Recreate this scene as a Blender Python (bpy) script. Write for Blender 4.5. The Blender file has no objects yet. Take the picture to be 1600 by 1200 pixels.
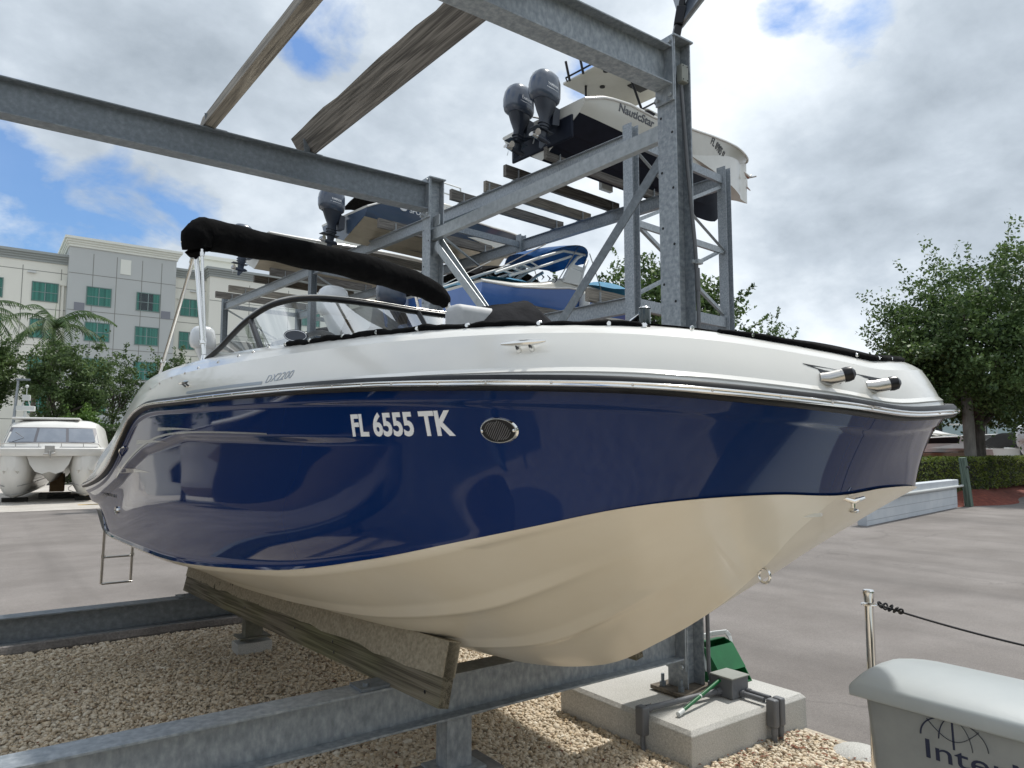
import bpy, math, random
import numpy as np
from mathutils import Vector, Matrix, noise as mnoise
from mathutils.bvhtree import BVHTree
R = math.radians
SC = bpy.context.scene
COL = SC.collection

# ------------------------------------------------------------ camera, sky, sun, exposure
cam_d = bpy.data.cameras.new('camera')
cam = bpy.data.objects.new('camera', cam_d); COL.objects.link(cam)
cam.location = (0, 0, 1.6)
cam.rotation_euler = (R(90 + 5.3), 0, R(53.6 - 90))
cam_d.sensor_width = 36.0
cam_d.lens = 36.0 * 1135.0 / 1600.0
cam_d.clip_start = 0.05; cam_d.clip_end = 2000
SC.camera = cam
SC.view_settings.view_transform = 'Standard'
SC.view_settings.look = 'None'
SC.view_settings.exposure = 0.55
SC.view_settings.gamma = 1.0
SC.view_settings.use_curve_mapping = False

SUN_AZ, SUN_EL = 12.0, 62.0          # azimuth counted from +X towards +Y
def sky_world():
    w = bpy.data.worlds.new('World'); SC.world = w; w.use_nodes = True
    nt = w.node_tree; N = nt.nodes; L = nt.links; N.clear()
    def nd(t, **k):
        n = N.new(t)
        for a, b in k.items(): setattr(n, a, b)
        return n
    def math_(op, a, b=None, c=None, clamp=False):
        n = nd('ShaderNodeMath', operation=op, use_clamp=clamp)
        for i, q in enumerate((a, b, c)):
            if q is None: continue
            if isinstance(q, (int, float)): n.inputs[i].default_value = q
            else: L.new(q, n.inputs[i])
        return n.outputs[0]
    out = nd('ShaderNodeOutputWorld')
    tc = nd('ShaderNodeTexCoord'); D = tc.outputs['Generated']
    sky = nd('ShaderNodeTexSky', sky_type='NISHITA', sun_disc=False)
    sky.sun_elevation = R(SUN_EL); sky.sun_rotation = R(90 - SUN_AZ); sky.air_density = 1.3; sky.dust_density = 0.6
    tint = nd('ShaderNodeMix', data_type='RGBA', blend_type='MULTIPLY'); tint.inputs[0].default_value = 1; tint.inputs[7].default_value = (.50, .74, 1.05, 1); L.new(sky.outputs[0], tint.inputs[6])
    bg1 = nd('ShaderNodeBackground'); L.new(tint.outputs[2], bg1.inputs[0]); bg1.inputs[1].default_value = 0.09
    sep = nd('ShaderNodeSeparateXYZ'); L.new(D, sep.inputs[0])
    zz = math_('ADD', math_('MAXIMUM', sep.outputs[2], 0.0), 0.5)
    cmb = nd('ShaderNodeCombineXYZ')
    L.new(math_('DIVIDE', sep.outputs[0], zz), cmb.inputs[0]); L.new(math_('DIVIDE', sep.outputs[1], zz), cmb.inputs[1])
    L.new(math_('MULTIPLY', sep.outputs[2], 0.8), cmb.inputs[2])
    def noise(scale, detail, rough, off=(0, 0, 0), dist=0.0):
        mp = nd('ShaderNodeMapping'); mp.inputs['Location'].default_value = off
        L.new(cmb.outputs[0], mp.inputs[0])
        n = nd('ShaderNodeTexNoise'); n.inputs['Scale'].default_value = scale; n.inputs['Detail'].default_value = detail
        n.inputs['Roughness'].default_value = rough; n.inputs['Distortion'].default_value = dist
        L.new(mp.outputs[0], n.inputs[0]); return n.outputs[0]
    nbig = noise(1.5, 3, 0.5, (3.1, 0.7, 0)); nwisp = noise(5.5, 8, 0.55, (2.2, 9.1, 4), 0.5); nmid = noise(4.0, 9, 0.56, (0.3, 5.2, 1), 0.15); nfine = noise(13.0, 10, 0.6, (7, 1, 2), 0.1)
    def lobe(v, w):          # a soft patch of sky round the direction v, w = half width in cosine
        dt = nd('ShaderNodeVectorMath', operation='DOT_PRODUCT'); L.new(D, dt.inputs[0]); dt.inputs[1].default_value = Vector(v).normalized()
        return math_('MULTIPLY', math_('SUBTRACT', dt.outputs['Value'], 1 - w), 1 / w, clamp=True)
    holes = [((0.115, 0.955, 0.276), 0.0045, 1.0), ((0.03, 0.963, 0.268), 0.005, 1.0), ((0.165, 0.94, 0.288), 0.0022, .95), ((-.03, .95, .30), .006, .9), ((0.318, 0.797, 0.514), 0.0016, 1.05), ((0.298, 0.816, 0.496), 0.0011, 1.0), ((0.600, 0.640, 0.480), 0.0013, 1.0), ((0.736, 0.452, 0.503), 0.0010, .62), ((0.783, 0.407, 0.471), 0.0010, .60), ((-.5, .5, .6), .06, .9), ((-.7, -.4, .55), .05, .9)]
    s = None
    for v, w_, k in holes:
        m = math_('MULTIPLY', lobe(v, w_ * 1.6), k)
        s = m if s is None else math_('MAXIMUM', s, m)
    edge = math_('ADD', math_('MULTIPLY', nwisp, 2.6), math_('MULTIPLY', nfine, 0.9))
    hole = math_('SUBTRACT', math_('MULTIPLY', s, 1.0), math_('SUBTRACT', edge, 1.33))
    hm = math_('MULTIPLY', math_('MULTIPLY', math_('ADD', hole, -.02), 1.7, clamp=True), math_('MULTIPLY', s, 5, clamp=True))
    cmask = math_('SUBTRACT', 1.0, math_('MULTIPLY', hm, 0.88))
    # brightness of the cloud sheet
    dark = math_('ADD', math_('MULTIPLY', lobe((0.885, 0.345, 0.31), 0.040), 0.33), math_('MULTIPLY', lobe((0.10, 0.93, 0.37), 0.012), 0.22))
    dark = math_('ADD', dark, math_('MULTIPLY', lobe((0.80, 0.50, 0.30), 0.012), 0.14))
    dark = math_('ADD', dark, math_('MULTIPLY', lobe((0.20, 0.90, 0.40), 0.04), 0.12))
    bri = math_('ADD', math_('MULTIPLY', lobe((0.755, 0.485, 0.44), 0.012), 0.26), math_('MULTIPLY', lobe((0.881, 0.433, 0.19), 0.010), 0.20))
    t = math_('ADD', math_('MULTIPLY', nbig, 0.75), math_('MULTIPLY', nmid, 0.9))
    t = math_('ADD', t, math_('MULTIPLY', nfine, 0.28))
    t = math_('ADD', math_('SUBTRACT', t, dark), bri)
    rp = nd('ShaderNodeValToRGB'); L.new(math_('SUBTRACT', t, 0.42), rp.inputs[0])
    cr = rp.color_ramp; cr.elements[0].position = 0.12; cr.elements[0].color = (0.27, 0.315, 0.365, 1)
    cr.elements[1].position = 0.92; cr.elements[1].color = (0.84, 0.86, 0.885, 1)
    e = cr.elements.new(0.38); e.color = (0.42, 0.475, 0.535, 1)
    e = cr.elements.new(0.6); e.color = (0.61, 0.665, 0.72, 1)
    bg2 = nd('ShaderNodeBackground'); L.new(rp.outputs[0], bg2.inputs[0]); bg2.inputs[1].default_value = 0.98
    mx = nd('ShaderNodeMixShader'); L.new(cmask, mx.inputs[0]); L.new(bg1.outputs[0], mx.inputs[1]); L.new(bg2.outputs[0], mx.inputs[2])
    L.new(mx.outputs[0], out.inputs[0])
sky_world()
sun_d = bpy.data.lights.new('sun', 'SUN'); sun_d.energy = 2.3; sun_d.angle = R(2.5); sun_d.color = (1.0, 0.965, 0.90)
sun = bpy.data.objects.new('sun', sun_d); COL.objects.link(sun)
_sd = Vector((math.cos(R(SUN_EL)) * math.cos(R(SUN_AZ)), math.cos(R(SUN_EL)) * math.sin(R(SUN_AZ)), math.sin(R(SUN_EL))))
sun.rotation_euler = _sd.to_track_quat('Z', 'Y').to_euler()
sun.location = (0, 0, 30)

# ------------------------------------------------------------ naming helpers
def tag(o, label=None, cat=None, group=None, kind=None):
    if label: o['label'] = label
    if cat: o['category'] = cat
    if group: o['group'] = group
    if kind: o['kind'] = kind
    return o
def thing(name, label, cat, loc=(0, 0, 0), rz=0.0, group=None):
    o = bpy.data.objects.new(name, None); COL.objects.link(o)
    o.location = loc; o.rotation_euler = (0, 0, rz); o.empty_display_size = 0.2
    return tag(o, label, cat, group)
def kids(o): return [c for c in COL.objects if c.parent == o]
def copy_tree(o, parent=None):
    c = o.copy(); COL.objects.link(c); c.parent = parent
    for k in kids(o): copy_tree(k, c)
    return c

# ------------------------------------------------------------ mesh builder
def V(*a): return Vector(a[0] if len(a) == 1 else a)
def frame(p0, p1, up=(0, 0, 1)):
    a = (V(p1) - V(p0)); L_ = a.length; a = a / L_
    s = a.cross(V(up))
    if s.length < 1e-4: s = a.cross(V(1, 0, 0))
    s.normalize(); u = s.cross(a).normalized()
    return a, s, u, L_
def I_prof(w, h, tf, tw):
    w /= 2; h /= 2; t = tw / 2
    return [(-w, -h), (w, -h), (w, -h + tf), (t, -h + tf), (t, h - tf), (w, h - tf), (w, h), (-w, h), (-w, h - tf), (-t, h - tf), (-t, -h + tf), (-w, -h + tf)]
def L_prof(a, t, sx=1, sy=1):
    p = [(0, 0), (a, 0), (a, t), (t, t), (t, a), (0, a)]
    p = [(x * sx, y * sy) for x, y in p]
    return p if sx * sy > 0 else p[::-1]
def C_prof(w, h, t, sx=1):
    h /= 2
    p = [(0, -h), (w, -h), (w, -h + t), (t, -h + t), (t, h - t), (w, h - t), (w, h), (0, h)]
    p = [(x * sx, y) for x, y in p]
    return p if sx > 0 else p[::-1]
class MB:
    def __init__(s, off=(0, 0, 0)):
        s.v = []; s.f = []; s.m = []; s.g = []; s.off = V(off)
    def add(s, vs, fs, m=0, g=None):
        n = len(s.v); s.v += [tuple(V(p) - s.off) for p in vs]
        s.g += [tuple(q) for q in g] if g is not None else [tuple(p) for p in vs]
        s.f += [tuple(i + n for i in f) for f in fs]; s.m += [m] * len(fs); return s
    def box(s, c, d, rot=None, m=0, taper=1.0):
        hx, hy, hz = d[0] / 2, d[1] / 2, d[2] / 2; P = []
        for z in (-1, 1):
            k = taper if z > 0 else 1.0
            for x, y in ((-1, -1), (1, -1), (1, 1), (-1, 1)):
                P.append(V(x * hx * k, y * hy * k, z * hz))
        g = [tuple(p) for p in P]
        if rot is not None: P = [rot @ p for p in P]
        return s.add([p + V(c) for p in P], [(3, 2, 1, 0), (4, 5, 6, 7), (0, 1, 5, 4), (1, 2, 6, 5), (2, 3, 7, 6), (3, 0, 4, 7)], m, g)
    def prof(s, p0, p1, poly, up=(0, 0, 1), m=0, nseg=1, wob=0.0):
        a, sd, u, L_ = frame(p0, p1, up); n = len(poly); P = []; g = []
        for k in range(nseg + 1):
            t = k / nseg
            for x, y in poly:
                q = V(p0) + a * (L_ * t) + sd * x + u * y
                P.append(q); g.append((L_ * t, x, y))
        F = []
        for k in range(nseg):
            for i in range(n):
                j = (i + 1) % n; b = k * n
                F.append((b + i, b + n + i, b + n + j, b + j))
        if n <= 4:
            F.append(tuple(range(n))); F.append(tuple(nseg * n + i for i in range(n))[::-1])
        else:
            F.append(tuple(range(n))); F.append(tuple(nseg * n + i for i in range(n))[::-1])
        return s.add(P, F, m, g)
    def bar(s, p0, p1, w, h, up=(0, 0, 1), m=0, nseg=1):
        w /= 2; h /= 2
        return s.prof(p0, p1, [(-w, -h), (w, -h), (w, h), (-w, h)], up, m, nseg)
    def tube(s, pts, r, n=8, m=0, caps=True, up=(0, 0, 1), flat=1.0, closed=False):
        pts = [V(p) for p in pts]; K = len(pts); rr = r if hasattr(r, '__len__') else [r] * K
        P = []; g = []; prev = None; acc = 0
        for k in range(K):
            if closed: a = pts[(k + 1) % K] - pts[k - 1]
            else: a = pts[min(k + 1, K - 1)] - pts[max(k - 1, 0)]
            a = a.normalized() if a.length > 1e-9 else V(0, 0, 1)
            if prev is None:
                sd = a.cross(V(up))
                if sd.length < 1e-3: sd = a.cross(V(1, 0, 0))
            else: sd = prev - a * prev.dot(a)
            sd.normalize(); prev = sd; u = sd.cross(a)
            if k: acc += (pts[k] - pts[k - 1]).length
            for i in range(n):
                t = 2 * math.pi * i / n
                P.append(pts[k] + (sd * math.cos(t) + u * math.sin(t) * flat) * rr[k]); g.append((acc, math.cos(t) * rr[k], math.sin(t) * rr[k]))
        F = []
        for k in range(K if closed else K - 1):
            k2 = (k + 1) % K
            for i in range(n):
                j = (i + 1) % n; F.append((k * n + i, k * n + j, k2 * n + j, k2 * n + i))
        if caps and not closed:
            F.append(tuple(range(n))[::-1]); F.append(tuple((K - 1) * n + i for i in range(n)))
        return s.add(P, F, m, g)
    def cyl(s, p0, p1, r, n=14, m=0): return s.tube([p0, p1], r, n, m)
    def ball(s, c, r, n=12, m=0, sc=(1, 1, 1)):
        P = []; F = []; K = max(4, n // 2 + 1)
        for k in range(K):
            ph = math.pi * k / (K - 1)
            for i in range(n):
                t = 2 * math.pi * i / n
                P.append(V(c) + V(math.sin(ph) * math.cos(t) * r * sc[0], math.sin(ph) * math.sin(t) * r * sc[1], math.cos(ph) * r * sc[2]))
        for k in range(K - 1):
            for i in range(n):
                j = (i + 1) % n; F.append((k * n + i, (k + 1) * n + i, (k + 1) * n + j, k * n + j))
        return s.add(P, F, m)
    def grid(s, G, m=0, closed=False, flip=False):
        a = len(G); b = len(G[0]); P = [p for row in G for p in row]; F = []
        for i in range(a - 1):
            for j in range(b if closed else b - 1):
                j2 = (j + 1) % b
                q = (i * b + j, i * b + j2, (i + 1) * b + j2, (i + 1) * b + j)
                F.append(q[::-1] if flip else q)
        return s.add(P, F, m)
    def poly(s, pts, m=0): return s.add(pts, [tuple(range(len(pts)))], m)
    def plate(s, pts, th, m=0):        # flat polygon given thickness along its normal
        pts = [V(p) for p in pts]; n = V(0, 0, 0)
        for i in range(len(pts)): n += pts[i].cross(pts[(i + 1) % len(pts)])
        n = n.normalized() * th / 2; k = len(pts)
        P = [p + n for p in pts] + [p - n for p in pts]
        F = [tuple(range(k)), tuple(range(2 * k - 1, k - 1, -1))] + [(i, k + i, k + (i + 1) % k, (i + 1) % k) for i in range(k)]
        return s.add(P, F, m)
    def lathe(s, prof, c=(0, 0, 0), n=20, m=0, axis='z'):
        G = []
        for r_, z_ in prof:
            row = []
            for i in range(n):
                t = 2 * math.pi * i / n; x, y = r_ * math.cos(t), r_ * math.sin(t)
                q = {'z': V(x, y, z_), 'x': V(z_, x, y), 'y': V(y, z_, x)}[axis]
                row.append(q + V(c))
            G.append(row)
        return s.grid(G, m, closed=True, flip=True)
    def build(s, name, mats, parent=None, label=None, cat=None, group=None, kind=None, smooth=35, bevel=0, seg=2, sol=0):
        me = bpy.data.meshes.new(name); me.from_pydata(s.v, [], s.f)
        if not isinstance(mats, (list, tuple)): mats = [mats]
        for q in mats: me.materials.append(q)
        me.polygons.foreach_set('material_index', s.m)
        at = me.attributes.new('gl', 'FLOAT_VECTOR', 'POINT'); at.data.foreach_set('vector', [c for p in s.g for c in p])
        if smooth:
            me.polygons.foreach_set('use_smooth', [True] * len(me.polygons)); me.set_sharp_from_angle(angle=R(smooth))
        me.validate(); me.update()
        o = bpy.data.objects.new(name, me); COL.objects.link(o)
        if parent is not None: o.parent = parent
        tag(o, label, cat, group, kind)
        if sol:
            md = o.modifiers.new('s', 'SOLIDIFY'); md.thickness = sol; md.offset = -1
        if bevel:
            md = o.modifiers.new('b', 'BEVEL'); md.width = bevel; md.segments = seg; md.limit_method = 'ANGLE'; md.angle_limit = R(35); md.harden_normals = False
        return o
def np_mesh(name, verts, quads, mat, parent=None, smooth=False):
    me = bpy.data.meshes.new(name); nv = len(verts); nf, k = quads.shape
    me.vertices.add(nv); me.vertices.foreach_set('co', np.ascontiguousarray(verts, dtype=np.float32).ravel())
    me.loops.add(nf * k); me.loops.foreach_set('vertex_index', np.ascontiguousarray(quads, dtype=np.int32).ravel())
    me.polygons.add(nf); me.polygons.foreach_set('loop_start', np.arange(0, nf * k, k, dtype=np.int32)); me.polygons.foreach_set('loop_total', np.full(nf, k, dtype=np.int32))
    if smooth: me.polygons.foreach_set('use_smooth', np.ones(nf, dtype=bool))
    me.update(calc_edges=True); me.materials.append(mat)
    o = bpy.data.objects.new(name, me); COL.objects.link(o)
    if parent is not None: o.parent = parent
    return o
def text_geo(st, size, xs=1.0, bold=0.0, shear=0.0, spacing=1.0):
    cu = bpy.data.curves.new('t', 'FONT'); cu.body = st; cu.size = size; cu.offset = bold * size; cu.shear = shear; cu.space_character = spacing; cu.resolution_u = 4
    ob = bpy.data.objects.new('t', cu); COL.objects.link(ob)
    me = ob.to_mesh(); vs = [(v.co.x * xs, v.co.y) for v in me.vertices]; fs = [tuple(p.vertices) for p in me.polygons]
    ob.to_mesh_clear(); bpy.data.objects.remove(ob); bpy.data.curves.remove(cu)
    return vs, fs
def lettering(st, size, fn, name, mat, parent, xs=1.0, bold=0.02, shear=0.0, spacing=1.0, th=0.0008, label=None):
    vs, fs = text_geo(st, size, xs, bold, shear, spacing)
    mb = MB(); n = len(vs); top = []; bot = []
    for x, y in vs:
        p, nn = fn(x, y); top.append(p + nn * th * 2); bot.append(p - nn * th)
    from collections import Counter
    cnt = Counter()
    for f in fs:
        for i in range(len(f)): cnt[(f[i], f[(i + 1) % len(f)])] += 1
    side = [(a + n, b + n, b, a) for (a, b) in cnt if (b, a) not in cnt]
    mb.add(top + bot, list(fs) + side)
    return mb.build(name, mat, parent, label=label, smooth=0)
def catmull(pts, n):
    pts = [np.array(p, float) for p in pts]; K = len(pts); out = []
    for i in range(n):
        t = i / (n - 1) * (K - 1); k = min(int(t), K - 2); f = t - k
        p1, p2 = pts[k], pts[k + 1]; p0 = pts[k - 1] if k else 2 * p1 - p2; p3 = pts[k + 2] if k + 2 < K else 2 * p2 - p1
        out.append(0.5 * ((2 * p1) + (-p0 + p2) * f + (2 * p0 - 5 * p1 + 4 * p2 - p3) * f * f + (-p0 + 3 * p1 - 3 * p2 + p3) * f ** 3))
    return out
def sstep(a, b, x):
    t = max(0.0, min(1.0, (x - a) / (b - a))); return t * t * (3 - 2 * t)

# ------------------------------------------------------------ materials
def mat(name, c1, c2=None, rough=0.5, metal=0.0, scale=5.0, detail=6, bump=0.0, bscale=None, coat=0.0, coord='Object', stretch=(1, 1, 1), c3=None, spec=0.5, sheen=0.0, rvar=0.0, island=0.0, trans=0.0, ramp=(0.35, 0.65), attr=None, bdist=0.01):
    m = bpy.data.materials.new(name); m.use_nodes = True
    nt = m.node_tree; N = nt.nodes; L = nt.links; b = N['Principled BSDF']
    b.inputs['Roughness'].default_value = rough; b.inputs['Metallic'].default_value = metal
    b.inputs['Specular IOR Level'].default_value = spec
    b.inputs['Coat Weight'].default_value = coat; b.inputs['Coat Roughness'].default_value = 0.03
    b.inputs['Sheen Weight'].default_value = sheen
    b.inputs['Base Color'].default_value = (*c1, 1)
    if c2 is None and not bump: return m
    if attr:
        a = N.new('ShaderNodeAttribute'); a.attribute_name = attr; src = a.outputs['Vector']
    else:
        tc = N.new('ShaderNodeTexCoord'); src = tc.outputs[coord]
    mp = N.new('ShaderNodeMapping'); mp.inputs['Scale'].default_value = stretch; L.new(src, mp.inputs[0])
    n1 = N.new('ShaderNodeTexNoise'); n1.inputs['Scale'].default_value = scale; n1.inputs['Detail'].default_value = detail; n1.inputs['Roughness'].default_value = 0.6
    L.new(mp.outputs[0], n1.inputs[0])
    if c2 is not None:
        rp = N.new('ShaderNodeValToRGB'); cr = rp.color_ramp
        cr.elements[0].position, cr.elements[1].position = ramp
        cr.elements[0].color = (*c1, 1); cr.elements[1].color = (*c2, 1)
        if c3 is not None:
            e = cr.elements.new((ramp[0] + ramp[1]) / 2); e.color = (*c2, 1); cr.elements[-1].color = (*c3, 1)
        L.new(n1.outputs[0], rp.inputs[0]); col = rp.outputs[0]
        if island:
            gi = N.new('ShaderNodeNewGeometry'); hs = N.new('ShaderNodeHueSaturation'); mr = N.new('ShaderNodeMapRange')
            mr.inputs[3].default_value = 1 - island; mr.inputs[4].default_value = 1 + island
            L.new(gi.outputs['Random Per Island'], mr.inputs[0]); L.new(mr.outputs[0], hs.inputs['Value']); L.new(col, hs.inputs['Color']); col = hs.outputs[0]
        L.new(col, b.inputs['Base Color'])
    if rvar:
        mr = N.new('ShaderNodeMapRange'); mr.inputs[3].default_value = max(0.02, rough - rvar); mr.inputs[4].default_value = rough + rvar
        L.new(n1.outputs[0], mr.inputs[0]); L.new(mr.outputs[0], b.inputs['Roughness'])
    if bump:
        n2 = N.new('ShaderNodeTexNoise'); n2.inputs['Scale'].default_value = bscale or scale * 4; n2.inputs['Detail'].default_value = 5
        L.new(mp.outputs[0], n2.inputs[0])
        bp = N.new('ShaderNodeBump'); bp.inputs['Strength'].default_value = bump; bp.inputs['Distance'].default_value = bdist
        L.new(n2.outputs[0], bp.inputs['Height']); L.new(bp.outputs[0], b.inputs['Normal'])
    return m
def wood_mat(name, c1, c2, c3, green=None):
    m = bpy.data.materials.new(name); m.use_nodes = True
    nt = m.node_tree; N = nt.nodes; L = nt.links; b = N['Principled BSDF']; b.inputs['Roughness'].default_value = 0.85
    a = N.new('ShaderNodeAttribute'); a.attribute_name = 'gl'
    mp = N.new('ShaderNodeMapping'); mp.inputs['Scale'].default_value = (0.38, 9, 9); L.new(a.outputs['Vector'], mp.inputs[0])
    nz = N.new('ShaderNodeTexNoise'); nz.inputs['Scale'].default_value = 1.3; nz.inputs['Detail'].default_value = 2; L.new(mp.outputs[0], nz.inputs[0])
    wv = N.new('ShaderNodeMath'); wv.operation = 'MULTIPLY'; wv.inputs[1].default_value = 44.0; L.new(nz.outputs[0], wv.inputs[0])
    sn = N.new('ShaderNodeMath'); sn.operation = 'SINE'; L.new(wv.outputs[0], sn.inputs[0])
    mp2 = N.new('ShaderNodeMapping'); mp2.inputs['Scale'].default_value = (2.2, 180, 180); L.new(a.outputs['Vector'], mp2.inputs[0])
    n2 = N.new('ShaderNodeTexNoise'); n2.inputs['Scale'].default_value = 1.0; n2.inputs['Detail'].default_value = 4; L.new(mp2.outputs[0], n2.inputs[0])
    ad = N.new('ShaderNodeMath'); ad.operation = 'MULTIPLY_ADD'; ad.inputs[1].default_value = 0.15; L.new(sn.outputs[0], ad.inputs[0]); L.new(n2.outputs[0], ad.inputs[2])
    rp = N.new('ShaderNodeValToRGB'); cr = rp.color_ramp; cr.elements[0].position = 0.25; cr.elements[0].color = (*c1, 1); cr.elements[1].position = 0.85; cr.elements[1].color = (*c3, 1)
    e = cr.elements.new(0.5); e.color = (*c2, 1)
    L.new(ad.outputs[0], rp.inputs[0]); col = rp.outputs[0]
    if green:
        n3 = N.new('ShaderNodeTexNoise'); n3.inputs['Scale'].default_value = 1.4; L.new(a.outputs['Vector'], n3.inputs[0])
        r3 = N.new('ShaderNodeMapRange'); r3.inputs[1].default_value = 0.42; r3.inputs[2].default_value = 0.6; L.new(n3.outputs[0], r3.inputs[0])
        mx = N.new('ShaderNodeMix'); mx.data_type = 'RGBA'; mx.blend_type = 'MULTIPLY'; mx.inputs[7].default_value = (*green, 1)
        L.new(r3.outputs[0], mx.inputs[0]); L.new(col, mx.inputs[6]); col = mx.outputs[2]
    L.new(col, b.inputs['Base Color'])
    bp = N.new('ShaderNodeBump'); bp.inputs['Strength'].default_value = 0.6; bp.inputs['Distance'].default_value = 0.004
    L.new(ad.outputs[0], bp.inputs['Height']); L.new(bp.outputs[0], b.inputs['Normal'])
    return m
def glass_mat(name, tint=(0.86, 0.92, 0.92), rough=0.02):
    m = bpy.data.materials.new(name); m.use_nodes = True
    nt = m.node_tree; N = nt.nodes; L = nt.links; N.remove(N['Principled BSDF'])
    t = N.new('ShaderNodeBsdfTransparent'); t.inputs[0].default_value = (*tint, 1)
    g = N.new('ShaderNodeBsdfGlossy'); g.inputs['Roughness'].default_value = rough
    fr = N.new('ShaderNodeFresnel'); fr.inputs[0].default_value = 1.5
    mx = N.new('ShaderNodeMixShader'); ml = N.new('ShaderNodeMath'); ml.operation = 'MULTIPLY'; ml.inputs[1].default_value = .55; L.new(fr.outputs[0], ml.inputs[0]); L.new(ml.outputs[0], mx.inputs[0]); L.new(t.outputs[0], mx.inputs[1]); L.new(g.outputs[0], mx.inputs[2])
    L.new(mx.outputs[0], N['Material Output'].inputs[0]); return m
def leaf_mat(name, dark, light, var=0.35):
    m = bpy.data.materials.new(name); m.use_nodes = True
    nt = m.node_tree; N = nt.nodes; L = nt.links; b = N['Principled BSDF']; b.inputs['Roughness'].default_value = 0.55
    gi = N.new('ShaderNodeNewGeometry'); tc = N.new('ShaderNodeTexCoord')
    n = N.new('ShaderNodeTexNoise'); n.inputs['Scale'].default_value = 0.9; n.inputs['Detail'].default_value = 3; L.new(tc.outputs['Object'], n.inputs[0])
    ad = N.new('ShaderNodeMath'); ad.operation = 'MULTIPLY_ADD'; ad.inputs[1].default_value = var; L.new(gi.outputs['Random Per Island'], ad.inputs[0]); L.new(n.outputs[0], ad.inputs[2])
    rp = N.new('ShaderNodeValToRGB'); cr = rp.color_ramp; cr.elements[0].position = 0.42; cr.elements[0].color = (*dark, 1); cr.elements[1].position = 0.95; cr.elements[1].color = (*light, 1)
    L.new(ad.outputs[0], rp.inputs[0]); L.new(rp.outputs[0], b.inputs['Base Color'])
    tr = N.new('ShaderNodeBsdfTranslucent'); L.new(rp.outputs[0], tr.inputs[0])
    mx = N.new('ShaderNodeMixShader'); mx.inputs[0].default_value = 0.34; L.new(b.outputs[0], mx.inputs[1]); L.new(tr.outputs[0], mx.inputs[2]); L.new(mx.outputs[0], N['Material Output'].inputs[0])
    return m
GALV = mat('galvanised_steel', (0.22, 0.25, 0.275), (0.31, 0.34, 0.37), rough=0.50, metal=0.3, scale=34, detail=8, bump=0.10, bscale=60, c3=(0.42, 0.45, 0.48), rvar=0.12, ramp=(0.34, 0.70), attr='gl', stretch=(1, 1, .55), bdist=0.003)
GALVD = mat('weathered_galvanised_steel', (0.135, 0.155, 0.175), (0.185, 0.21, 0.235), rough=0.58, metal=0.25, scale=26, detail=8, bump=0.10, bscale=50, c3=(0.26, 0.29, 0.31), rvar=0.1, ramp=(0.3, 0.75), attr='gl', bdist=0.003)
GALVL = mat('bright_galvanised_steel', (0.30, 0.33, 0.35), (0.42, 0.45, 0.47), rough=0.45, metal=0.3, scale=20, attr='gl')
WOODG = wood_mat('weathered_timber', (0.065, 0.059, 0.053), (0.15, 0.138, 0.124), (0.26, 0.24, 0.218))
WOODM = wood_mat('mossy_timber', (0.06, 0.052, 0.037), (0.135, 0.12, 0.09), (0.24, 0.215, 0.17), green=(0.84, 0.92, 0.70))
WOODL = wood_mat('pale_timber', (0.12, 0.108, 0.092), (0.25, 0.225, 0.19), (0.36, 0.33, 0.28))
BLUE = mat('navy_gelcoat', (0.0025, 0.020, 0.096), rough=0.04, coat=0.0, spec=0.34, bump=0.010, scale=2.2, bscale=2.2, bdist=0.02)
BOTTOM = mat('cream_gelcoat', (0.82, 0.745, 0.615), (0.88, 0.815, 0.70), rough=0.25, scale=1.3, coat=0.15, bump=0.02, bscale=3, stretch=(1, 1, .5))
WHITE = mat('white_gelcoat', (0.80, 0.785, 0.74), (0.84, 0.825, 0.78), rough=0.18, scale=1.5, coat=0.3, bump=0.008, bscale=3)
WHITE2 = mat('plain_white_gelcoat', (0.72, 0.71, 0.68), (0.78, 0.77, 0.74), rough=0.25, scale=2, coat=0.3)
CHROME = mat('polished_stainless', (0.80, 0.79, 0.77), rough=0.10, metal=1.0)
STEELB = mat('brushed_stainless', (0.55, 0.53, 0.50), rough=0.28, metal=1.0)
RUBBER = mat('black_rubber', (0.010, 0.010, 0.011), (0.018, 0.018, 0.02), rough=0.45, spec=.3, scale=20)
FABRIC = mat('black_canvas', (0.0025, 0.0025, 0.003), (0.005, 0.005, 0.0055), rough=1.0, spec=0.12, scale=14, bump=0.35, bscale=16, stretch=(1, 1, 1), bdist=0.03)
FABG = mat('charcoal_canvas', (0.014, 0.014, 0.016), (0.024, 0.024, 0.027), rough=1.0, spec=.15, scale=12, bump=0.3, bscale=12, bdist=0.03)
BLACKM = mat('black_frame', (0.010, 0.010, 0.012), rough=0.3, spec=0.35)
GLASS = glass_mat('clear_glass')
VINYL = mat('white_vinyl', (0.62, 0.62, 0.62), (0.52, 0.52, 0.52), rough=0.6, scale=9)
LETW = mat('white_lettering', (0.82, 0.83, 0.85), rough=0.4)
LETG = mat('grey_lettering', (0.36, 0.40, 0.46), rough=0.3, metal=0.3)
LETK = mat('dark_lettering', (0.035, 0.04, 0.055), rough=0.4)
SILV = mat('silver_graphic', (0.42, 0.42, 0.41), (0.52, 0.52, 0.51), rough=0.22, metal=0.6, scale=3)
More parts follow.
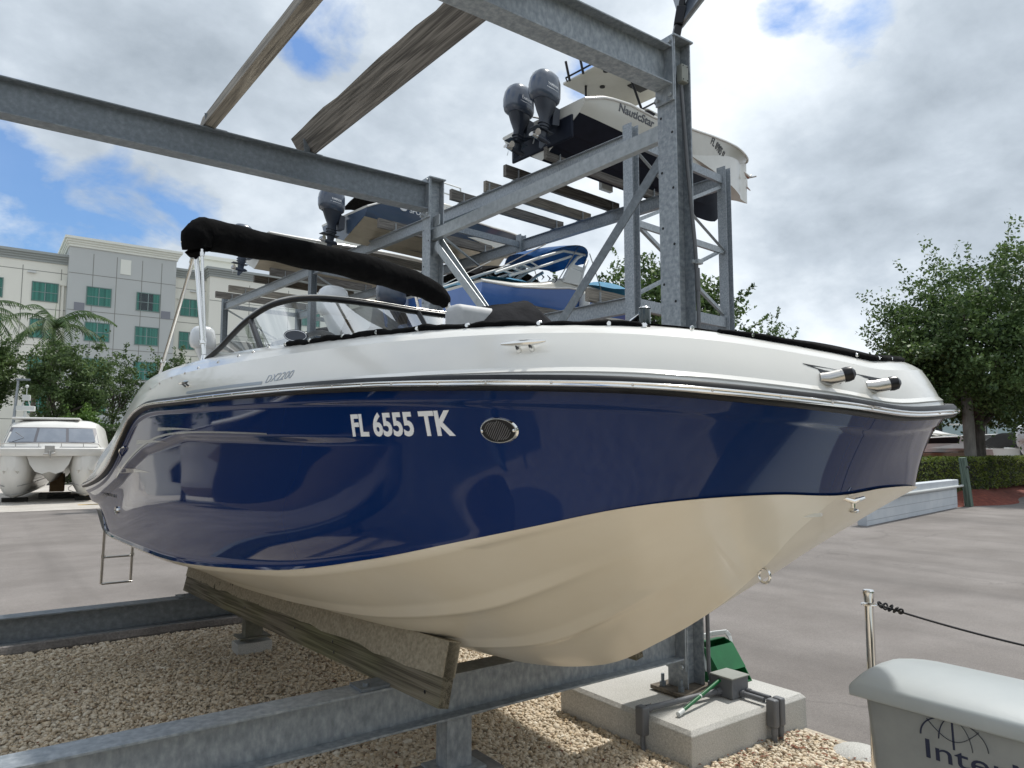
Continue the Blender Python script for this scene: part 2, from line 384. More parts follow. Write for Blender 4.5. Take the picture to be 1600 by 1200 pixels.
# ============================================================ ground
def ground_mat(name, cols, sc1, sc2, bump, bscale, rough=0.9, speck=None, cracks=False):
    m = bpy.data.materials.new(name); m.use_nodes = True
    nt = m.node_tree; N = nt.nodes; L = nt.links; b = N['Principled BSDF']; b.inputs['Roughness'].default_value = rough
    tc = N.new('ShaderNodeTexCoord')
    n1 = N.new('ShaderNodeTexNoise'); n1.inputs['Scale'].default_value = sc1; n1.inputs['Detail'].default_value = 7; n1.inputs['Roughness'].default_value = 0.6; n1.inputs['Distortion'].default_value = 0.1
    L.new(tc.outputs['Object'], n1.inputs[0])
    rp = N.new('ShaderNodeValToRGB'); cr = rp.color_ramp; cr.elements[0].position = 0.32; cr.elements[0].color = (*cols[0], 1); cr.elements[1].position = 0.68; cr.elements[1].color = (*cols[2], 1)
    e = cr.elements.new(0.5); e.color = (*cols[1], 1); L.new(n1.outputs[0], rp.inputs[0])
    n2 = N.new('ShaderNodeTexNoise'); n2.inputs['Scale'].default_value = sc2; n2.inputs['Detail'].default_value = 3; L.new(tc.outputs['Object'], n2.inputs[0])
    mr = N.new('ShaderNodeMapRange'); mr.inputs[1].default_value = 0.3; mr.inputs[2].default_value = 0.7; mr.inputs[3].default_value = 0.76; mr.inputs[4].default_value = 1.24; L.new(n2.outputs[0], mr.inputs[0])
    mx = N.new('ShaderNodeMix'); mx.data_type = 'RGBA'; mx.blend_type = 'MULTIPLY'; mx.inputs[0].default_value = 1; L.new(rp.outputs[0], mx.inputs[6]); L.new(mr.outputs[0], mx.inputs[7]); col = mx.outputs[2]
    if speck:
        vo = N.new('ShaderNodeTexVoronoi'); vo.inputs['Scale'].default_value = speck[0]; L.new(tc.outputs['Object'], vo.inputs[0])
        lt = N.new('ShaderNodeMath'); lt.operation = 'LESS_THAN'; lt.inputs[1].default_value = speck[1]; L.new(vo.outputs['Distance'], lt.inputs[0])
        m2 = N.new('ShaderNodeMix'); m2.data_type = 'RGBA'; m2.inputs[7].default_value = (*speck[2], 1); L.new(lt.outputs[0], m2.inputs[0]); L.new(col, m2.inputs[6]); col = m2.outputs[2]
    L.new(col, b.inputs['Base Color'])
    n3 = N.new('ShaderNodeTexNoise'); n3.inputs['Scale'].default_value = bscale; n3.inputs['Detail'].default_value = 4; L.new(tc.outputs['Object'], n3.inputs[0])
    bp = N.new('ShaderNodeBump'); bp.inputs['Strength'].default_value = bump; bp.inputs['Distance'].default_value = 0.01; L.new(n3.outputs[0], bp.inputs['Height']); L.new(bp.outputs[0], b.inputs['Normal'])
    return m
def asphalt_marks(m):
    nt = m.node_tree; N = nt.nodes; L = nt.links; b = N['Principled BSDF']; src = b.inputs['Base Color'].links[0].from_socket; tc = N.new('ShaderNodeTexCoord')
    def mul(col, fac):
        x = N.new('ShaderNodeMix'); x.data_type = 'RGBA'; x.blend_type = 'MULTIPLY'; x.inputs[0].default_value = 1; L.new(col, x.inputs[6]); L.new(fac, x.inputs[7]); return x.outputs[2]
    def layer(scale, stretch, rot, lo, hi, a, b_, det=4, dist=0.0):
        mp = N.new('ShaderNodeMapping'); mp.inputs['Scale'].default_value = stretch; mp.inputs['Rotation'].default_value = (0, 0, rot); L.new(tc.outputs['Object'], mp.inputs[0])
        n = N.new('ShaderNodeTexNoise'); n.inputs['Scale'].default_value = scale; n.inputs['Detail'].default_value = det; n.inputs['Distortion'].default_value = dist; L.new(mp.outputs[0], n.inputs[0])
        r = N.new('ShaderNodeMapRange'); r.inputs[1].default_value = lo; r.inputs[2].default_value = hi; r.inputs[3].default_value = a; r.inputs[4].default_value = b_; L.new(n.outputs[0], r.inputs[0]); return r.outputs[0]
    c = mul(src, layer(.16, (1, 1, 1), 0, .40, .62, .92, 1.06, 5, .8)); c = mul(c, layer(1.3, (1, .05, 1), .9, .50, .72, 1.03, .84, 3)); c = mul(c, layer(2.2, (1, .04, 1), .2, .55, .75, 1.0, .88, 3)); c = mul(c, layer(55, (1, 1, 1), 0, .3, .7, .90, 1.10, 4)); c = mul(c, layer(420, (1, 1, 1), 0, .3, .7, .72, 1.28, 2))
    vo = N.new('ShaderNodeTexVoronoi'); vo.feature = 'DISTANCE_TO_EDGE'; vo.inputs['Scale'].default_value = .22; wn = N.new('ShaderNodeTexNoise'); wn.inputs['Scale'].default_value = .9; wn.inputs['Detail'].default_value = 6; L.new(tc.outputs['Object'], wn.inputs[0])
    va = N.new('ShaderNodeVectorMath'); va.operation = 'MULTIPLY_ADD'; L.new(wn.outputs['Color'], va.inputs[0]); va.inputs[1].default_value = (1.6, 1.6, 0); L.new(tc.outputs['Object'], va.inputs[2]); L.new(va.outputs[0], vo.inputs['Vector'])
    r = N.new('ShaderNodeMapRange'); r.inputs[1].default_value = 0; r.inputs[2].default_value = .006; r.inputs[3].default_value = .8; r.inputs[4].default_value = 1; L.new(vo.outputs['Distance'], r.inputs[0]); c = mul(c, r.outputs[0])
    L.new(c, b.inputs['Base Color'])
ASPH = ground_mat('worn_asphalt', [(0.16, 0.143, 0.132), (0.195, 0.176, 0.164), (0.23, 0.209, 0.196)], 0.8, 160, 0.35, 130, speck=(9.0, 0.025, (0.08, 0.07, 0.065)))
asphalt_marks(ASPH)
CONC = ground_mat('light_concrete', [(0.40, 0.37, 0.33), (0.47, 0.44, 0.40), (0.54, 0.51, 0.47)], 1.2, 60, 0.2, 60)
GRAV = ground_mat('gravel_base', [(0.38, 0.32, 0.25), (0.48, 0.42, 0.335), (0.56, 0.50, 0.41)], 2.0, 45, 1.0, 55)
CONCB = ground_mat('pier_concrete', [(0.42, 0.415, 0.385), (0.47, 0.462, 0.435), (0.52, 0.51, 0.485)], 1.8, 140, 0.25, 45)
MULCH = ground_mat('red_mulch', [(0.09, 0.02, 0.014), (0.17, 0.038, 0.022), (0.25, 0.075, 0.045)], 6, 50, 1.0, 40)
def sheet(name, pts, z, m, kind='structure', th=0):
    mb = MB()
    if th:
        k = len(pts)
        P = [V(x, y, z) for x, y in pts] + [V(x, y, z - th) for x, y in pts]
        mb.add(P, [tuple(range(k))] + [(i, k + i, k + (i + 1) % k, (i + 1) % k) for i in range(k)])
    else: mb.add([V(x, y, z) for x, y in pts], [tuple(range(len(pts)))])
    o = mb.build(name, m, smooth=0); o['kind'] = kind; return o
sheet('ground', [(-900, -900), (900, -900), (900, 900), (-900, 900)], -0.012, ASPH)
# concrete apron at the far left, where the catamaran stands
sheet('pavement', [(-30, 23.6), (9.5, 23.6), (9.5, 60), (-30, 60)], -0.004, CONC)
PAINTY = mat('yellow_road_paint', (0.55, 0.33, 0.04), (0.62, 0.40, 0.07), rough=0.7, scale=30)
for i, (x0, x1, y0, y1) in enumerate([(2.6, 4.4, 25.4, 25.65), (3.4, 3.65, 25.9, 31.0), (2.0, 4.0, 31.1, 31.35)]):
    sheet('road_marking', [(x0, y0), (x1, y0), (x1, y1), (x0, y1)], 0.0, PAINTY)
# gravel bed under the racks
GX1, GY1 = 3.99, 7.1
sheet('gravel_base', [(-7, -4), (GX1, -4), (GX1, GY1), (-7, GY1)], -0.004, GRAV)
def pebbles():
    rng = np.random.default_rng(5)
    phi = (1 + 5 ** .5) / 2
    ico = np.array([(-1, phi, 0), (1, phi, 0), (-1, -phi, 0), (1, -phi, 0), (0, -1, phi), (0, 1, phi), (0, -1, -phi), (0, 1, -phi), (phi, 0, -1), (phi, 0, 1), (-phi, 0, -1), (-phi, 0, 1)], float) / 1.9
    tri = np.array([(0, 11, 5), (0, 5, 1), (0, 1, 7), (0, 7, 10), (0, 10, 11), (1, 5, 9), (5, 11, 4), (11, 10, 2), (10, 7, 6), (7, 1, 8), (3, 9, 4), (3, 4, 2), (3, 2, 6), (3, 6, 8), (3, 8, 9), (4, 9, 5), (2, 4, 11), (6, 2, 10), (8, 6, 7), (9, 8, 1)])
    cells = []
    for (x0, x1, y0, y1, dens) in [(0.1, 3.9, 1.6, 4.2, 6500), (-1.0, 3.9, 4.2, 7.06, 3300), (-3.5, -1.0, 4.5, 7.06, 900), (-1.0, 0.1, 2.6, 4.2, 4200)]:
        n = int((x1 - x0) * (y1 - y0) * dens)
        cells.append(np.stack([rng.uniform(x0, x1, n), rng.uniform(y0, y1, n)], 1))
    xy = np.concatenate(cells)
    # leave out stones outside what the gravel bed shows and inside the concrete pier
    keep = ~((xy[:, 0] > 3.0) & (xy[:, 1] > 2.52) & (xy[:, 1] < 3.56))
    lat = 0.805 * xy[:, 0] - 0.593 * xy[:, 1]; dep = 0.593 * xy[:, 0] + 0.805 * xy[:, 1]
    keep &= (dep > 3.1) & (np.abs(lat) < dep * 0.80)
    xy = xy[keep]; n = len(xy)
    size = rng.gamma(4, 0.0017, n) + 0.0032
    sc = np.stack([size * rng.uniform(.8, 1.4, n), size * rng.uniform(.7, 1.1, n), size * rng.uniform(.5, .85, n)], 1)
    a = rng.uniform(0, 2 * np.pi, n); tl = rng.normal(0, .4, n)
    P = ico[None] * sc[:, None] * (1 + rng.normal(0, .13, (n, 12, 1)))
    y = P[..., 1] * np.cos(tl)[:, None] - P[..., 2] * np.sin(tl)[:, None]; z = P[..., 1] * np.sin(tl)[:, None] + P[..., 2] * np.cos(tl)[:, None]
    x = P[..., 0]
    X = x * np.cos(a)[:, None] - y * np.sin(a)[:, None] + xy[:, 0:1]; Y = x * np.sin(a)[:, None] + y * np.cos(a)[:, None] + xy[:, 1:2]
    Z = z + (rng.uniform(0, 0.011, n) + 0.001)[:, None]
    vs = np.stack([X, Y, Z], 2).reshape(-1, 3)
    fs = (tri[None] + (np.arange(n) * 12)[:, None, None]).reshape(-1, 3)
    m = bpy.data.materials.new('pebble_stone'); m.use_nodes = True
    nt = m.node_tree; N = nt.nodes; L = nt.links; b = N['Principled BSDF']; b.inputs['Roughness'].default_value = 0.8
    gi = N.new('ShaderNodeNewGeometry'); rp = N.new('ShaderNodeValToRGB'); cr = rp.color_ramp
    cs = [(0.0, (0.25, 0.18, 0.115)), (0.07, (0.48, 0.385, 0.27)), (0.35, (0.62, 0.525, 0.40)), (0.7, (0.70, 0.62, 0.49)), (0.88, (0.62, 0.49, 0.33)), (1.0, (0.80, 0.74, 0.63))]
    cr.elements[0].color = (*cs[0][1], 1); cr.elements[1].color = (*cs[-1][1], 1)
    for p_, c in cs[1:-1]:
        e = cr.elements.new(p_); e.color = (*c, 1)
    L.new(gi.outputs['Random Per Island'], rp.inputs[0]); L.new(rp.outputs[0], b.inputs['Base Color'])
    o = np_mesh('gravel', vs, fs, m, smooth=True); o['kind'] = 'stuff'
    # fallen leaves lying in the gravel
    k = 420; c = xy[rng.integers(0, n, k)]
    near = rng.random(k) < .45
    c[near] = np.stack([rng.uniform(2.6, 3.9, near.sum()), rng.uniform(2.0, 2.55, near.sum())], 1)
    q = np.array([(-1, -.35, 0), (0, -.55, .25), (1, 0, 0), (0, .55, .3)]) * 0.5
    s = rng.uniform(.018, .042, k); a = rng.uniform(0, 6.28, k)
    x = q[None, :, 0] * s[:, None]; y = q[None, :, 1] * s[:, None]
    vs = np.stack([x * np.cos(a)[:, None] - y * np.sin(a)[:, None] + c[:, 0:1], x * np.sin(a)[:, None] + y * np.cos(a)[:, None] + c[:, 1:2], q[None, :, 2] * s[:, None] + 0.022 + rng.uniform(0, .004, k)[:, None]], 2).reshape(-1, 3)
    o = np_mesh('leaf_litter', vs, np.arange(4 * k).reshape(-1, 4), mat('dry_leaf', (0.10, 0.03, 0.015), (0.24, 0.09, 0.04), rough=.8, scale=40)); o['kind'] = 'stuff'
pebbles()
# worn edging strip where the gravel meets the asphalt
mb = MB(); mb.tube([(-6, GY1 + .03, .0), (-2.5, GY1 + .05, .01), (0.3, GY1 + .03, .02), (1.6, GY1 + .06, .022), (2.6, GY1 + .03, .012), (3.9, GY1, .0)], [.07, .08, .085, .08, .06, .03], 10)
mb.build('kerb', ground_mat('kerb_asphalt', [(0.13, 0.12, 0.115), (0.2, 0.185, 0.175), (0.27, 0.25, 0.24)], 3, 60, .8, 30), kind='structure')
UNSEEN_LAWN = ground_mat('lawn', [(0.018, 0.035, 0.010), (0.03, 0.055, 0.016), (0.045, 0.08, 0.022)], 3, 60, 1.0, 80)
sheet('unseen_lawn', [(-14, -30), (40, -30), (40, -4.2), (-14, -4.2)], 0.0, UNSEEN_LAWN)  # lawn added out of view so the bow mirrors dark ground
# planted bed with red mulch behind the asphalt on the right
mb = MB()
G = []
edge = catmull([(16.0, 8.9), (18.0, 9.1), (21.0, 9.45), (23.4, 9.45), (26.0, 9.0), (30.5, 10.3), (40, 11.0), (60, 8.0)], 30)
for p in edge: G.append([V(p[0], p[1], -0.01), V(p[0] + .3, p[1] + .5, 0.10), V(p[0] + .7, p[1] + 1.4, 0.32), V(p[0] + 3, p[1] + 8, 0.45)])
mb.grid(G); mb.build('mulch_bed', MULCH, kind='structure')
# ============================================================ steel boat racks
def bolt(mb, p, axis=(0, 0, 1), r=0.014, h=0.012): mb.tube([V(p), V(p) + V(axis) * h], r, 6)
PX, NY, FY = 3.50, 2.99, 6.05         # column line, near and far frame of the front rack
O0 = (3.5, 2.99, 0)
rack = thing('boat_rack', 'galvanised steel boat rack standing over the blue boat, nearest the viewer', 'boat rack', O0)
RW = lambda: MB(O0)
def column(x, y, z0, z1, holes=True):
    mb = RW()
    w = 0.155
    # H section, flanges face -X and +X
    for sx in (-1, 1): mb.bar((x + sx * (w / 2 - .005), y, z0), (x + sx * (w / 2 - .005), y, z1), 0.150, 0.010, up=(1, 0, 0))
    mb.bar((x, y, z0), (x, y, z1), 0.007, w - .022, up=(1, 0, 0))
    mb.build('column', GALV, rack, bevel=.0015, seg=1)
    mb = RW(); mb.box((x, y, z1 + .006), (w + .03, 0.175, 0.011)); mb.build('cap_plate', GALV, rack)
    mb = RW()
    for sy in (-.045, .045):
        for k in range(9):
            z = z1 - .62 - k * .36 + (.12 if sy > 0 else 0)
            if z > z0 + .3: mb.cyl((x - w / 2 - .0015, y + sy, z), (x - w / 2 + .002, y + sy, z), .009, 8)
    mb.build('bolt_hole', BLACKM, rack)
column(PX, NY, 0.215, 4.22); column(PX, FY, 0.215, 4.25)
def beam(y, z0, z1, x0, x1, m, name='beam', w=.14):
    mb = RW(); mb.prof((x0, y, (z0 + z1) / 2), (x1, y, (z0 + z1) / 2), I_prof(w, z1 - z0, .010, .007)); return mb.build(name, m, rack, bevel=.001, seg=1)
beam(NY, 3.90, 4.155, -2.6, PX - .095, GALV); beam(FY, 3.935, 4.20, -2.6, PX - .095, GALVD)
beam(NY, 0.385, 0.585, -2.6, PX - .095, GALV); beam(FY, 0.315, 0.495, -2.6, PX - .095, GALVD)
# end plates and their bolts
for y, zc, h in ((NY, 4.01, .42), (FY, 4.06, .40), (NY, .47, .30), (FY, .40, .26)):
    mb = RW(); mb.box((PX - .0875, y, zc), (.013, .148, h)); mb.build('end_plate', GALV, rack, bevel=.001, seg=1)
    mb = RW()
    for sy in (-.055, .055):
        for dz in (-.42, .42): bolt(mb, (PX - .101, y + sy, zc + dz * h), (-1, 0, 0))
    mb.build('bolt', GALVL, rack)
# tie beam and knee braces in the line of the columns
mb = RW(); mb.prof((PX - .03, FY + .03, 3.70), (PX - .03, NY + .03, 3.66), C_prof(.055, .105, .008, -1)); mb.build('tie_bar', GALVL, rack)
mb = RW(); mb.box((PX - .01, FY - .08, 3.83), (.012, .12, .10)); mb.box((PX - .01, FY - .06, 3.56), (.012, .14, .12)); mb.build('gusset_plate', GALVL, rack)
mb = RW(); mb.prof((PX - .045, NY + .04, 3.56), (PX - .045, 4.46, 2.26), L_prof(.075, .008), up=(1, 0, 0)); mb.build('brace', GALVD, rack)
mb = RW(); mb.prof((PX - .045, FY - .10, 3.55), (PX - .045, 4.56, 2.26), L_prof(.075, .008), up=(1, 0, 0)); mb.build('brace', GALVL, rack)
mb = RW(); mb.prof((PX + .03, FY - .10, 3.60), (PX + .03, 4.75, 2.40), L_prof(.055, .006), up=(1, 0, 0)); mb.build('brace', GALVL, rack)
# base plate with anchor bolts
for y in (NY, FY):
    mb = RW(); mb.box((PX - .02, y, .2035), (.30, .27, .022)); mb.build('base_plate', mat('rusty_plate', (0.09, 0.075, 0.06), (0.20, 0.17, 0.13), rough=.8, scale=18), rack, bevel=.002, seg=1)
    mb = RW()
    for dx, dy in ((-.13, -.07), (-.13, .07), (.10, -.10), (.10, .10)):
        mb.cyl((PX + dx, y + dy, .21), (PX + dx, y + dy, .285), .010, 8); mb.tube([(PX + dx, y + dy, .215), (PX + dx, y + dy, .240)], .019, 6)
    mb.build('anchor_bolt', GALVD, rack)
# stub legs carrying the low beams
for x, y, z1, pad in ((1.90, NY + .05, .385, True), (1.88, FY + .02, .315, False), (-1.9, NY, .385, True), (-1.9, FY, .315, True)):
    mb = RW(); mb.box((x, y, (z1 + .12) / 2), (.135, .10, z1 - .12)); mb.box((x, y, z1 - .012), (.26, .17, .010)); mb.box((x, y, .128), (.24, .20, .012))
    mb.build('stub_leg', GALV if y < 4 else mat('aged_stub', (0.12, .12, .09), (0.2, .19, .15), rough=.8, scale=15), rack, bevel=.001, seg=1)
# the upper timbers (overhead bunk)
def ragged_bar(mb, p0, p1, w, h, up, seed, nseg=16, chip=.012):
    a, s, u, L_ = frame(p0, p1, up); rnd = random.Random(seed); P = []; g = []
    for k in range(nseg + 1):
        t = k / nseg; c = rnd.random() * chip if rnd.random() < .5 else 0
        for x, y in ((-w / 2, -h / 2), (w / 2, -h / 2), (w / 2, h / 2 - c), (-w / 2, h / 2 - c * .6)):
            P.append(V(p0) + a * (L_ * t) + s * x + u * y); g.append((L_ * t + seed, x + seed * .37, y))
    F = []
    for k in range(nseg):
        for i in range(4):
            j = (i + 1) % 4; b = k * 4; F.append((b + i, b + 4 + i, b + 4 + j, b + j))
    F += [(0, 1, 2, 3), (nseg * 4 + 3, nseg * 4 + 2, nseg * 4 + 1, nseg * 4)]
    mb.add(P, F, 0, g)
mb = RW(); ragged_bar(mb, (1.40, 6.20, 4.285), (1.50, 2.10, 4.275), .085, .15, (.25, 0, 1), 3); mb.build('bunk_board', WOODL, rack)
mb = RW(); ragged_bar(mb, (2.21, 6.22, 4.32), (2.30, 2.30, 4.28), .065, .235, (-.70, 0, 1), 8, chip=.02); mb.build('bunk_board', WOODG, rack)
for x, y, z in ((2.255, FY, 4.205), (1.44, FY, 4.205), (2.30, NY, 4.16), (1.49, NY, 4.16)):
    mb = RW(); mb.box((x, y, z), (.17, .11, .012)); mb.prof((x - .025, y - .05, z), (x - .045, y - .05, z + .12), L_prof(.05, .006), up=(0, 1, 0)); bolt(mb, (x + .05, y, z)); mb.build('bunk_bracket', GALVD, rack)
# the two lower bunks that carry the boat, timber with worn grey carpet
CARP = bpy.data.materials.new('worn_carpet'); CARP.use_nodes = True
def _carp():
    nt = CARP.node_tree; N = nt.nodes; L = nt.links; b = N['Principled BSDF']; b.inputs['Roughness'].default_value = 1
    a = N.new('ShaderNodeAttribute'); a.attribute_name = 'gl'
    n1 = N.new('ShaderNodeTexNoise'); n1.inputs['Scale'].default_value = 60; n1.inputs['Detail'].default_value = 5; L.new(a.outputs['Vector'], n1.inputs[0])
    rp = N.new('ShaderNodeValToRGB'); cr = rp.color_ramp; cr.elements[0].position = .3; cr.elements[0].color = (.24, .215, .165, 1); cr.elements[1].position = .7; cr.elements[1].color = (.40, .36, .285, 1); L.new(n1.outputs[0], rp.inputs[0])
    n2 = N.new('ShaderNodeTexNoise'); n2.inputs['Scale'].default_value = 9; n2.inputs['Detail'].default_value = 7; L.new(a.outputs['Vector'], n2.inputs[0])
    sp = N.new('ShaderNodeSeparateXYZ'); L.new(a.outputs['Vector'], sp.inputs[0])
    r2 = N.new('ShaderNodeMapRange'); r2.inputs[1].default_value = .13; r2.inputs[2].default_value = .02; r2.inputs[3].default_value = -.16; r2.inputs[4].default_value = .12; L.new(sp.outputs[2], r2.inputs[0])
    r4 = N.new('ShaderNodeMapRange'); r4.inputs[1].default_value = 0.3; r4.inputs[2].default_value = 2.6; r4.inputs[3].default_value = -.10; r4.inputs[4].default_value = .06; L.new(sp.outputs[0], r4.inputs[0])
    ad = N.new('ShaderNodeMath'); L.new(n2.outputs[0], ad.inputs[0]); L.new(r2.outputs[0], ad.inputs[1])
    ad2 = N.new('ShaderNodeMath'); L.new(ad.outputs[0], ad2.inputs[0]); L.new(r4.outputs[0], ad2.inputs[1])
    r3 = N.new('ShaderNodeMapRange'); r3.inputs[1].default_value = .50; r3.inputs[2].default_value = .57; L.new(ad2.outputs[0], r3.inputs[0])
    mx = N.new('ShaderNodeMix'); mx.data_type = 'RGBA'; mx.inputs[7].default_value = (.022, .02, .013, 1); L.new(r3.outputs[0], mx.inputs[0]); L.new(rp.outputs[0], mx.inputs[6]); L.new(mx.outputs[2], b.inputs['Base Color'])
    bp = N.new('ShaderNodeBump'); bp.inputs['Strength'].default_value = .9; bp.inputs['Distance'].default_value = .006; L.new(n1.outputs[0], bp.inputs['Height']); L.new(bp.outputs[0], b.inputs['Normal'])
_carp()
# ---- bunk built in e_boat.py once the hull shape is known
# ============================================================ the blue and white bowrider
BO = (2.10, 1.0, 0.0); BA = 0.0131
boat_root = thing('motor_boat', 'blue and white bowrider with a cream bottom, largest boat, on timber bunks in front', 'boat', BO, math.pi / 2 + BA)
boat_m = Matrix.Translation(BO) @ Matrix.Rotation(math.pi / 2 + BA, 4, 'Z')
def w2b(p): return boat_m.inverted() @ V(p)
K_RAIL = [(0, 0, 1.705), (0.02, 0.3, 1.72), (0.11, 0.6, 1.74), (0.23, 0.8, 1.756), (0.4, 0.95, 1.767), (0.68, 1.05, 1.783), (1.1, 1.12, 1.804), (1.7, 1.17, 1.825), (2.4, 1.215, 1.842), (3.0, 1.242, 1.854), (3.4, 1.255, 1.863), (3.7, 1.262, 1.857), (4.0, 1.268, 1.811), (4.3, 1.27, 1.689), (4.6, 1.27, 1.555), (4.9, 1.27, 1.466), (5.2, 1.27, 1.410), (5.6, 1.265, 1.362), (6.1, 1.255, 1.318)]
K_CH = [(.19, 0, 1.468), (.205, .3, 1.480), (.245, .6, 1.477), (.33, .8, 1.456), (.5, .93, 1.408), (.8, .99, 1.34), (1.2, 1.04, 1.254), (1.8, 1.09, 1.15), (2.5, 1.14, 1.078), (3.05, 1.17, 1.035), (3.45, 1.185, 1.016), (3.75, 1.195, 1.011), (4.05, 1.2, 1.006), (4.35, 1.2, 1.0), (4.65, 1.2, .994), (4.9, 1.2, .989), (5.15, 1.2, .984), (5.45, 1.2, 1.002), (5.9, 1.19, 1.135)]
K_KEEL = [(.19, 0, 1.468), (.27, 0, 1.402), (.353, 0, 1.329), (.465, 0, 1.215), (.647, 0, 1.062), (.9, 0, .90), (1.22, 0, .742), (1.75, 0, .635), (2.4, 0, .605), (3.0, 0, .60), (3.4, 0, .597), (3.7, 0, .595), (4.0, 0, .593), (4.3, 0, .592), (4.6, 0, .59), (4.9, 0, .59), (5.15, 0, .59), (5.4, 0, .60), (5.6, 0, .85)]
K_D1 = [(0.015, 0, 1.739), (0.035, 0.288, 1.756), (0.125, 0.588, 1.777), (0.245, 0.788, 1.792), (0.415, 0.938, 1.801), (0.695, 1.038, 1.812), (1.115, 1.108, 1.827), (1.715, 1.158, 1.842), (2.415, 1.203, 1.857), (3.015, 1.23, 1.866), (3.415, 1.243, 1.874), (3.715, 1.25, 1.872), (4.015, 1.256, 1.846), (4.315, 1.258, 1.782), (4.615, 1.258, 1.69), (4.915, 1.258, 1.598), (5.215, 1.258, 1.516), (5.615, 1.253, 1.426), (6.115, 1.243, 1.36)]
K_D2 = [(0.06, 0, 1.838), (0.08, 0.235, 1.853), (0.17, 0.535, 1.880), (0.29, 0.735, 1.897), (0.46, 0.885, 1.909), (0.74, 0.985, 1.926), (1.16, 1.055, 1.949), (1.76, 1.105, 1.976), (2.46, 1.15, 2.0), (3.06, 1.177, 2.014), (3.46, 1.19, 2.014), (3.76, 1.197, 2.003), (4.06, 1.203, 1.973), (4.36, 1.205, 1.918), (4.66, 1.205, 1.835), (4.96, 1.205, 1.729), (5.26, 1.205, 1.627), (5.66, 1.2, 1.51), (6.16, 1.19, 1.418)]
K_D3 = [(0.11, 0, 1.877), (0.13, 0.17, 1.888), (0.22, 0.47, 1.916), (0.34, 0.67, 1.935), (0.51, 0.82, 1.950), (0.79, 0.92, 1.973), (1.21, 0.99, 2.002), (1.81, 1.04, 2.036), (2.51, 1.085, 2.070), (3.11, 1.112, 2.086), (3.51, 1.125, 2.092), (3.81, 1.132, 2.093), (4.11, 1.138, 2.085), (4.41, 1.14, 2.06), (4.71, 1.14, 2.0), (5.01, 1.14, 1.905), (5.31, 1.14, 1.80), (5.71, 1.135, 1.684), (6.21, 1.125, 1.583)]
NS = 110
def curve(K):           # smooth through the knots and through their mirror image at the centre line
    n = NS - 1; K2 = [(K[1][0], -K[1][1], K[1][2])] + list(K); m = len(K2); pts = [np.array(p, float) for p in K2]; out = []
    for i in range(NS):
        t = 1 + i / n * (m - 2); k = min(int(t), m - 2); f = t - k; p1, p2 = pts[k], pts[k + 1]; p0 = pts[k - 1]; p3 = pts[k + 2] if k + 2 < m else 2 * p2 - p1
        out.append(V(*(0.5 * ((2 * p1) + (-p0 + p2) * f + (2 * p0 - 5 * p1 + 4 * p2 - p3) * f * f + (-p0 + 3 * p1 - 3 * p2 + p3) * f ** 3))))
    return out
cR, cC, c1, c2, c3 = map(curve, (K_RAIL, K_CH, K_D1, K_D2, K_D3)); cK = [V(*p) for p in catmull(K_KEEL, NS)]
for c in (cR, cC, c1, c2, c3):
    for p in c: p.y = max(p.y, 0)
    c[0].y = 0
def nrm(c, i):
    a = c[max(i - 1, 0)]; b = c[min(i + 1, NS - 1)]
    if i == 0: return V(-1, 0, 0)
    t = V(b.x - a.x, b.y - a.y, 0).normalized(); return V(-t.y, t.x, 0)
nR = [nrm(cR, i) for i in range(NS)]
def zK(s): return float(np.interp(s, [1.4, 3.0, 3.8, 4.2, 4.55, 4.9, 5.3, 6.2], [1.655, 1.69, 1.615, 1.53, 1.43, 1.36, 1.28, 1.16]))
def topside(i, v):
    C, Rr = cC[i], cR[i]
    p = C.lerp(Rr, v)
    s = p.x; fwd = 1 - sstep(.3, 2.2, s)
    off = -.012 * fwd * math.sin(math.pi * v) + .016 * (1 - fwd) * math.sin(math.pi * v)
    d = .034 * sstep(.9, 2.3, s); dz = zK(s) - p.z
    off -= d * sstep(0, .035, dz) * (1 - .85 * sstep(.12, .42, dz))
    led = Rr.z - p.z
    off -= .009 * sstep(.046, .060, led) * (1 - sstep(.2, .5, led))
    off += .012 * (1 - sstep(0.0, .03, v)) * sstep(.6, 2, s)
    return p + nR[i] * off
def rows(i):
    C, Rr = cC[i].z, cR[i].z; h = Rr - C; k = (zK(cR[i].x) - C) / h; k = max(.15, min(.86, k)); w = .05 / h
    a = list(np.linspace(0, .03, 3)) + list(np.linspace(.06, k - w, 10)) + list(np.linspace(k - w * .8, k + .01, 8))
    l0 = 1 - .068 / h; l1 = 1 - .040 / h
    a += list(np.linspace(k + .03, max(l0, k + .05), 6)) + list(np.linspace(max(l0, k + .05) + .004, max(l1, k + .07), 5)) + [1.0]
    return a
def mir(p): return V(p.x, -p.y, p.z)
half = [[topside(i, v) for v in rows(i)] for i in range(NS)]
full = [[mir(p) for p in r] for r in half[::-1]] + half[1:]
mb = MB(); mb.grid(full)
# transom and platform end
last = half[-1]; K9 = cK[-1]
mb.add([K9] + last + [mir(p) for p in last[::-1]], [tuple(range(0, 2 * len(last) + 1))])
hull = mb.build('hull', BLUE, boat_root, smooth=50)
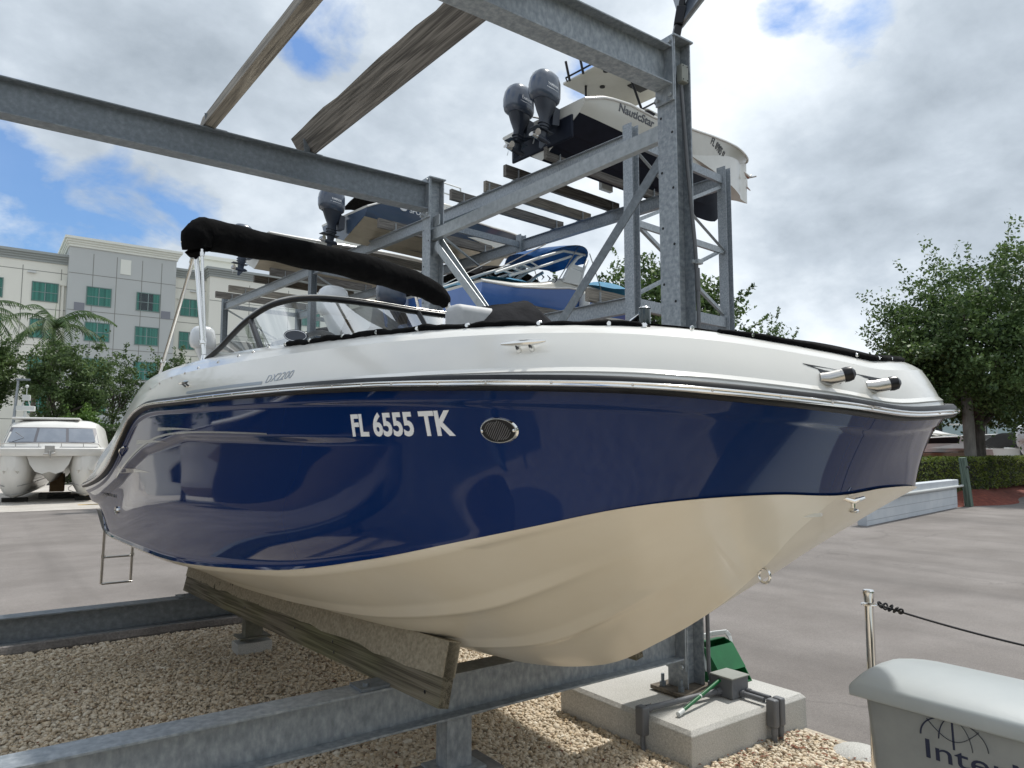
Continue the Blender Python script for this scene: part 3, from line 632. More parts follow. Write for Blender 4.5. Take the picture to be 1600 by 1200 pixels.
# bottom with two strakes and a chine flat
def bottom(i):
    C, Kp = cC[i], cK[i]; out = []
    s = C.x; amp = sstep(.30, 1.0, s); cv = .035 * amp
    for v in list(np.linspace(0, .30, 7)) + [.33, .345, .36, .39] + list(np.linspace(.42, .60, 6)) + [.64, .655, .67, .70] + list(np.linspace(.73, .93, 6)) + [.955, .965, .985, 1.0]:
        p = Kp.lerp(C, v); n = (C - Kp).cross(V(1, 0, 0)); n = V(0, -n.z, n.y) if False else V(0, (Kp.z - C.z), -(0 - 1) * 0)
        dn = V(0, 1, -2.2).normalized() if C.y > .3 else V(-.5, 0, -.8).normalized()
        off = cv * math.sin(math.pi * v)
        st = 0
        for c0 in (.345, .655):
            if v > c0 - .016: st = 0
            if c0 - .02 <= v < c0 + .04: st = .016 * (1 if c0 - .001 <= v <= c0 + .016 else (.5 if v < c0 else .0 if v > c0 + .03 else .6))
            if st: break
        off += st * amp * (1 - .5 * sstep(3, 5, s))
        if .96 <= v < .99: off += .010 * amp
        out.append(p + dn * off)
    out[0].y = 0; out[0].z = Kp.z
    return out
hb = [bottom(i) for i in range(NS)]
mb = MB(); mb.grid(hb); mb.grid([[mir(p) for p in r] for r in hb], flip=True)      # two sides meeting in a crisp keel line
hbot = mb.build('hull_bottom', BOTTOM, boat_root, smooth=32)
# deck moulding
def deck_row(i):
    Rr, a, b, c = cR[i], c1[i], c2[i], c3[i]; n = nR[i]
    base = Rr + V(0, 0, .012) - n * .012
    r = [base, base + (a - base) * .8 - n * .002, a + n * .001, a + V(0, 0, .004) - n * .004, a + V(0, 0, .012) - n * .012]
    bb = b + n * .003
    st = a + V(0, 0, .012) - n * .012
    for t in (.25, .5, .75): r.append(st.lerp(bb, t) + n * .003 * math.sin(math.pi * t))
    r += [bb, b + (c - b) * .15 + V(0, 0, .004)]
    for t in (.4, .7, .9): r.append(b.lerp(c, t) + (n + V(0, 0, 1)) * .004 * math.sin(math.pi * t))
    r.append(c)
    inn = lambda k, z: V(c.x + (k if c.x < .6 else 0) * (1 - sstep(.2, .6, c.x)) + .0, max(0, c.y - k * sstep(0, .15, c.y)), z)
    q = V(c.x, c.y, c.z); d1 = min(.03, c.y * .4); d2 = min(.13, c.y * .6)
    fx = (1 - sstep(.1, .7, c.x))
    r += [V(c.x + .03 * fx, c.y - d1, c.z + .004), V(c.x + .13 * fx, c.y - d2, c.z), V(c.x + .14 * fx, c.y - d2 - min(.01, c.y * .05), c.z - .03), V(c.x + .15 * fx, c.y - d2 - min(.03, c.y * .05), min(1.40, c.z - .05))]
    return r
hd = [deck_row(i) for i in range(NS)]
for r in hd[:1]:
    for p in r: p.y = 0
full = [[mir(p) for p in r] for r in hd[::-1]] + hd[1:]
mb = MB(); mb.grid(full)
inner = [r[-1] for r in hd]
mb.add([mir(p) for p in inner[::-1]] + inner[1:], [tuple(range(2 * NS - 1))])      # cockpit sole
e = hd[-1]
mb.add(e + [mir(p) for p in e[::-1]], [tuple(range(2 * len(e)))][0:0] + [(i, i + 1, 2 * len(e) - 2 - i, 2 * len(e) - 1 - i) for i in range(len(e) - 1)])
deck = mb.build('deck', WHITE, boat_root, smooth=15)
def bvh(*objs):
    vs = []; fs = []
    for o in objs:
        n = len(vs); vs += [v.co.copy() for v in o.data.vertices]; fs += [tuple(i + n for i in p.vertices) for p in o.data.polygons]
    return BVHTree.FromPolygons(vs, fs)
TREE = bvh(hull, deck)
def side_at(s, z, dirn=(0, -1, 0)):       # point and normal on the starboard skin at station s, height z
    d = V(dirn).normalized()
    o = V(s, 0, z) - d * 3.0 if abs(d.x) < .01 else V(s, 0, z) - d * 3.0
    loc, n, _, _ = TREE.ray_cast(o, d)
    if loc is None: return V(s, 1.2, z), V(0, 1, 0)
    if n.dot(d) > 0: n = -n
    return loc, n
# ------------------------------------------------------------ fittings of the bowrider
def interp_curve(c, s):
    for i in range(1, NS):
        if c[i].x >= s:
            t = (s - c[i - 1].x) / max(1e-6, c[i].x - c[i - 1].x); return c[i - 1].lerp(c[i], t), nrm(c, i)
    return c[-1].copy(), nrm(c, NS - 1)
# rub rail: black rubber with a polished insert and its screws
pathR = [mir(p) for p in cR[::-1]] + cR[1:]
nn_ = [mir(n) for n in nR[::-1]] + nR[1:]
def section_sweep(path, norms, prof):
    return [[p + n * x + V(0, 0, z) for x, z in prof] for p, n in zip(path, norms)]
mb = MB(); mb.grid(section_sweep(pathR, nn_, [(-.012, -.019), (.014, -.019), (.020, -.014), (.022, .0), (.020, .014), (.012, .022), (-.012, .022)]), closed=False, flip=True)
mb.build('rub_rail', RUBBER, boat_root, smooth=40)
mb = MB(); mb.grid(section_sweep(pathR, nn_, [(.021, -.0085), (.027, -.0085), (.030, -.005), (.0285, -.001), (.0285, .001), (.030, .004), (.027, .0075), (.021, .0075)]), flip=True)
mb.build('rail_insert', CHROME, boat_root, smooth=60)
mb = MB(); acc = 0
for i in range(1, NS):
    acc += (cR[i] - cR[i - 1]).length
    if acc > .15:
        acc = 0
        for q, n in ((cR[i], nR[i]), (mir(cR[i]), mir(nR[i]))): mb.ball(q + n * .0285, .0035, 8)
mb.build('rail_screw', STEELB, boat_root)
# registration and model lettering, drawn on the skin of the hull
def on_side(s0, z0, dz=0.0):
    def f(x, y):
        return side_at(s0 - x, z0 + y + dz * x)
    return f
def fit_text(st, size_w, size_h, **k):     # font size and width factor so the text is size_w x size_h
    vs, fs = text_geo(st, 1.0, 1.0, k.get('bold', .02), k.get('shear', 0), k.get('spacing', 1))
    w = max(v[0] for v in vs) - min(v[0] for v in vs); h = max(v[1] for v in vs) - min(0, 0)
    return size_h / h, size_w / w / (size_h / h)
sz, xs = fit_text('FL 6555 TK', .487, .070, bold=.03)
lettering('FL 6555 TK', sz, on_side(1.222, 1.651, -.010), 'registration_number', LETW, boat_root, xs=xs, bold=.03)
sz, xs = fit_text('DX2200', .245, .030, bold=-.006, shear=.35)
lettering('\u2610X2200'.replace('\u2610', 'D'), sz, on_side(1.925, 1.871, .012), 'model_lettering', LETG, boat_root, xs=xs, bold=-.006, shear=.35)
def strip_on(pts, w0, w1, th, name, m, n=40, fn=side_at):      # tapering band laid on the side skin through (s, z) points
    c = catmull([(p[0], p[1], 0) for p in pts], n); A = []; B = []
    for k, p in enumerate(c):
        a = c[min(k + 1, n - 1)] - c[max(k - 1, 0)]; a = a / (np.linalg.norm(a) + 1e-9); w = (w0 + (w1 - w0) * k / (n - 1)) / 2
        for q, sg in ((A, 1), (B, -1)):
            l, nn = fn(p[0] - a[1] * w * sg, p[1] + a[0] * w * sg); q.append(l + nn * th)
    return [A, B]
mb = MB(); mb.grid(strip_on([(2.95, 1.896), (2.4, 1.886), (1.95, 1.874)], .014, .013, .0012, '', None)); mb.build('side_stripe', LETG, boat_root)
# silver swoosh and the three blades at the quarter
mb = MB()
mb.grid(strip_on([(1.86, 1.668), (2.3, 1.682), (2.8, 1.693), (3.2, 1.690), (3.5, 1.672), (3.8, 1.632), (4.1, 1.570), (4.35, 1.505), (4.62, 1.42)], .006, .020, .002, '', None, 70))
for a, b, w in (((3.42, 1.722), (2.72, 1.705), .020), ((3.95, 1.655), (3.28, 1.652), .030), ((4.5, 1.475), (3.72, 1.478), .038)):
    mb.grid(strip_on([a, ((a[0] + b[0]) / 2, (a[1] + b[1]) / 2 + .003), b], w, .001, .002, '', None, 24))
mb.build('quarter_graphic', SILV, boat_root)
# small dark lettering at the stern and the drain fittings
for k, (s_, w_) in enumerate(((5.28, .05), (5.20, .09), (5.09, .07), (5.0, .10), (4.88, .06))):
    mb = MB(); mb.grid(strip_on([(s_, 1.285), (s_ - w_ / 2, 1.285), (s_ - w_, 1.285)], .022, .022, .0015, '', None, 6)); mb.build('faded_stern_mark', LETK, boat_root)
def disc_on(mb, s, z, rs, rz, th, fn=side_at, n=28, m=0, inner=0.0):
    c, nc = fn(s, z); ring = []; ring2 = []
    for k in range(n):
        t = 2 * math.pi * k / n; l, nn = fn(s + math.cos(t) * rs, z + math.sin(t) * rz); ring.append(l - nn * .002); ring2.append(c + (l - c) * .90 + nn * th)
    if inner:
        ins = [c + (p - c) * inner for p in ring2]; mb.grid([ring, ring2, ins], m, closed=True)
    else: mb.grid([ring, ring2], m, closed=True); mb.poly(ring2, m)
mb = MB(); disc_on(mb, .580, 1.655, .063, .036, .004); mb.build('vent_rim', CHROME, boat_root)
mb = MB(); disc_on(mb, .580, 1.655, .0585, .033, .0052); vent = mb.build('speaker_vent', RUBBER, boat_root)
mb = MB()
for k in range(-6, 7):
    o = k * .0058; hl = math.sqrt(max(0, 1 - (o / .040) ** 2)) * .030
    if hl < .006: continue
    pts = []
    for t in (-1, 0, 1):
        ds = -(o * .9 + t * hl * .55); dz = -o * .45 + t * hl * .75
        if (ds / .044) ** 2 + (dz / .027) ** 2 > 1.02: ds *= .9; dz *= .82
        l, n = side_at(.580 + ds, 1.655 + dz); pts.append(l + n * .0058)
    mb.tube(pts, .0011, 6)
mb.build('grille', mat('grille_grey', (.16, .16, .17), rough=.4), vent)
mb = MB()
for ds in (-.050, .050):
    l, n = side_at(.580 + ds, 1.655); mb.ball(l + n * .005, .005, 10)
mb.build('screw', CHROME, vent)
for s, z in ((4.81, 1.19),):
    mb = MB(); disc_on(mb, s, z, .050, .028, .012, inner=.55); mb.build('drain_fitting', CHROME, boat_root)
    mb = MB(); disc_on(mb, s, z, .028, .016, .006); mb.build('drain_hole', BLACKM, boat_root)
mb = MB(); l, n = side_at(4.35, 1.60); mb.tube([l + V(.05, 0, -.03) + n * .004, l + n * .022 + V(.02, 0, 0), l + n * .022 + V(-.02, 0, .02), l + V(-.05, 0, .03) + n * .004], .006, 8); mb.build('grab_loop', CHROME, boat_root)
# mooring cleats, lying along the side of the deck
def cleat(s, z, L_, name='mooring_cleat'):
    c, n = side_at(s, z); a, na = side_at(s - .03, z); t = (a - c).normalized(); up = t.cross(n).normalized()
    if up.z < 0: up = -up
    mb = MB(); o = c + n * .020 + up * .006
    mb.tube([o - t * L_ / 2 + n * .002, o - t * L_ * .30, o - t * L_ * .12, o + t * L_ * .12, o + t * L_ * .30, o + t * L_ / 2 + n * .002], [.003, .0065, .0085, .0085, .0065, .003], 10, flat=1.0)
    for k in (-.15, .15): mb.tube([c + t * L_ * k - n * .003 - up * .003, o + t * L_ * k - up * .002], [.0085, .0065], 10)
    mb.build(name, CHROME, boat_root)
cleat(.510, 1.866, .128); cleat(2.98, 1.938, .17)
# deck snaps
mb = MB()
for s, z in ((2.14, 2.052), (2.26, 2.043), (2.41, 2.040), (2.65, 2.034), (2.93, 2.030), (3.12, 2.018), (3.375, 2.015), (3.62, 2.0), (3.85, 1.985)):
    l, n = side_at(s, z - .006); mb.tube([l, l + n * .005], [.0075, .005], 10)
mb.build('snap', STEELB, boat_root)
# canvas over the bow cockpit: rolled edge with snaps, and the stretched cover itself
def edge_pt(s, out=.015, dz=-.009):
    p, n = interp_curve(c3, s); return p + n * out + V(0, 0, dz), n
def edge_path(s0, s1, n, sd=1):
    out = []
    for k in range(n):
        s = s0 + (s1 - s0) * k / (n - 1); p, nn = edge_pt(s); p = p + V(0, 0, .0035 * math.sin(s * 21) + .002 * math.sin(s * 53)); out.append(p if sd > 0 else mir(p))
    return out
def roll(path, r0, r1, name):
    K = len(path); rr = []
    for k in range(K):
        e = min(1, k / 3, (K - 1 - k) / 3); rr.append((r0 + (r1 - r0) * k / (K - 1)) * (.55 + .45 * math.sqrt(max(0, e))) * (1 + .08 * math.sin(k * 1.9)))
    mb = MB(); mb.tube(path, rr, 12, flat=.62, up=(0, 0, 1)); return mb.build(name, FABRIC, boat_root, smooth=70)
e1 = edge_path(.335, 1.95, 70); roll(e1, .0215, .0215, 'cover_edge')
idx = [k for k in range(NS) if .118 < c3[k].x < .245 and c3[k].y > .02]
bowp = [c3[k] + nrm(c3, k) * .008 for k in idx]
full = [mir(p) for p in [c3[k] + nrm(c3, k) * .008 for k in range(NS) if c3[k].x < .9 and c3[k].y > .02][::-1]] + bowp
roll(full, .017, .020, 'cover_edge')
roll(edge_path(.9, 1.95, 40, -1), .018, .018, 'cover_edge')
mb = MB(); rowsC = []
for i in range(NS):
    if c3[i].x > 1.98: break
    p = c3[i]; row = []
    for k in range(-10, 11):
        t = k / 10; y = p.y * t * .99; row.append(V(p.x, y, p.z + .003 + .035 * (1 - t * t) * sstep(0, .6, p.x) + .003 * math.sin(y * 9 + p.x * 7)))
    rowsC.append(row)
mb.grid(rowsC); mb.build('bow_cover', FABRIC, boat_root, smooth=70)
snap_s = [.345, .405, .555, .785, 1.0, 1.22, 1.44, 1.70, 1.92]
mb = MB()
for s in snap_s:
    p, n = edge_pt(s, .0345, -.006); mb.tube([p - n * .004, p + n * .003], [.0085, .0055], 12)
for k in range(NS):
    pass
for b in (.56, .42, .22, .05, -.08, -.22, -.4, -.55):
    k = min(range(NS), key=lambda i: abs(c3[i].y - abs(b))); p = c3[k]; n = nrm(c3, k)
    if b < 0: p, n = mir(p), mir(n)
    p = p + n * .024 + V(0, 0, .0); mb.tube([p - n * .003, p + n * .002], [.0065, .004], 12)
mb.build('cover_snap', CHROME, boat_root)
# bow: two stainless chocks over a dark patch painted as the slot's shade
def front_at(b, z):
    d = V(1, 0, 0); l, n, _, _ = TREE.ray_cast(V(-2, b, z), d)
    if l is None: return V(0, b, z), V(-1, 0, 0)
    if n.dot(d) > 0: n = -n
    return l, n
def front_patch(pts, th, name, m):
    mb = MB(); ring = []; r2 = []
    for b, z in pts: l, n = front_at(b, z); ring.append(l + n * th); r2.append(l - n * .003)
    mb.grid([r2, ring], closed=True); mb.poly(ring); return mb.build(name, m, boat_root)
front_patch([(.345, 1.832), (.24, 1.822), (.13, 1.813), (-.03, 1.806), (-.03, 1.802), (.05, 1.800), (.062, 1.775), (.080, 1.776), (.088, 1.804), (.215, 1.812), (.232, 1.782), (.29, 1.785), (.300, 1.818), (.33, 1.826)], .0012, 'bow_slot_shade', BLACKM)  # flat dark outline on the skin, shadow gap of the recess as colour
for b, z in ((.275, 1.789), (.070, 1.778)):
    l, n = front_at(b, z); ax = (n * .75 + V(0, -.62, -.06)).normalized()
    mb = MB(); mb.tube([l + V(0, .030, .006) - n * .012, l + V(0, .012, 0) + n * .006, l + n * .018 + ax * .006, l + n * .018 + ax * .022], [.017, .020, .0195, .0185], 18, flat=.95)
    ch = mb.build('bow_chock', STEELB, boat_root)
    mb = MB(); e0 = l + n * .018 + ax * .022; mb.tube([e0, e0 + ax * .010, e0 + ax * .022, e0 + ax * .030], [.0195, .0205, .018, .007], 18); mb.build('black_tip', BLACKM, ch)
    mb = MB(); mb.ball(l + n * .034 + ax * .004 + V(0, 0, .006), .0055, 10); mb.build('screw', STEELB, ch)
# towing eye on the stem and the fitting under the bow
mb = MB(); c = V(.472, .0, 1.200); tw = V(-.62, 0, -.78)
ringp = [c + V(-.017, 0, -.002) + V(math.cos(t) * -.021 + .0, 0, math.sin(t) * .024) for t in np.linspace(0, 2 * math.pi, 20, endpoint=False)]
mb.tube(ringp, .0045, 8, closed=True, up=(0, 1, 0)); mb.tube([c + V(.012, 0, .014), c + V(-.001, 0, .004)], .006, 8); mb.build('towing_eye', CHROME, boat_root)
mb = MB(); c = V(.20, -.10, 1.452)
mb.tube([c + V(-.02, -.03, .006), c + V(0, 0, -.006), c + V(.02, .03, .006)], [.005, .010, .005], 10); mb.tube([c, c + V(0, 0, -.026)], [.008, .006], 10); mb.ball(c + V(0, 0, -.034), .013, 12, sc=(1.3, 1, .7)); mb.build('anchor_eye', CHROME, boat_root)
# chrome and black light on the gunwale
p, n = interp_curve(c3, .42)
mb = MB(); q = V(p.x - .04, p.y - .125, p.z + .005); mb.lathe([(0, .046), (.013, .046), (.0165, .040), (.0165, 0)], q, 20); mb.build('deck_light', mat('smoked_lens', (.015, .03, .03), rough=.1, coat=.6), boat_root)
mb = MB(); mb.tube([q + V(.055, .01, 0), q + V(.035, .005, .014), q + V(.012, 0, .030)], [.014, .015, .009], 12, flat=.6); mb.tube([q + V(0, 0, .044), q + V(0, 0, .049)], [.0175, .012], 18); mb.build('light_cap', CHROME, boat_root)
# white backrest and the charcoal sun-bed cover standing behind the bow canvas
mb = MB(); mb.box((1.72, .25, 2.165), (.12, .34, .17), m=0); mb.build('backrest', VINYL, boat_root, bevel=.035, seg=4)
G = []
for i in range(15):
    u = i / 14; row = []
    for j in range(13):
        v = j / 12; hgt = (.26 * math.exp(-((v - .52) / .16) ** 2) + .22 * math.exp(-((v - .26) / .16) ** 2)) * math.sin(math.pi * min(1, u * 1.0)) ** .5 + .008 * math.sin(7 * u + 11 * v)
        row.append(V(1.50 + .50 * u, .42 - .82 * v, 2.035 + max(0, hgt) * (1 if 0 < j < 12 else 0)))
    G.append(row)
mb = MB(); mb.grid(G); mb.build('seat_cover', FABG, boat_root, smooth=80)
# windscreen
WT = [(3.06, 1.09, 2.088), (2.85, 1.08, 2.128), (2.7, 1.07, 2.171), (2.5, 1.05, 2.226), (2.35, 1.0, 2.272), (2.25, .92, 2.294), (2.18, .8, 2.300), (2.14, .6, 2.295), (2.10, .4, 2.280), (2.08, .2, 2.276), (2.07, 0, 2.28)]
WB = [(3.03, 1.06, 2.088), (2.80, 1.055, 2.076), (2.6, 1.045, 2.068), (2.40, 1.02, 2.056), (2.22, .965, 2.046), (2.08, .87, 2.046), (1.99, .75, 2.05), (1.93, .57, 2.05), (1.88, .4, 2.05), (1.86, .2, 2.05), (1.85, 0, 2.05)]
wt = [V(*p) for p in catmull(WT, 50)]; wb = [V(*p) for p in catmull(WB, 50)]
wt = wt + [mir(p) for p in wt[:-1][::-1]]; wb = wb + [mir(p) for p in wb[:-1][::-1]]
ws = MB(); ws.tube(wt, .015, 10, flat=.85); ws.tube([p + V(0, 0, .006) for p in wb], .010, 8)
wsf = ws.build('windshield_frame', BLACKM, boat_root, smooth=60)
mb = MB(); mb.tube([p + V(0, 0, .0165) for p in wt], .004, 6); mb.build('frame_trim', STEELB, wsf, smooth=60)
def pane(i0, i1, name='windshield_pane'):
    G = [[wb[i] + V(0, 0, .008), wb[i].lerp(wt[i], .5), wt[i]] for i in range(i0, i1 + 1)]
    mb = MB(); mb.grid(G); mb.build(name, GLASS, boat_root, smooth=80)
stops = [0, 15, 40, 58, 83, len(wt) - 1]
for a, b in zip(stops[:-1], stops[1:]): pane(a, b)
for k in stops[1:-1]:
    mb = MB(); t = (wt[k] - wb[k]).normalized(); mb.bar(wb[k], wt[k], .026, .018, up=V(wt[k].x - 2.5, wt[k].y, 0)); mb.build('mullion', mat('grey_anodised', (.12, .12, .13), rough=.4, metal=.5) if k == 15 else BLACKM, boat_root, bevel=.002, seg=1)
# helm console, seats and steering wheel behind the glass
mb = MB(); mb.box((2.62, .55, 1.80), (.5, .72, .56)); mb.build('helm_console', WHITE2, boat_root, bevel=.04, seg=3)
mb = MB(); mb.box((2.62, -.60, 1.80), (.5, .62, .56)); mb.build('passenger_console', WHITE2, boat_root, bevel=.04, seg=3)
mb = MB(); c = V(2.94, .52, 2.10)
mb.tube([c + V(.05 * math.cos(t) * -1, .17 * math.sin(t), .165 * math.cos(t)) for t in np.linspace(0, 2 * math.pi, 24, endpoint=False)], .014, 8, closed=True)
mb.tube([c + V(-.15, 0, -.05), c], .02, 8)
for t in (0, 2.1, 4.2): mb.tube([c, c + V(-.05 * math.cos(t), .16 * math.sin(t), .16 * math.cos(t))], .010, 6)
mb.build('steering_wheel', BLACKM, boat_root)
for y in (.55, -.6):
    mb = MB(); mb.box((3.55, y, 1.72), (.50, .52, .16)); mb.box((3.80, y, 1.93), (.14, .52, .46)); mb.build('helm_seat', VINYL, boat_root, bevel=.05, seg=3)
mb = MB(); mb.box((4.9, 0, 1.62), (.55, 1.9, .20)); mb.build('stern_seat', VINYL, boat_root, bevel=.05, seg=3)
# stickers on the glass
l = wb[24].lerp(wt[24], .42); mb = MB(); 
i = 22; c = wb[i].lerp(wt[i], .30); t1 = (wb[i + 3] - wb[i - 3]).normalized(); t2 = (wt[i] - wb[i]).normalized(); n_ = t1.cross(t2)
if n_.x > 0: n_ = -n_
ring = [c + n_ * .003 + t1 * math.cos(a) * .062 + t2 * math.sin(a) * .036 for a in np.linspace(0, 2 * math.pi, 28, endpoint=False)]
mb.poly(ring); st = mb.build('windshield_sticker', LETK, boat_root)
ring2 = [c + n_ * .0045 + t1 * math.cos(a) * .056 + t2 * math.sin(a) * .030 for a in np.linspace(0, 2 * math.pi, 28, endpoint=False)]
mb = MB(); mb.tube(ring2, .0015, 4, closed=True); mb.build('sticker_line', LETW, st)
# folded bimini in its black boot, on stainless poles
BP = [(3.30, 1.105, 2.700), (3.28, 1.125, 2.755), (3.285, 1.10, 2.812), (3.314, 1.03, 2.838), (3.35, .761, 2.840), (3.40, .424, 2.842), (3.48, .029, 2.846), (3.58, -.314, 2.838), (3.64, -.579, 2.808), (3.69, -.745, 2.765), (3.71, -.80, 2.72)]
bp = [V(*p) for p in catmull(BP, 60)]
mb = MB(); G = []; n_r = 28
rad = catmull([(0, .040, 0), (0, .062, 0), (0, .074, 0), (0, .078, 0), (0, .068, 0), (0, .070, 0), (0, .074, 0), (0, .076, 0), (0, .072, 0), (0, .060, 0), (0, .036, 0)], 60)
bp_ = []
for k in range(60):
    a = (bp[min(k + 1, 59)] - bp[max(k - 1, 0)]).normalized(); s_ = V(0, 0, 1).cross(a)
    if s_.length < .5: s_ = V(1, 0, 0) - a * a.x
    s_.normalize(); u_ = a.cross(s_); row = []
    r0 = 1.17 * rad[k][1] * (1 + .03 * math.sin(k * .9))
    for i in range(n_r):
        t = 2 * math.pi * i / n_r
        w = mnoise.noise(V(k * .21 + 3, math.cos(t) * 1.3, math.sin(t) * 1.3)) * .07 + mnoise.noise(V(k * .62, math.cos(t) * 2.2, math.sin(t) * 2.2 + 9)) * .07
        sag = .15 * max(0, -math.sin(t)) * (1 - abs(k - 30) / 30)
        row.append(bp[k] + (s_ * math.cos(t) * .85 + u_ * math.sin(t)) * r0 * (1 + w + sag))
    G.append(row)
mb.grid(G, closed=True); mb.poly(G[0][::-1]); mb.poly(G[-1])
mb.build('bimini_boot', FABRIC, boat_root, smooth=80)
mb = MB()
for k in (6, 18, 30, 31, 42, 50): mb.ball(G[k][7 if k != 30 else 9], .004, 8)
mb.build('boot_snap', CHROME, boat_root)
def pole(a, b, r=.0125, foot=True, knuckle=True):
    mb = MB(); a, b = V(a), V(b); mb.cyl(a, b, r, 12)
    if knuckle: mb.cyl(b + (a - b) * .10, b + (a - b) * .13, r * 1.5, 12); mb.cyl(a + (b - a) * .03, a + (b - a) * .07, r * 1.5, 12)
    if foot: mb.tube([b + V(0, 0, -.035), b + V(0, 0, .0)], [.022, .013], 10); mb.box(b + V(0, 0, -.035), (.06, .03, .008))
    mb.build('bimini_pole', CHROME, boat_root)
pole((3.30, 1.115, 2.74), (3.19, 1.075, 2.125), .014)
pole((3.33, 1.11, 2.72), (4.28, 1.08, 2.105), .011)
pole((3.22, 1.10, 2.72), (3.19, 1.07, 2.14), .008, False)
pole((3.70, -.78, 2.76), (3.42, -1.06, 2.13), .014); pole((3.71, -.76, 2.78), (3.62, -1.06, 2.13), .011); pole((3.60, -.45, 2.80), (4.25, -1.06, 2.13), .011)
# boarding ladder hanging from the swim platform
mb = MB()
for y0, y1 in ((1.035, 1.046), (.80, .812)):
    mb.tube([(6.10, y0, 1.16), (6.40, y0, 1.14), (6.47, y0, 1.08), (6.465, y1, .43)], .0125, 10); mb.cyl((6.466, (y0 + y1) / 2, .655), (6.466, (y0 + y1) / 2, .685), .018, 10)
lad = mb.build('boarding_ladder', STEELB, boat_root)
for z in (.43, .66, .90):
    mb = MB(); mb.bar((6.465, 1.046, z), (6.465, .80, z), .035, .016); mb.build('rung', STEELB, lad, bevel=.004)
mb = MB(); mb.box((6.22, 0, 1.24), (.55, 2.2, .09)); mb.build('swim_platform', WHITE, boat_root, bevel=.03, seg=3)

# ------------------------------------------------------------ the bunks of this boat (parts of the rack)
def bunk(pn, pf, tn, tf, wood, th=.05):
    pn, pf, tn, tf = map(V, (pn, pf, tn, tf))
    a = (pf - pn).normalized(); u = (tn - pn); u = (u - a * u.dot(a)); h = u.length; u.normalize(); s = a.cross(u).normalized()
    if s.x < 0: s = -s
    rnd = random.Random(4); n = 26; L_ = (pf - pn).length
    def strip(lo, hi, o0, o1, m, name, rag=0.0, g0=0.0):
        mb = RW(); P = []; g = []
        for k in range(n + 1):
            t = k / n; q = pn.lerp(pf, t); hh = h + ((tf - pf).length - h) * t; r = rnd.uniform(-1, 1) * rag
            for x, y in ((o0, lo + r), (o1, lo + r), (o1, hi), (o0, hi)):
                P.append(q + s * x + u * (y if y < hh else hh)); g.append((t * L_, x, y))
        F = []
        for k in range(n):
            for i in range(4):
                j = (i + 1) % 4; F.append((k * 4 + i, k * 4 + j, k * 4 + 4 + j, k * 4 + 4 + i))
        F += [(3, 2, 1, 0), (n * 4, n * 4 + 1, n * 4 + 2, n * 4 + 3)]
        mb.add(P, F, 0, g); return mb.build(name, m, rack)
    strip(0, h - .004, 0, th, wood, 'bunk_board')
    strip(h * .44, h + .004, -.007, th + .007, CARP, 'bunk_carpet', .010)
bunk((1.516, 2.545, .597), (1.385, 6.25, .51), (1.572, 2.545, .845), (1.43, 6.25, .70), WOODM)
bunk((2.62, 2.545, .597), (2.62, 6.25, .51), (2.565, 2.545, .845), (2.57, 6.25, .70), WOODM)
for x, y, z in ((1.50, NY, .592), (2.62, NY, .592), (1.43, FY, .502), (2.62, FY, .502)):
    mb = RW(); mb.box((x - .03, y, z), (.20, .12, .012)); bolt(mb, (x - .09, y - .02, z + .006)); mb.build('bunk_bracket', GALVD, rack)
mb = RW()
for k, (t, f) in enumerate(((.03, .3), (.26, .28), (.27, .62), (.40, .55), (.62, .5), (.96, .4))):
    q = V(1.516, 2.545, .597).lerp(V(1.385, 6.25, .51), t) + (V(.056, 0, .248) * .5 * f); mb.ball(q + V(-.001, 0, 0), .009, 8, sc=(.3, 1, 1))
mb.build('bolt_hole', BLACKM, rack)
# ============================================================ things round the column foot
PZ = .185
pier = thing('concrete_pier', 'square light concrete footing under the steel column, with chamfered top', 'concrete footing', (3.5, 3.03, 0))
mb = MB((3.5, 3.03, 0)); X0, X1, Y0, Y1 = 2.99, 4.01, 2.53, 3.55
G = [[V(x, y, z) for x, y in ((X0 + i, Y0 + i), (X1 - i, Y0 + i), (X1 - i, Y1 - i), (X0 + i, Y1 - i))] for i, z in ((0, -.05), (0, PZ - .022), (.020, PZ))]
mb.grid(G, closed=True); mb.poly(G[-1]); mb.build('footing_block', CONCB, pier, smooth=0, bevel=.004)
def footing(x, y, label, sx=.40, sy=.24, cap=True):
    t = thing('block_footing', label, 'concrete block', (x, y, 0)); mb = MB(); mb.box((0, 0, .035), (sx - .03, sy - .03, .11)); mb.build('block', CONCB, t, bevel=.004)
    if cap: mb = MB(); mb.box((0, 0, .1055), (sx, sy, .031)); mb.build('cap_slab', mat('dark_cap_concrete', (.15, .145, .14), (.24, .23, .22), rough=.9, scale=12, bump=.2), t, bevel=.004)
footing(1.90, 3.03, 'small concrete block with dark cap under the near low beam')
footing(1.88, 6.07, 'small concrete block under the far low beam', .3, .2, False)
PLAST = mat('grey_pvc', (0.115, 0.12, 0.13), (0.145, 0.15, 0.16), rough=.5, scale=8)
PLASTL = mat('grey_box_lid', (0.25, 0.26, 0.235), (0.29, 0.30, 0.27), rough=.6, scale=8)
jb = thing('junction_box', 'grey electrical junction box with pale lid on the concrete footing beside the column', 'junction box', (3.63, 2.78, PZ))
mb = MB(); mb.box((0, 0, .058), (.150, .150, .110)); mb.build('box_body', PLAST, jb, bevel=.004)
mb = MB(); mb.box((0, 0, .117), (.162, .162, .010)); mb.build('box_lid', PLASTL, jb, bevel=.004)
mb = MB(); mb.tube([(.07, .045, .05), (.115, .045, .05)], .018, 8); mb.box((.125, .045, .055), (.03, .05, .05)); mb.build('cable_fitting', PLASTL, jb, bevel=.003)
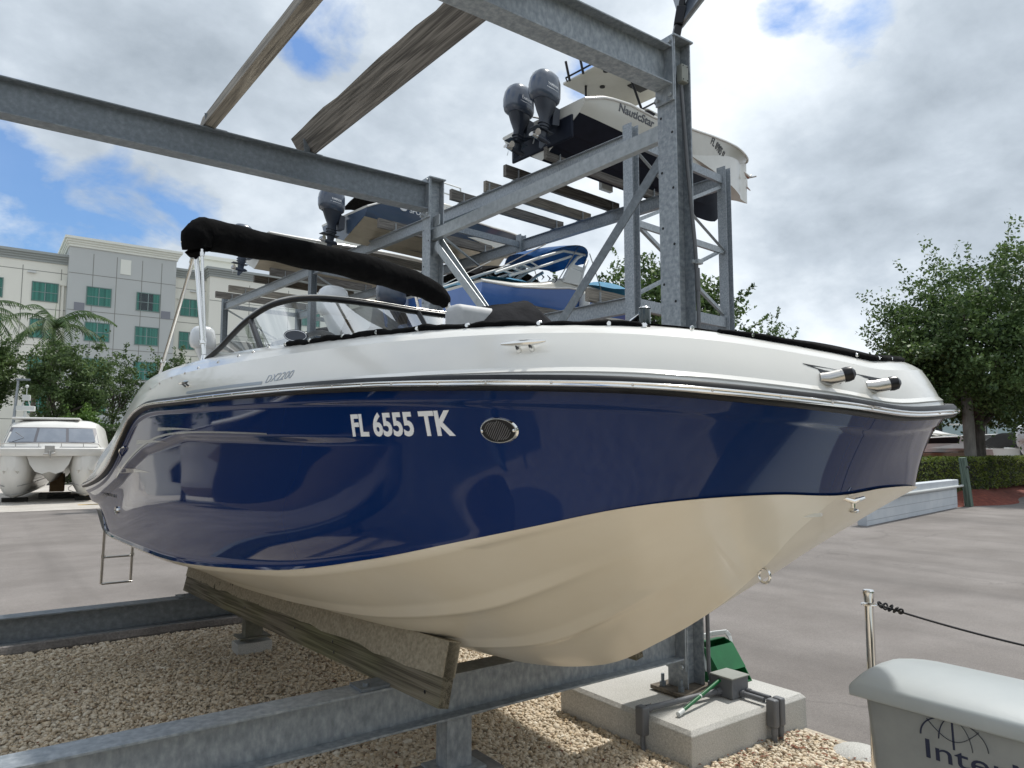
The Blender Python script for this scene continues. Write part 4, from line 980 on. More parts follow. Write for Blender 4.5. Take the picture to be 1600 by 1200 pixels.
def conduit(name, label, pts, r, lbs, cat='conduit', collars=()):
    t = thing(name, label, cat, pts[0]); mb = MB(pts[0]); mb.tube(pts, r, 14); mb.build('pipe', PLAST, t, smooth=60)
    for c in collars: mb = MB(pts[0]); mb.cyl(c[0], c[1], r * 1.28, 14); mb.build('collar', PLAST, t)
    for c, d in lbs: mb = MB(pts[0]); mb.box(c, d); mb.build('elbow_box', PLAST, t, bevel=.010, seg=3)
    return t
def bend(a, b, c, r, n=6):
    a, b, c = V(a), V(b), V(c); p = b + (a - b).normalized() * r; q = b + (c - b).normalized() * r
    return [p * (1 - t) ** 2 + b * 2 * t * (1 - t) + q * t * t for t in np.linspace(0, 1, n)]
conduit('conduit', 'grey conduit running left from the junction box and over the edge of the footing', [V(3.555, 2.79, PZ + .035), V(3.02, 2.845, PZ + .030)], .016, [((2.972, 2.85, PZ - .025), (.052, .062, .150))], collars=[((3.555, 2.79, PZ + .035), (3.52, 2.7935, PZ + .035)), ((3.03, 2.844, PZ + .030), (3.0, 2.847, PZ + .030))])
conduit('conduit', 'short grey conduit stub curving from the left elbow box into the gravel', [V(2.972, 2.85, PZ - .10)] + bend((2.972, 2.85, PZ - .10), (2.972, 2.85, .02), (2.955, 2.80, -.04), .03) + [V(2.955, 2.80, -.05)], .013, [])
for k, x in enumerate((3.632, 3.69)):
    conduit('conduit', ['grey conduit leaving the junction box to the right, nearer elbow box', 'grey conduit leaving the junction box to the right, farther elbow box'][k], [V(x, 2.70, PZ + .03), V(x, 2.55, PZ + .03)], .014, [((x, 2.498, PZ - .025), (.045, .060, .150))], collars=[((x, 2.70, PZ + .03), (x, 2.68, PZ + .03))])
    conduit('conduit', ['grey conduit going down into the gravel under the nearer right elbow box', 'grey conduit going down into the gravel under the farther right elbow box'][k], [V(x, 2.49, PZ - .09), V(x, 2.49, -.05)], .015, [], collars=[((x, 2.49, PZ - .10), (x, 2.49, PZ - .14))])
ct = conduit('conduit', 'long thin grey conduit climbing the steel column to a small cover plate', [V(3.605, 2.86, PZ + .03)] + [V(3.60, 2.885, PZ + .05), V(3.592, 2.897, PZ + .12), V(3.590, 2.90, 1.1), V(3.580, 2.90, 2.6), V(3.568, 2.905, 2.9), V(3.535, 2.925, 3.4), V(3.512, 2.94, 3.93)], .0125, [])
mb = MB((3.605, 2.86, PZ + .03)); mb.box((3.575, 2.905, 2.78), (.085, .018, .022)); mb.box((3.582, 2.890, 2.78), (.05, .03, .03)); mb.build('pipe_clamp', GALVL, ct, bevel=.003)
mb = MB((3.605, 2.86, PZ + .03)); mb.cyl((3.5805, 2.90, 2.60), (3.577, 2.9, 2.74), .0165, 14); mb.build('collar', PLAST, ct)
cp = thing('cover_plate', 'small grey blank cover plate near the top of the column', 'cover plate', (3.515, 2.93, 4.0)); mb = MB(); mb.box((0, 0, 0), (.062, .045, .115)); mb.build('plate_box', PLASTL, cp, bevel=.003)
for dx in (-.02, .02):
    for dz in (-.045, .045): mb = MB(); mb.cyl((dx, -.022, dz), (dx, -.0265, dz), .0035, 8); mb.build('screw', BLACKM, cp)
# solar lamp on top of the column
sl = thing('solar_lamp', 'black bracket with tilted solar panel lamp on top of the near column', 'solar lamp', (3.50, 2.99, 4.245))
mb = MB(); mb.prof((0.0, -.02, 0), (0.02, -.03, .10), [(-.02, -.025), (.02, -.025), (.02, .025), (-.02, .025)]); mb.prof((0.02, -.03, .10), (.035, -.045, .22), [(-.035, -.03), (.035, -.03), (.03, .03), (-.03, .03)]); mb.prof((.035, -.045, .22), (.06, -.07, .42), [(-.022, -.02), (.022, -.02), (.022, .02), (-.022, .02)]); mb.build('lamp_bracket', BLACKM, sl, bevel=.006)
mb = MB(); R_ = Matrix.Rotation(-.5, 3, 'X') @ Matrix.Rotation(.35, 3, 'Y'); mb.box((.10, -.09, .34), (.025, .30, .40), rot=R_); mb.build('solar_panel', mat('solar_glass', (.10, .12, .15), rough=.15, coat=.6), sl, bevel=.004)
mb = MB(); mb.box((.118, -.087, .341), (.012, .32, .42), rot=R_); mb.build('panel_frame', GALVL, sl, bevel=.003)
# green lobby dustpan and its brush
GREEN = mat('green_plastic', (.005, .10, .028), (.008, .14, .04), rough=.4, scale=6)
WPL = mat('white_plastic', (.62, .64, .63), rough=.4)
dp = thing('dustpan', 'green upright dustpan with a white swing handle standing behind the column foot', 'dustpan', (3.84, 3.0, PZ))
mb = MB((3.84, 3.0, PZ)); x0, x1 = 3.70, 3.955; z = PZ
side = [(2.86, z + .003), (3.13, z + .003), (3.16, z + .06), (3.12, z + .21), (3.06, z + .225), (3.0, z + .205)]
for x in (x0, x1): mb.plate([(x, a, b) for a, b in side], .006)
mb.plate([(x0, 2.86, z + .004), (x1, 2.86, z + .004), (x1, 3.13, z + .004), (x0, 3.13, z + .004)], .005)
mb.plate([(x0, 3.13, z + .004), (x1, 3.13, z + .004), (x1, 3.16, z + .06), (x0, 3.16, z + .06)], .005); mb.plate([(x0, 3.16, z + .06), (x1, 3.16, z + .06), (x1, 3.12, z + .21), (x0, 3.12, z + .21)], .005)
mb.plate([(x0, 3.12, z + .21), (x1, 3.12, z + .21), (x1, 3.055, z + .225), (x0, 3.055, z + .225)], .005)
mb.plate([(x0, 2.905, z + .075), (x1, 2.905, z + .075), (x1, 3.0, z + .205), (x0, 3.0, z + .205)], .005)
mb.build('pan', GREEN, dp)
mb = MB((3.84, 3.0, PZ)); P_ = [(3.968, 2.985, z + .075), (3.968, 3.03, z + .235), (3.95, 3.04, z + .262), (3.82, 3.05, z + .268), (3.70, 3.05, z + .262), (3.688, 3.04, z + .235), (3.688, 2.985, z + .075)]
for a, b in zip(P_[:-1], P_[1:]): mb.bar(a, b, .030, .010, up=(0, 1, .2))
mb.build('swing_handle', WPL, dp, bevel=.003); mb = MB((3.84, 3.0, PZ)); mb.cyl((3.966, 2.985, z + .082), (3.978, 2.985, z + .082), .006, 10); mb.build('pivot', BLACKM, dp)
mb = MB((3.84, 3.0, PZ)); mb.tube([(3.735, 3.07, z + .26), (3.70, 3.06, z + .50), (3.66, 3.05, z + .78)], [.016, .012, .012], 10); mb.build('pole', GREEN, dp)
br = thing('brush', 'green handled brush lying across the footing, white cap at its end', 'brush', (3.30, 2.74, PZ))
mb = MB((3.30, 2.74, PZ)); mb.cyl((3.60, 2.80, z + .10), (3.145, 2.722, z + .022), .0105, 12); mb.build('handle', GREEN, br)
mb = MB((3.30, 2.74, PZ)); mb.cyl((3.155, 2.7237, z + .0235), (3.105, 2.715, z + .015), .0135, 12); mb.cyl((3.33, 2.7525, z + .0535), (3.338, 2.7539, z + .055), .0112, 12); mb.build('end_cap', WPL, br)
mb = MB((3.30, 2.74, PZ)); mb.tube([(3.62, 2.89, z + .06), (3.70, 2.86, z + .055), (3.70, 2.82, z + .05)], [.012, .02, .012], 10, flat=.6); mb.build('brush_head', WPL, br)
mb = MB((3.30, 2.74, PZ)); rnd = random.Random(2)
for k in range(90):
    a = V(3.66 + rnd.uniform(0, .16), 2.87 + rnd.uniform(0, .03), z + .085); mb.tube([a, a + V(rnd.uniform(-.01, .01), -.025 + rnd.uniform(-.01, .01), -.08)], .0018, 3)
mb.build('bristles', BLACKM, br)
mb = MB(); mb.lathe([(0, .028), (.008, .02), (.013, .004), (.012, 0)], (0, 0, 0), 8); s_ = mb.build('loose_stone', mat('tan_stone', (.30, .24, .17), rough=.9), None, 'small pointed tan stone lying on the footing edge', 'stone'); s_.location = (3.09, 2.90, PZ)
# stanchion with its rope
def stanchion(x, y, label):
    t = thing('stanchion', label, 'stanchion', (x, y, 0))
    mb = MB(); mb.lathe([(.0, .965), (.0, .945), (.019, .940), (.019, .02)], n=20); mb.build('post', CHROME, t)
    mb = MB(); mb.lathe([(0, 1.0), (.020, 1.0), (.0235, .996), (.0245, .985), (.0200, .958), (.019, .947), (.0, .946)], n=24); mb.build('post_cap', CHROME, t)
    mb = MB(); mb.tube([V(math.cos(a) * .031, math.sin(a) * .031, .938) for a in np.linspace(0, 6.283, 24, endpoint=False)], .0028, 6, closed=True); mb.build('rope_ring', CHROME, t)
    mb = MB(); mb.lathe([(.0, .03), (.03, .028), (.14, .012), (.16, 0)], n=32); mb.build('base', CHROME, t)
stanchion(3.168, 1.681, 'polished steel post with flared cap, left end of the black rope')
stanchion(3.90, -.45, 'polished steel post at the far end of the rope, right of the frame')
rp = thing('barrier_rope', 'thin black rope sagging from the steel post past the grey box', 'rope', (3.19, 1.65, .93))
A_, B_ = V(3.194, 1.655, .938), V(3.885, -.42, .93); pts = []
for k in range(60):
    t = k / 59; p = A_.lerp(B_, t); p.z -= .52 * (t * (1 - t)) ; pts.append(p)
mb = MB((3.19, 1.65, .93)); mb.tube(pts, .0048, 8); mb.build('cord', RUBBER, rp, smooth=80)
mb = MB((3.19, 1.65, .93)); rnd = random.Random(1)
for k in range(5):
    c = A_.lerp(B_, .004 + .009 * k) + V(0, 0, -.0045 * k); mb.tube([c + V(.011 * math.cos(a), .006 * math.sin(a) * 1.2, .011 * math.sin(a + k)) for a in np.linspace(0, 6.283, 12, endpoint=False)], .0045, 6, closed=True)
mb.build('knot', RUBBER, rp)
mb = MB(); mb.lathe([(0, .03), (.10, .028), (.125, .012), (.13, -.02)], n=32); o = mb.build('valve_cover', CONCB, None, 'round concrete valve cover in the gravel beside the grey box', 'valve cover'); o.location = (3.86, 2.14, 0)
# grey dock box
DBM = mat('dock_box_grey', (.26, .275, .275), (.30, .315, .312), rough=.42, scale=9, bump=.05, bscale=60, spec=.4, rvar=.12)
DBL = mat('dock_box_lid', (.37, .405, .42), (.41, .445, .455), rough=.40, scale=4, bump=.04, bscale=60)
db = thing('dock_box', 'pale grey fibreglass storage box with a rounded lid and dark globe lettering', 'storage box', (2.80, .80, 0))
OB = (2.80, .80, 0)
def box_loop(x0, x1, y0, y1, z, r=.03, n=5):
    out = []
    for cx, cy, a0 in ((x1 - r, y1 - r, 0), (x0 + r, y1 - r, 90), (x0 + r, y0 + r, 180), (x1 - r, y0 + r, 270)):
        for k in range(n): a = R(a0 + 90 * k / (n - 1)); out.append(V(cx + r * math.cos(a), cy + r * math.sin(a), z))
    return out
mb = MB(OB); G = [box_loop(2.64, 3.04, -.28, 1.36, 0), box_loop(2.60, 3.06, -.29, 1.39, .45), box_loop(2.578, 3.07, -.30, 1.405, .742)]
mb.grid(G, closed=True); mb.build('body', DBM, db, smooth=60)
mb = MB(OB); cs = [(2.575, .736), (2.556, .738), (2.552, .745), (2.550, .776), (2.553, .786), (2.562, .793), (2.62, .813), (2.68, .826), (2.76, .832), (2.85, .830), (2.95, .812), (3.05, .79), (3.09, .775), (3.09, .737), (3.07, .736)]
def lid_row(y, k, sh): return [V(2.82 + (x - 2.82) * k, y, .737 + (z_ - .737) * sh) for x, z_ in cs]
rowsL = [lid_row(1.438, .985, .60), lid_row(1.441, .997, .68), lid_row(1.438, 1, .76), lid_row(1.428, 1, .84), lid_row(1.405, 1, .92), lid_row(1.36, 1, .98), lid_row(1.25, 1, 1), lid_row(-.15, 1, 1), lid_row(-.28, 1, .9), lid_row(-.33, 1, .5)]
mb.grid(rowsL, flip=False); mb.poly(rowsL[0]); mb.poly(rowsL[-1][::-1])
mb.build('lid', DBL, db, smooth=55)
def on_box(x, y): return V(2.5785 - .0 + (.742 - (.595 + y)) * .066, 1.212 - x, .595 + y) , V(-1, 0, .0)
NAVY = mat('navy_print', (.012, .018, .05), rough=.5)
sz, xs = fit_text('InterM', .335, .060, bold=.0)
lettering('InterM', sz, lambda x, y: (on_box(x, y)[0] - V(OB), on_box(x, y)[1]), 'box_lettering', NAVY, db, xs=xs * 1.0, bold=.0)
sz2, xs2 = fit_text('I', .020, .075, bold=.02)
mb = MB(OB)
def arcp(fn, t0, t1, n=24, r=.0035):
    P = []
    for k in range(n):
        x, y = fn(t0 + (t1 - t0) * k / (n - 1)); p, nn = on_box(x, y); P.append(p + nn * .0005)
    mb.tube(P, r, 4, flat=.25)
cx_, rx, ry = .098, .100, .075
# half globe: rim, meridians and a parallel
arcp(lambda t: (cx_ + rx * math.cos(t), .072 + ry * math.sin(t)), math.pi, .0, 30, .0042)
arcp(lambda t: (cx_ - .045 * math.cos(t), .055 + (ry + .017) * math.sin(t)), .2, math.pi / 2, 14)
arcp(lambda t: (cx_ + .0 * t, .050 + .097 * t), 0, 1, 4)
arcp(lambda t: (cx_ + .055 * math.cos(t), .050 + (ry + .022) * math.sin(t)), .1, math.pi / 2, 14)
arcp(lambda t: (cx_ - .078 + .156 * t, .128 - .052 * math.sin(math.pi * t)), 0, 1, 20)
mb.build('globe_emblem', NAVY, db)
# ============================================================ trees, hedges, palms
LEAF_OAK = leaf_mat('oak_leaf', (0.026, 0.058, 0.019), (0.16, 0.245, 0.075))
LEAF_D = leaf_mat('dark_leaf', (0.026, 0.058, 0.02), (0.16, 0.235, 0.08))
LEAF_B = leaf_mat('bright_leaf', (0.04, 0.10, 0.015), (0.16, 0.27, 0.05))
LEAF_H = leaf_mat('hedge_leaf', (0.03, 0.065, 0.01), (0.22, 0.27, 0.05), var=.5)
LEAF_HD = leaf_mat('dark_hedge_leaf', (0.02, 0.05, 0.012), (0.10, 0.18, 0.045), var=.45)
LEAF_P = leaf_mat('palm_leaf', (0.014, 0.042, 0.008), (0.075, 0.14, 0.03))
BARK = mat('bark', (.06, .052, .045), (.13, .118, .105), rough=.95, scale=8, bump=.7, bscale=22, stretch=(1, 1, .25), bdist=.05)
BARKL = mat('pale_bark', (.15, .14, .125), (.25, .235, .21), rough=.9, scale=5, bump=.4, stretch=(1, 1, .3))
def leaves(pos, size, rng, up=.35):
    n = len(pos); a = rng.normal(0, 1, (n, 3)); a /= np.linalg.norm(a, axis=1)[:, None]
    b = rng.normal(0, 1, (n, 3)); b[:, 2] *= .6; b -= a * (a * b).sum(1)[:, None]; b /= np.linalg.norm(b, axis=1)[:, None]
    s = size * rng.uniform(.6, 1.3, n)[:, None]
    v = np.stack([pos - a * s * .5, pos + b * s * .28, pos + a * s * .5, pos - b * s * .28], 1).reshape(-1, 3)
    return v, np.arange(4 * n).reshape(-1, 4)
def tree(name, label, cat, base, trunk_h, crown_c, crown_r, n_clump, per, leaf, rng_seed, lm=LEAF_OAK, bark=BARK, trunk_r=.2, group=None, clump_r=.55, gap=0.0, flatb=0.55, limbs=9, lean=0.0):
    rng = np.random.default_rng(rng_seed); rnd = random.Random(rng_seed)
    t = thing(name, label, cat, base, 0, group); cc = V(*crown_c); cr = V(*crown_r)
    cl = []
    while len(cl) < n_clump:
        d = rng.normal(0, 1, 3); d /= np.linalg.norm(d); r = rng.uniform(.25, 1.0) ** .45
        lob = .80 + .38 * mnoise.noise(V(*(d * 1.7)) + V(rng_seed * 3.1, 0, 0)) + .22 * mnoise.noise(V(*(d * 4)) + V(0, rng_seed, 0))
        q = d * r * lob
        if q[2] < -flatb: continue
        cl.append(np.array([cc.x + q[0] * cr.x, cc.y + q[1] * cr.y, cc.z + q[2] * cr.z]))
    cl = np.array(cl); sz = rng.uniform(.55, 1.25, n_clump) * clump_r
    ci = rng.integers(0, n_clump, n_clump * per); g = rng.normal(0, 1, (len(ci), 3)); g /= np.linalg.norm(g, axis=1)[:, None]; g *= (rng.uniform(0, 1, len(ci)) ** .45)[:, None]
    pos = cl[ci] + g * sz[ci][:, None] * np.array([1.15, 1.15, .62])
    # sprays that break the outline
    ns = n_clump // 2; k = rng.integers(0, n_clump, ns); dirn = (cl[k] - np.array(cc)); dirn /= np.linalg.norm(dirn, axis=1)[:, None] + 1e-6; dirn[:, 2] += .15
    m = 22; tt = rng.uniform(.3, 1.0, (ns, m, 1)); sp = cl[k][:, None] + dirn[:, None] * tt * clump_r * 1.9 + rng.normal(0, .08, (ns, m, 3)) * (.5 + tt * .5)
    pos = np.concatenate([pos, sp.reshape(-1, 3)])
    v, f = leaves(pos, leaf, rng); np_mesh('crown', v, f, lm, t)
    mb = MB(); top = V(cc.x * .7, cc.y * .7, cc.z - cr.z * .15)
    mb.tube([(0, 0, -.1), (trunk_r * .12, 0, trunk_h * .5), (cc.x * .15 + lean, cc.y * .15, trunk_h), top], [trunk_r * 1.25, trunk_r, trunk_r * .8, trunk_r * .3], 12)
    for j in range(limbs):
        c = V(*cl[rnd.randrange(n_clump)]); s0 = V(cc.x * .15 + lean, cc.y * .15, trunk_h).lerp(top, rnd.uniform(0, .8)); mid = s0.lerp(c, .5) + V(rnd.uniform(-.3, .3), rnd.uniform(-.3, .3), rnd.uniform(0, .4))
        mb.tube([s0, mid, c], [trunk_r * .38, trunk_r * .22, trunk_r * .06], 7)
    mb.build('trunk', bark, t, smooth=80)
    return t
tree('oak_tree', 'large round oak on the right with a thick dark trunk behind the hedge', 'tree', (30.2, 11.7, .3), 2.0, (.1, -.5, 4.95), (4.75, 5.0, 3.45), 720, 110, .15, 11, LEAF_OAK, BARK, .33, clump_r=.62, flatb=.93, limbs=22)
tree('broad_tree', 'dark dense tree in front of the grey hotel, below the palm', 'tree', (3.55, 45.3, 0), 2.2, (.2, 0, 5.2), (2.3, 2.0, 3.0), 190, 80, .17, 21, LEAF_D, BARK, .2, clump_r=.5, flatb=.95)
tree('broad_tree', 'dark tree at the left edge of the picture by the cream wing', 'tree', (.3, 46.6, 0), 2.0, (-.1, 0, 5.7), (1.8, 1.8, 2.4), 150, 90, .17, 22, LEAF_D, BARK, .18, clump_r=.5, flatb=.9)
tree('slender_tree', 'loose airy tree left of the blue boat, showing hotel wall through it', 'tree', (6.6, 50.0, 0), 2.2, (.1, 0, 5.5), (1.4, 1.4, 2.8), 75, 50, .17, 23, LEAF_D, BARK, .12, clump_r=.42, flatb=.95)
tree('slender_tree', 'airy tree standing just behind the stern of the blue boat', 'tree', (9.6, 49.4, 0), 2.2, (.2, 0, 5.2), (2.1, 1.8, 3.0), 125, 60, .17, 24, LEAF_D, BARK, .14, clump_r=.45, flatb=.95)
tree('slender_tree', 'thin treetop seen through the windshield of the blue boat', 'tree', (13.5, 47.5, 0), 2.2, (.2, 0, 5.0), (2.0, 1.8, 2.9), 110, 60, .17, 25, LEAF_D, BARK, .14, clump_r=.45, flatb=.95)
tree('shrub', 'bright green rounded bush beside the radar mast of the catamaran', 'shrub', (4.3, 43.2, 0), 1.0, (0, 0, 2.5), (1.15, 1.1, 1.3), 90, 110, .14, 26, LEAF_B, BARK, .08, clump_r=.35, flatb=.99, limbs=5)
k = 0
for x, y, h, r, lab in ((26.2, 29.3, 10.8, 3.4, 'leafy tree behind the blue wake boat, left of the slanting brace'), (29.6, 27.2, 13.0, 3.7, 'tallest leafy tree behind the steel column'), (31.6, 25.9, 11.2, 3.0, 'leafy tree with a drooping branch right of the steel column'), (22.5, 33.0, 9.8, 2.6, 'thin treetop under the blue bimini of the wake boat'), (52.5, 35.3, 12.2, 2.6, 'small distant treetop just over the bow canvas')):
    tree('leafy_tree', lab, 'tree', (x, y, 0), h * .35, (0, 0, h * .60), (r, r, h * .43), 300 if k < 3 else 90, 75 if k < 3 else 50, .24, 31 + k, LEAF_OAK, BARK, .2, 'trees behind the tall racks', clump_r=.75, flatb=.9, limbs=14); k += 1
def palm(label, base, h, n, L_, seed, lean=(0, 0)):
    rnd = random.Random(seed); t = thing('palm_tree', label, 'palm tree', base, 0, 'palms in front of the hotel')
    mb = MB(); mb.tube([(0, 0, -.1), (lean[0] * .4, lean[1] * .4, h * .5), (lean[0], lean[1], h - .9)], [.20, .15, .13], 12); mb.build('trunk', BARKL, t, smooth=80)
    mb = MB(); mb.tube([(lean[0], lean[1], h - .95), (lean[0], lean[1], h)], [.14, .07], 10); mb.tube([(lean[0], lean[1], h), (lean[0] + .05, lean[1], h + 1.5)], [.03, .006], 5); mb.build('crown_shaft', mat('palm_shaft', (.12, .2, .06), rough=.5), t, smooth=80)
    vs = []; fs = []
    for i in range(n):
        az = 6.283 * i / n + rnd.uniform(-.2, .2); el = rnd.uniform(.05, 1.25); Lf = L_ * rnd.uniform(.85, 1.1); prev = None
        c = V(lean[0], lean[1], h); P = []
        for k in range(15):
            u = k / 14; a = el - u * 1.75; P.append(c.copy()); c = c + V(math.cos(az) * math.cos(a), math.sin(az) * math.cos(a), math.sin(a)) * (Lf / 14)
        sd = V(-math.sin(az), math.cos(az), 0)
        for k in range(1, 15):
            for rep in range(2):
                p = P[k - 1].lerp(P[k], rep / 2 + .25); a_ = (P[k] - P[k - 1]).normalized(); w = .62 * math.sin(math.pi * min(1, (k + rep / 2) / 15) ** .8) + .08
                for sg in (-1, 1):
                    tip = p + sd * sg * w * .75 + a_ * w * .45 + V(0, 0, -w * rnd.uniform(.30, .75)); n0 = len(vs); wd = a_ * .055
                    vs += [p - wd, p + wd, tip]; fs.append((n0, n0 + 1, n0 + 2))
        n0 = len(vs)
        for k in range(15): vs += [P[k] + V(0, 0, .02), P[k] + sd * .02]
        for k in range(14): fs.append((n0 + 2 * k, n0 + 2 * k + 1, n0 + 2 * k + 3)); fs.append((n0 + 2 * k, n0 + 2 * k + 3, n0 + 2 * k + 2))
    np_mesh('fronds', np.array([tuple(v) for v in vs]), np.array(fs), LEAF_P, t)
palm('green palm rising in front of the grey hotel tower', (3.35, 49.5, 0), 8.8, 19, 3.6, 5)
palm('palm cut by the left edge of the picture', (-.6, 49.0, 0), 9.0, 19, 3.4, 6)
palm('low young palm with yellow green fronds beside the light pole', (2.6, 50.2, 0), 5.6, 7, 2.0, 8)
def hedge(name, label, path, w, h, z0, lm, dens, leaf, seed):
    rng = np.random.default_rng(seed); t = thing(name, label, 'hedge', path[0] + (0,)); pos = []
    o = np.array(path[0] + (0,))
    for (a, b) in zip(path[:-1], path[1:]):
        a = np.array(a, float); b = np.array(b, float); L_ = np.linalg.norm(b - a); d = (b - a) / L_; s = np.array([-d[1], d[0]]); n = int(L_ * (w + 2 * h) * dens)
        u = rng.uniform(0, 1, n); fc = rng.uniform(0, w + 2 * h, n); dep_ = rng.exponential(.06, n)
        bul = .10 * np.array([mnoise.noise(V(x * L_ * .9, seed, 0)) for x in u]) + .05 * np.array([mnoise.noise(V(x * L_ * 4, f_ * 2, seed)) for x, f_ in zip(u, fc)])
        off = np.where(fc < h, -w / 2 + dep_ - bul, np.where(fc < h + w, fc - h - w / 2, w / 2 - dep_ + bul)); zz = np.where(fc < h, fc, np.where(fc < h + w, h - dep_ + bul, fc - h - w))
        xy = a + d * (u * L_)[:, None] + s * off[:, None]; pos.append(np.stack([xy[:, 0], xy[:, 1], zz + z0], 1))
    pos = np.concatenate(pos) - o; v, f = leaves(pos, leaf, rng); np_mesh('foliage', v, f, lm, t)
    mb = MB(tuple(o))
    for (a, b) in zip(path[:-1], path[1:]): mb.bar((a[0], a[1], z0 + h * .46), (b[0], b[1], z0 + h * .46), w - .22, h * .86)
    mb.build('hedge_shade_core', mat('hedge_inside', (.012, .018, .006), (.03, .03, .015), rough=1, scale=6), t)  # dark box filling the hedge, its inner shade put into the colour
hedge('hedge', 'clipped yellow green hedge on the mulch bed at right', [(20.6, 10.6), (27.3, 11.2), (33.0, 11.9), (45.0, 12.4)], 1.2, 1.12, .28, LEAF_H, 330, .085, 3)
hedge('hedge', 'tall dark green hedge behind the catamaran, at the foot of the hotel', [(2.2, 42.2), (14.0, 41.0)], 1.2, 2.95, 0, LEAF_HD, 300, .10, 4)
# ============================================================ the hotel
def stucco(name, c):
    return mat(name, tuple(x * .95 for x in c), c, rough=.9, scale=.35, detail=8, bump=.15, bscale=14, ramp=(.3, .7))
CREAM = stucco('cream_stucco', (.82, .81, .73)); GREY = stucco('grey_stucco', (.52, .54, .53)); TRIM = stucco('pale_trim', (.80, .81, .74)); TRIMG = stucco('grey_trim', (.36, .385, .375))
hotel = thing('hotel_building', 'cream and grey four storey hotel with green curtained windows, far left', 'building', (8, 75, 0))
HO = (8, 75, 0); HM = lambda: MB(HO)
def seams(mb, x0, x1, y, zs, xs_, m=0):
    for z in zs: mb.box(((x0 + x1) / 2, y - .004, z), (x1 - x0, .012, .045))
SEAM = mat('panel_joint', (.25, .25, .23), rough=1)
def wing(x0, x1, y, ztop, m, trim, name, vs=(), zs=(15.9, 12.9, 9.95, 7.0, 4.1)):
    mb = HM(); mb.box(((x0 + x1) / 2, y + 8, ztop / 2), (x1 - x0, 16, ztop)); mb.build(name, m, hotel, smooth=0)
    mb = HM()
    for k, (dy, z0, z1) in enumerate(((.10, -.75, -.55), (.18, -.55, -.38), (.28, -.38, -.20), (.42, -.20, 0.0))):
        mb.box(((x0 + x1) / 2, y + 8 - dy / 2, ztop + (z0 + z1) / 2 + .004 * k + .05), (x1 - x0 + 2 * dy - .02 * k, 16 + dy + .006 * k, z1 - z0 + .002 * k))
    mb.build('cornice', trim, hotel, smooth=0)
    mb = HM()
    for z in zs: mb.box(((x0 + x1) / 2, y - .002, z), (x1 - x0 - .02, .014, .05))
    for x in vs: mb.box((x, y - .003, ztop / 2 - .5), (.05, .012, ztop - 1.2))
    mb.build('panel_joint', SEAM, hotel, smooth=0)
wing(-22, 5.40, 68.0, 17.35, CREAM, TRIMG, 'wing_wall', (-1.2, 2.3, 4.9))
wing(5.30, 13.25, 67.0, 18.75, GREY, TRIM, 'tower_wall', (7.0, 8.7, 10.6, 12.1))
wing(13.25, 16.05, 68.0, 17.55, CREAM, TRIMG, 'link_wall', ())
wing(15.95, 44, 66.6, 17.75, CREAM, TRIMG, 'block_wall', (19.4, 23, 27), zs=(14.9, 11.9, 9.0, 6.0))
mb = HM(); mb.box((18.2, 74, 18.3), (3.4, 5, 3.2)); mb.box((18.2, 74, 19.9), (3.8, 5.4, .35)); mb.build('roof_penthouse', CREAM, hotel, smooth=0)
CURT = bpy.data.materials.new('green_curtain'); CURT.use_nodes = True
def _cu():
    nt = CURT.node_tree; N = nt.nodes; L = nt.links; b = N['Principled BSDF']; b.inputs['Roughness'].default_value = .6
    tc = N.new('ShaderNodeTexCoord'); sp = N.new('ShaderNodeSeparateXYZ'); L.new(tc.outputs['Object'], sp.inputs[0])
    n = N.new('ShaderNodeTexNoise'); n.noise_dimensions = '1D'; n.inputs['Scale'].default_value = 5; n.inputs['Detail'].default_value = 3; L.new(sp.outputs[0], n.inputs['W'])
    rp = N.new('ShaderNodeValToRGB'); cr = rp.color_ramp; cr.elements[0].position = .35; cr.elements[0].color = (.035, .21, .16, 1); cr.elements[1].position = .65; cr.elements[1].color = (.08, .38, .29, 1); L.new(n.outputs[0], rp.inputs[0]); L.new(rp.outputs[0], b.inputs['Base Color'])
_cu()
WFR = mat('window_frame_teal', (.16, .24, .22), rough=.5); DARKG = mat('dark_interior', (.008, .012, .018), rough=.2)
WGL = glass_mat('window_glass', (.9, .95, .95))
def window(x, y, z, w=1.75, h=1.5, mode=0):
    mb = HM()
    for dx in (-w / 2, w / 2): mb.box((x + dx, y - .02, z), (.07, .09, h + .07))
    for dz in (-h / 2, h / 2): mb.box((x, y - .018, z + dz), (w, .085, .07))
    fr = mb.build('window', WFR, hotel, smooth=0)
    mb = HM(); mb.box((x, y - .03, z), (.05, .05, h - .05)); mb.box((x, y - .028, z - .03), (w - .05, .045, .04)); mb.build('glazing_bar', mat('bar_grey', (.22, .30, .29), rough=.5) if False else WBAR, fr, smooth=0)
    mb = HM()
    if mode == 0: mb.box((x, y - .004, z), (w, .012, h), m=0)
    elif mode == 1: mb.box((x + .62, y - .004, z), (w - 1.25, .012, h)); mb.box((x - .78, y - .0035, z), (.16, .012, h))
    else: mb.box((x - .60, y - .004, z), (w * .30, .012, h)); mb.box((x + .66, y - .004, z), (w * .22, .012, h))
    mb.build('curtain', CURT, fr, smooth=0)
    if mode: mb = HM(); mb.box((x, y + .002, z), (w, .012, h)); mb.build('dark_room', DARKG, fr, smooth=0)
    mb = HM(); mb.box((x, y - .016, z), (w, .004, h)); mb.build('pane', WGL, fr, smooth=0)
WBAR = mat('glazing_bar_grey', (.26, .34, .33), rough=.5)
for z, m1, m2 in ((14.15, 0, 1), (11.25, 0, 0), (8.3, 0, 0), (5.35, 2, 2)):
    window(7.5, 67, z, mode=m1); window(11.15, 67, z, mode=m2)
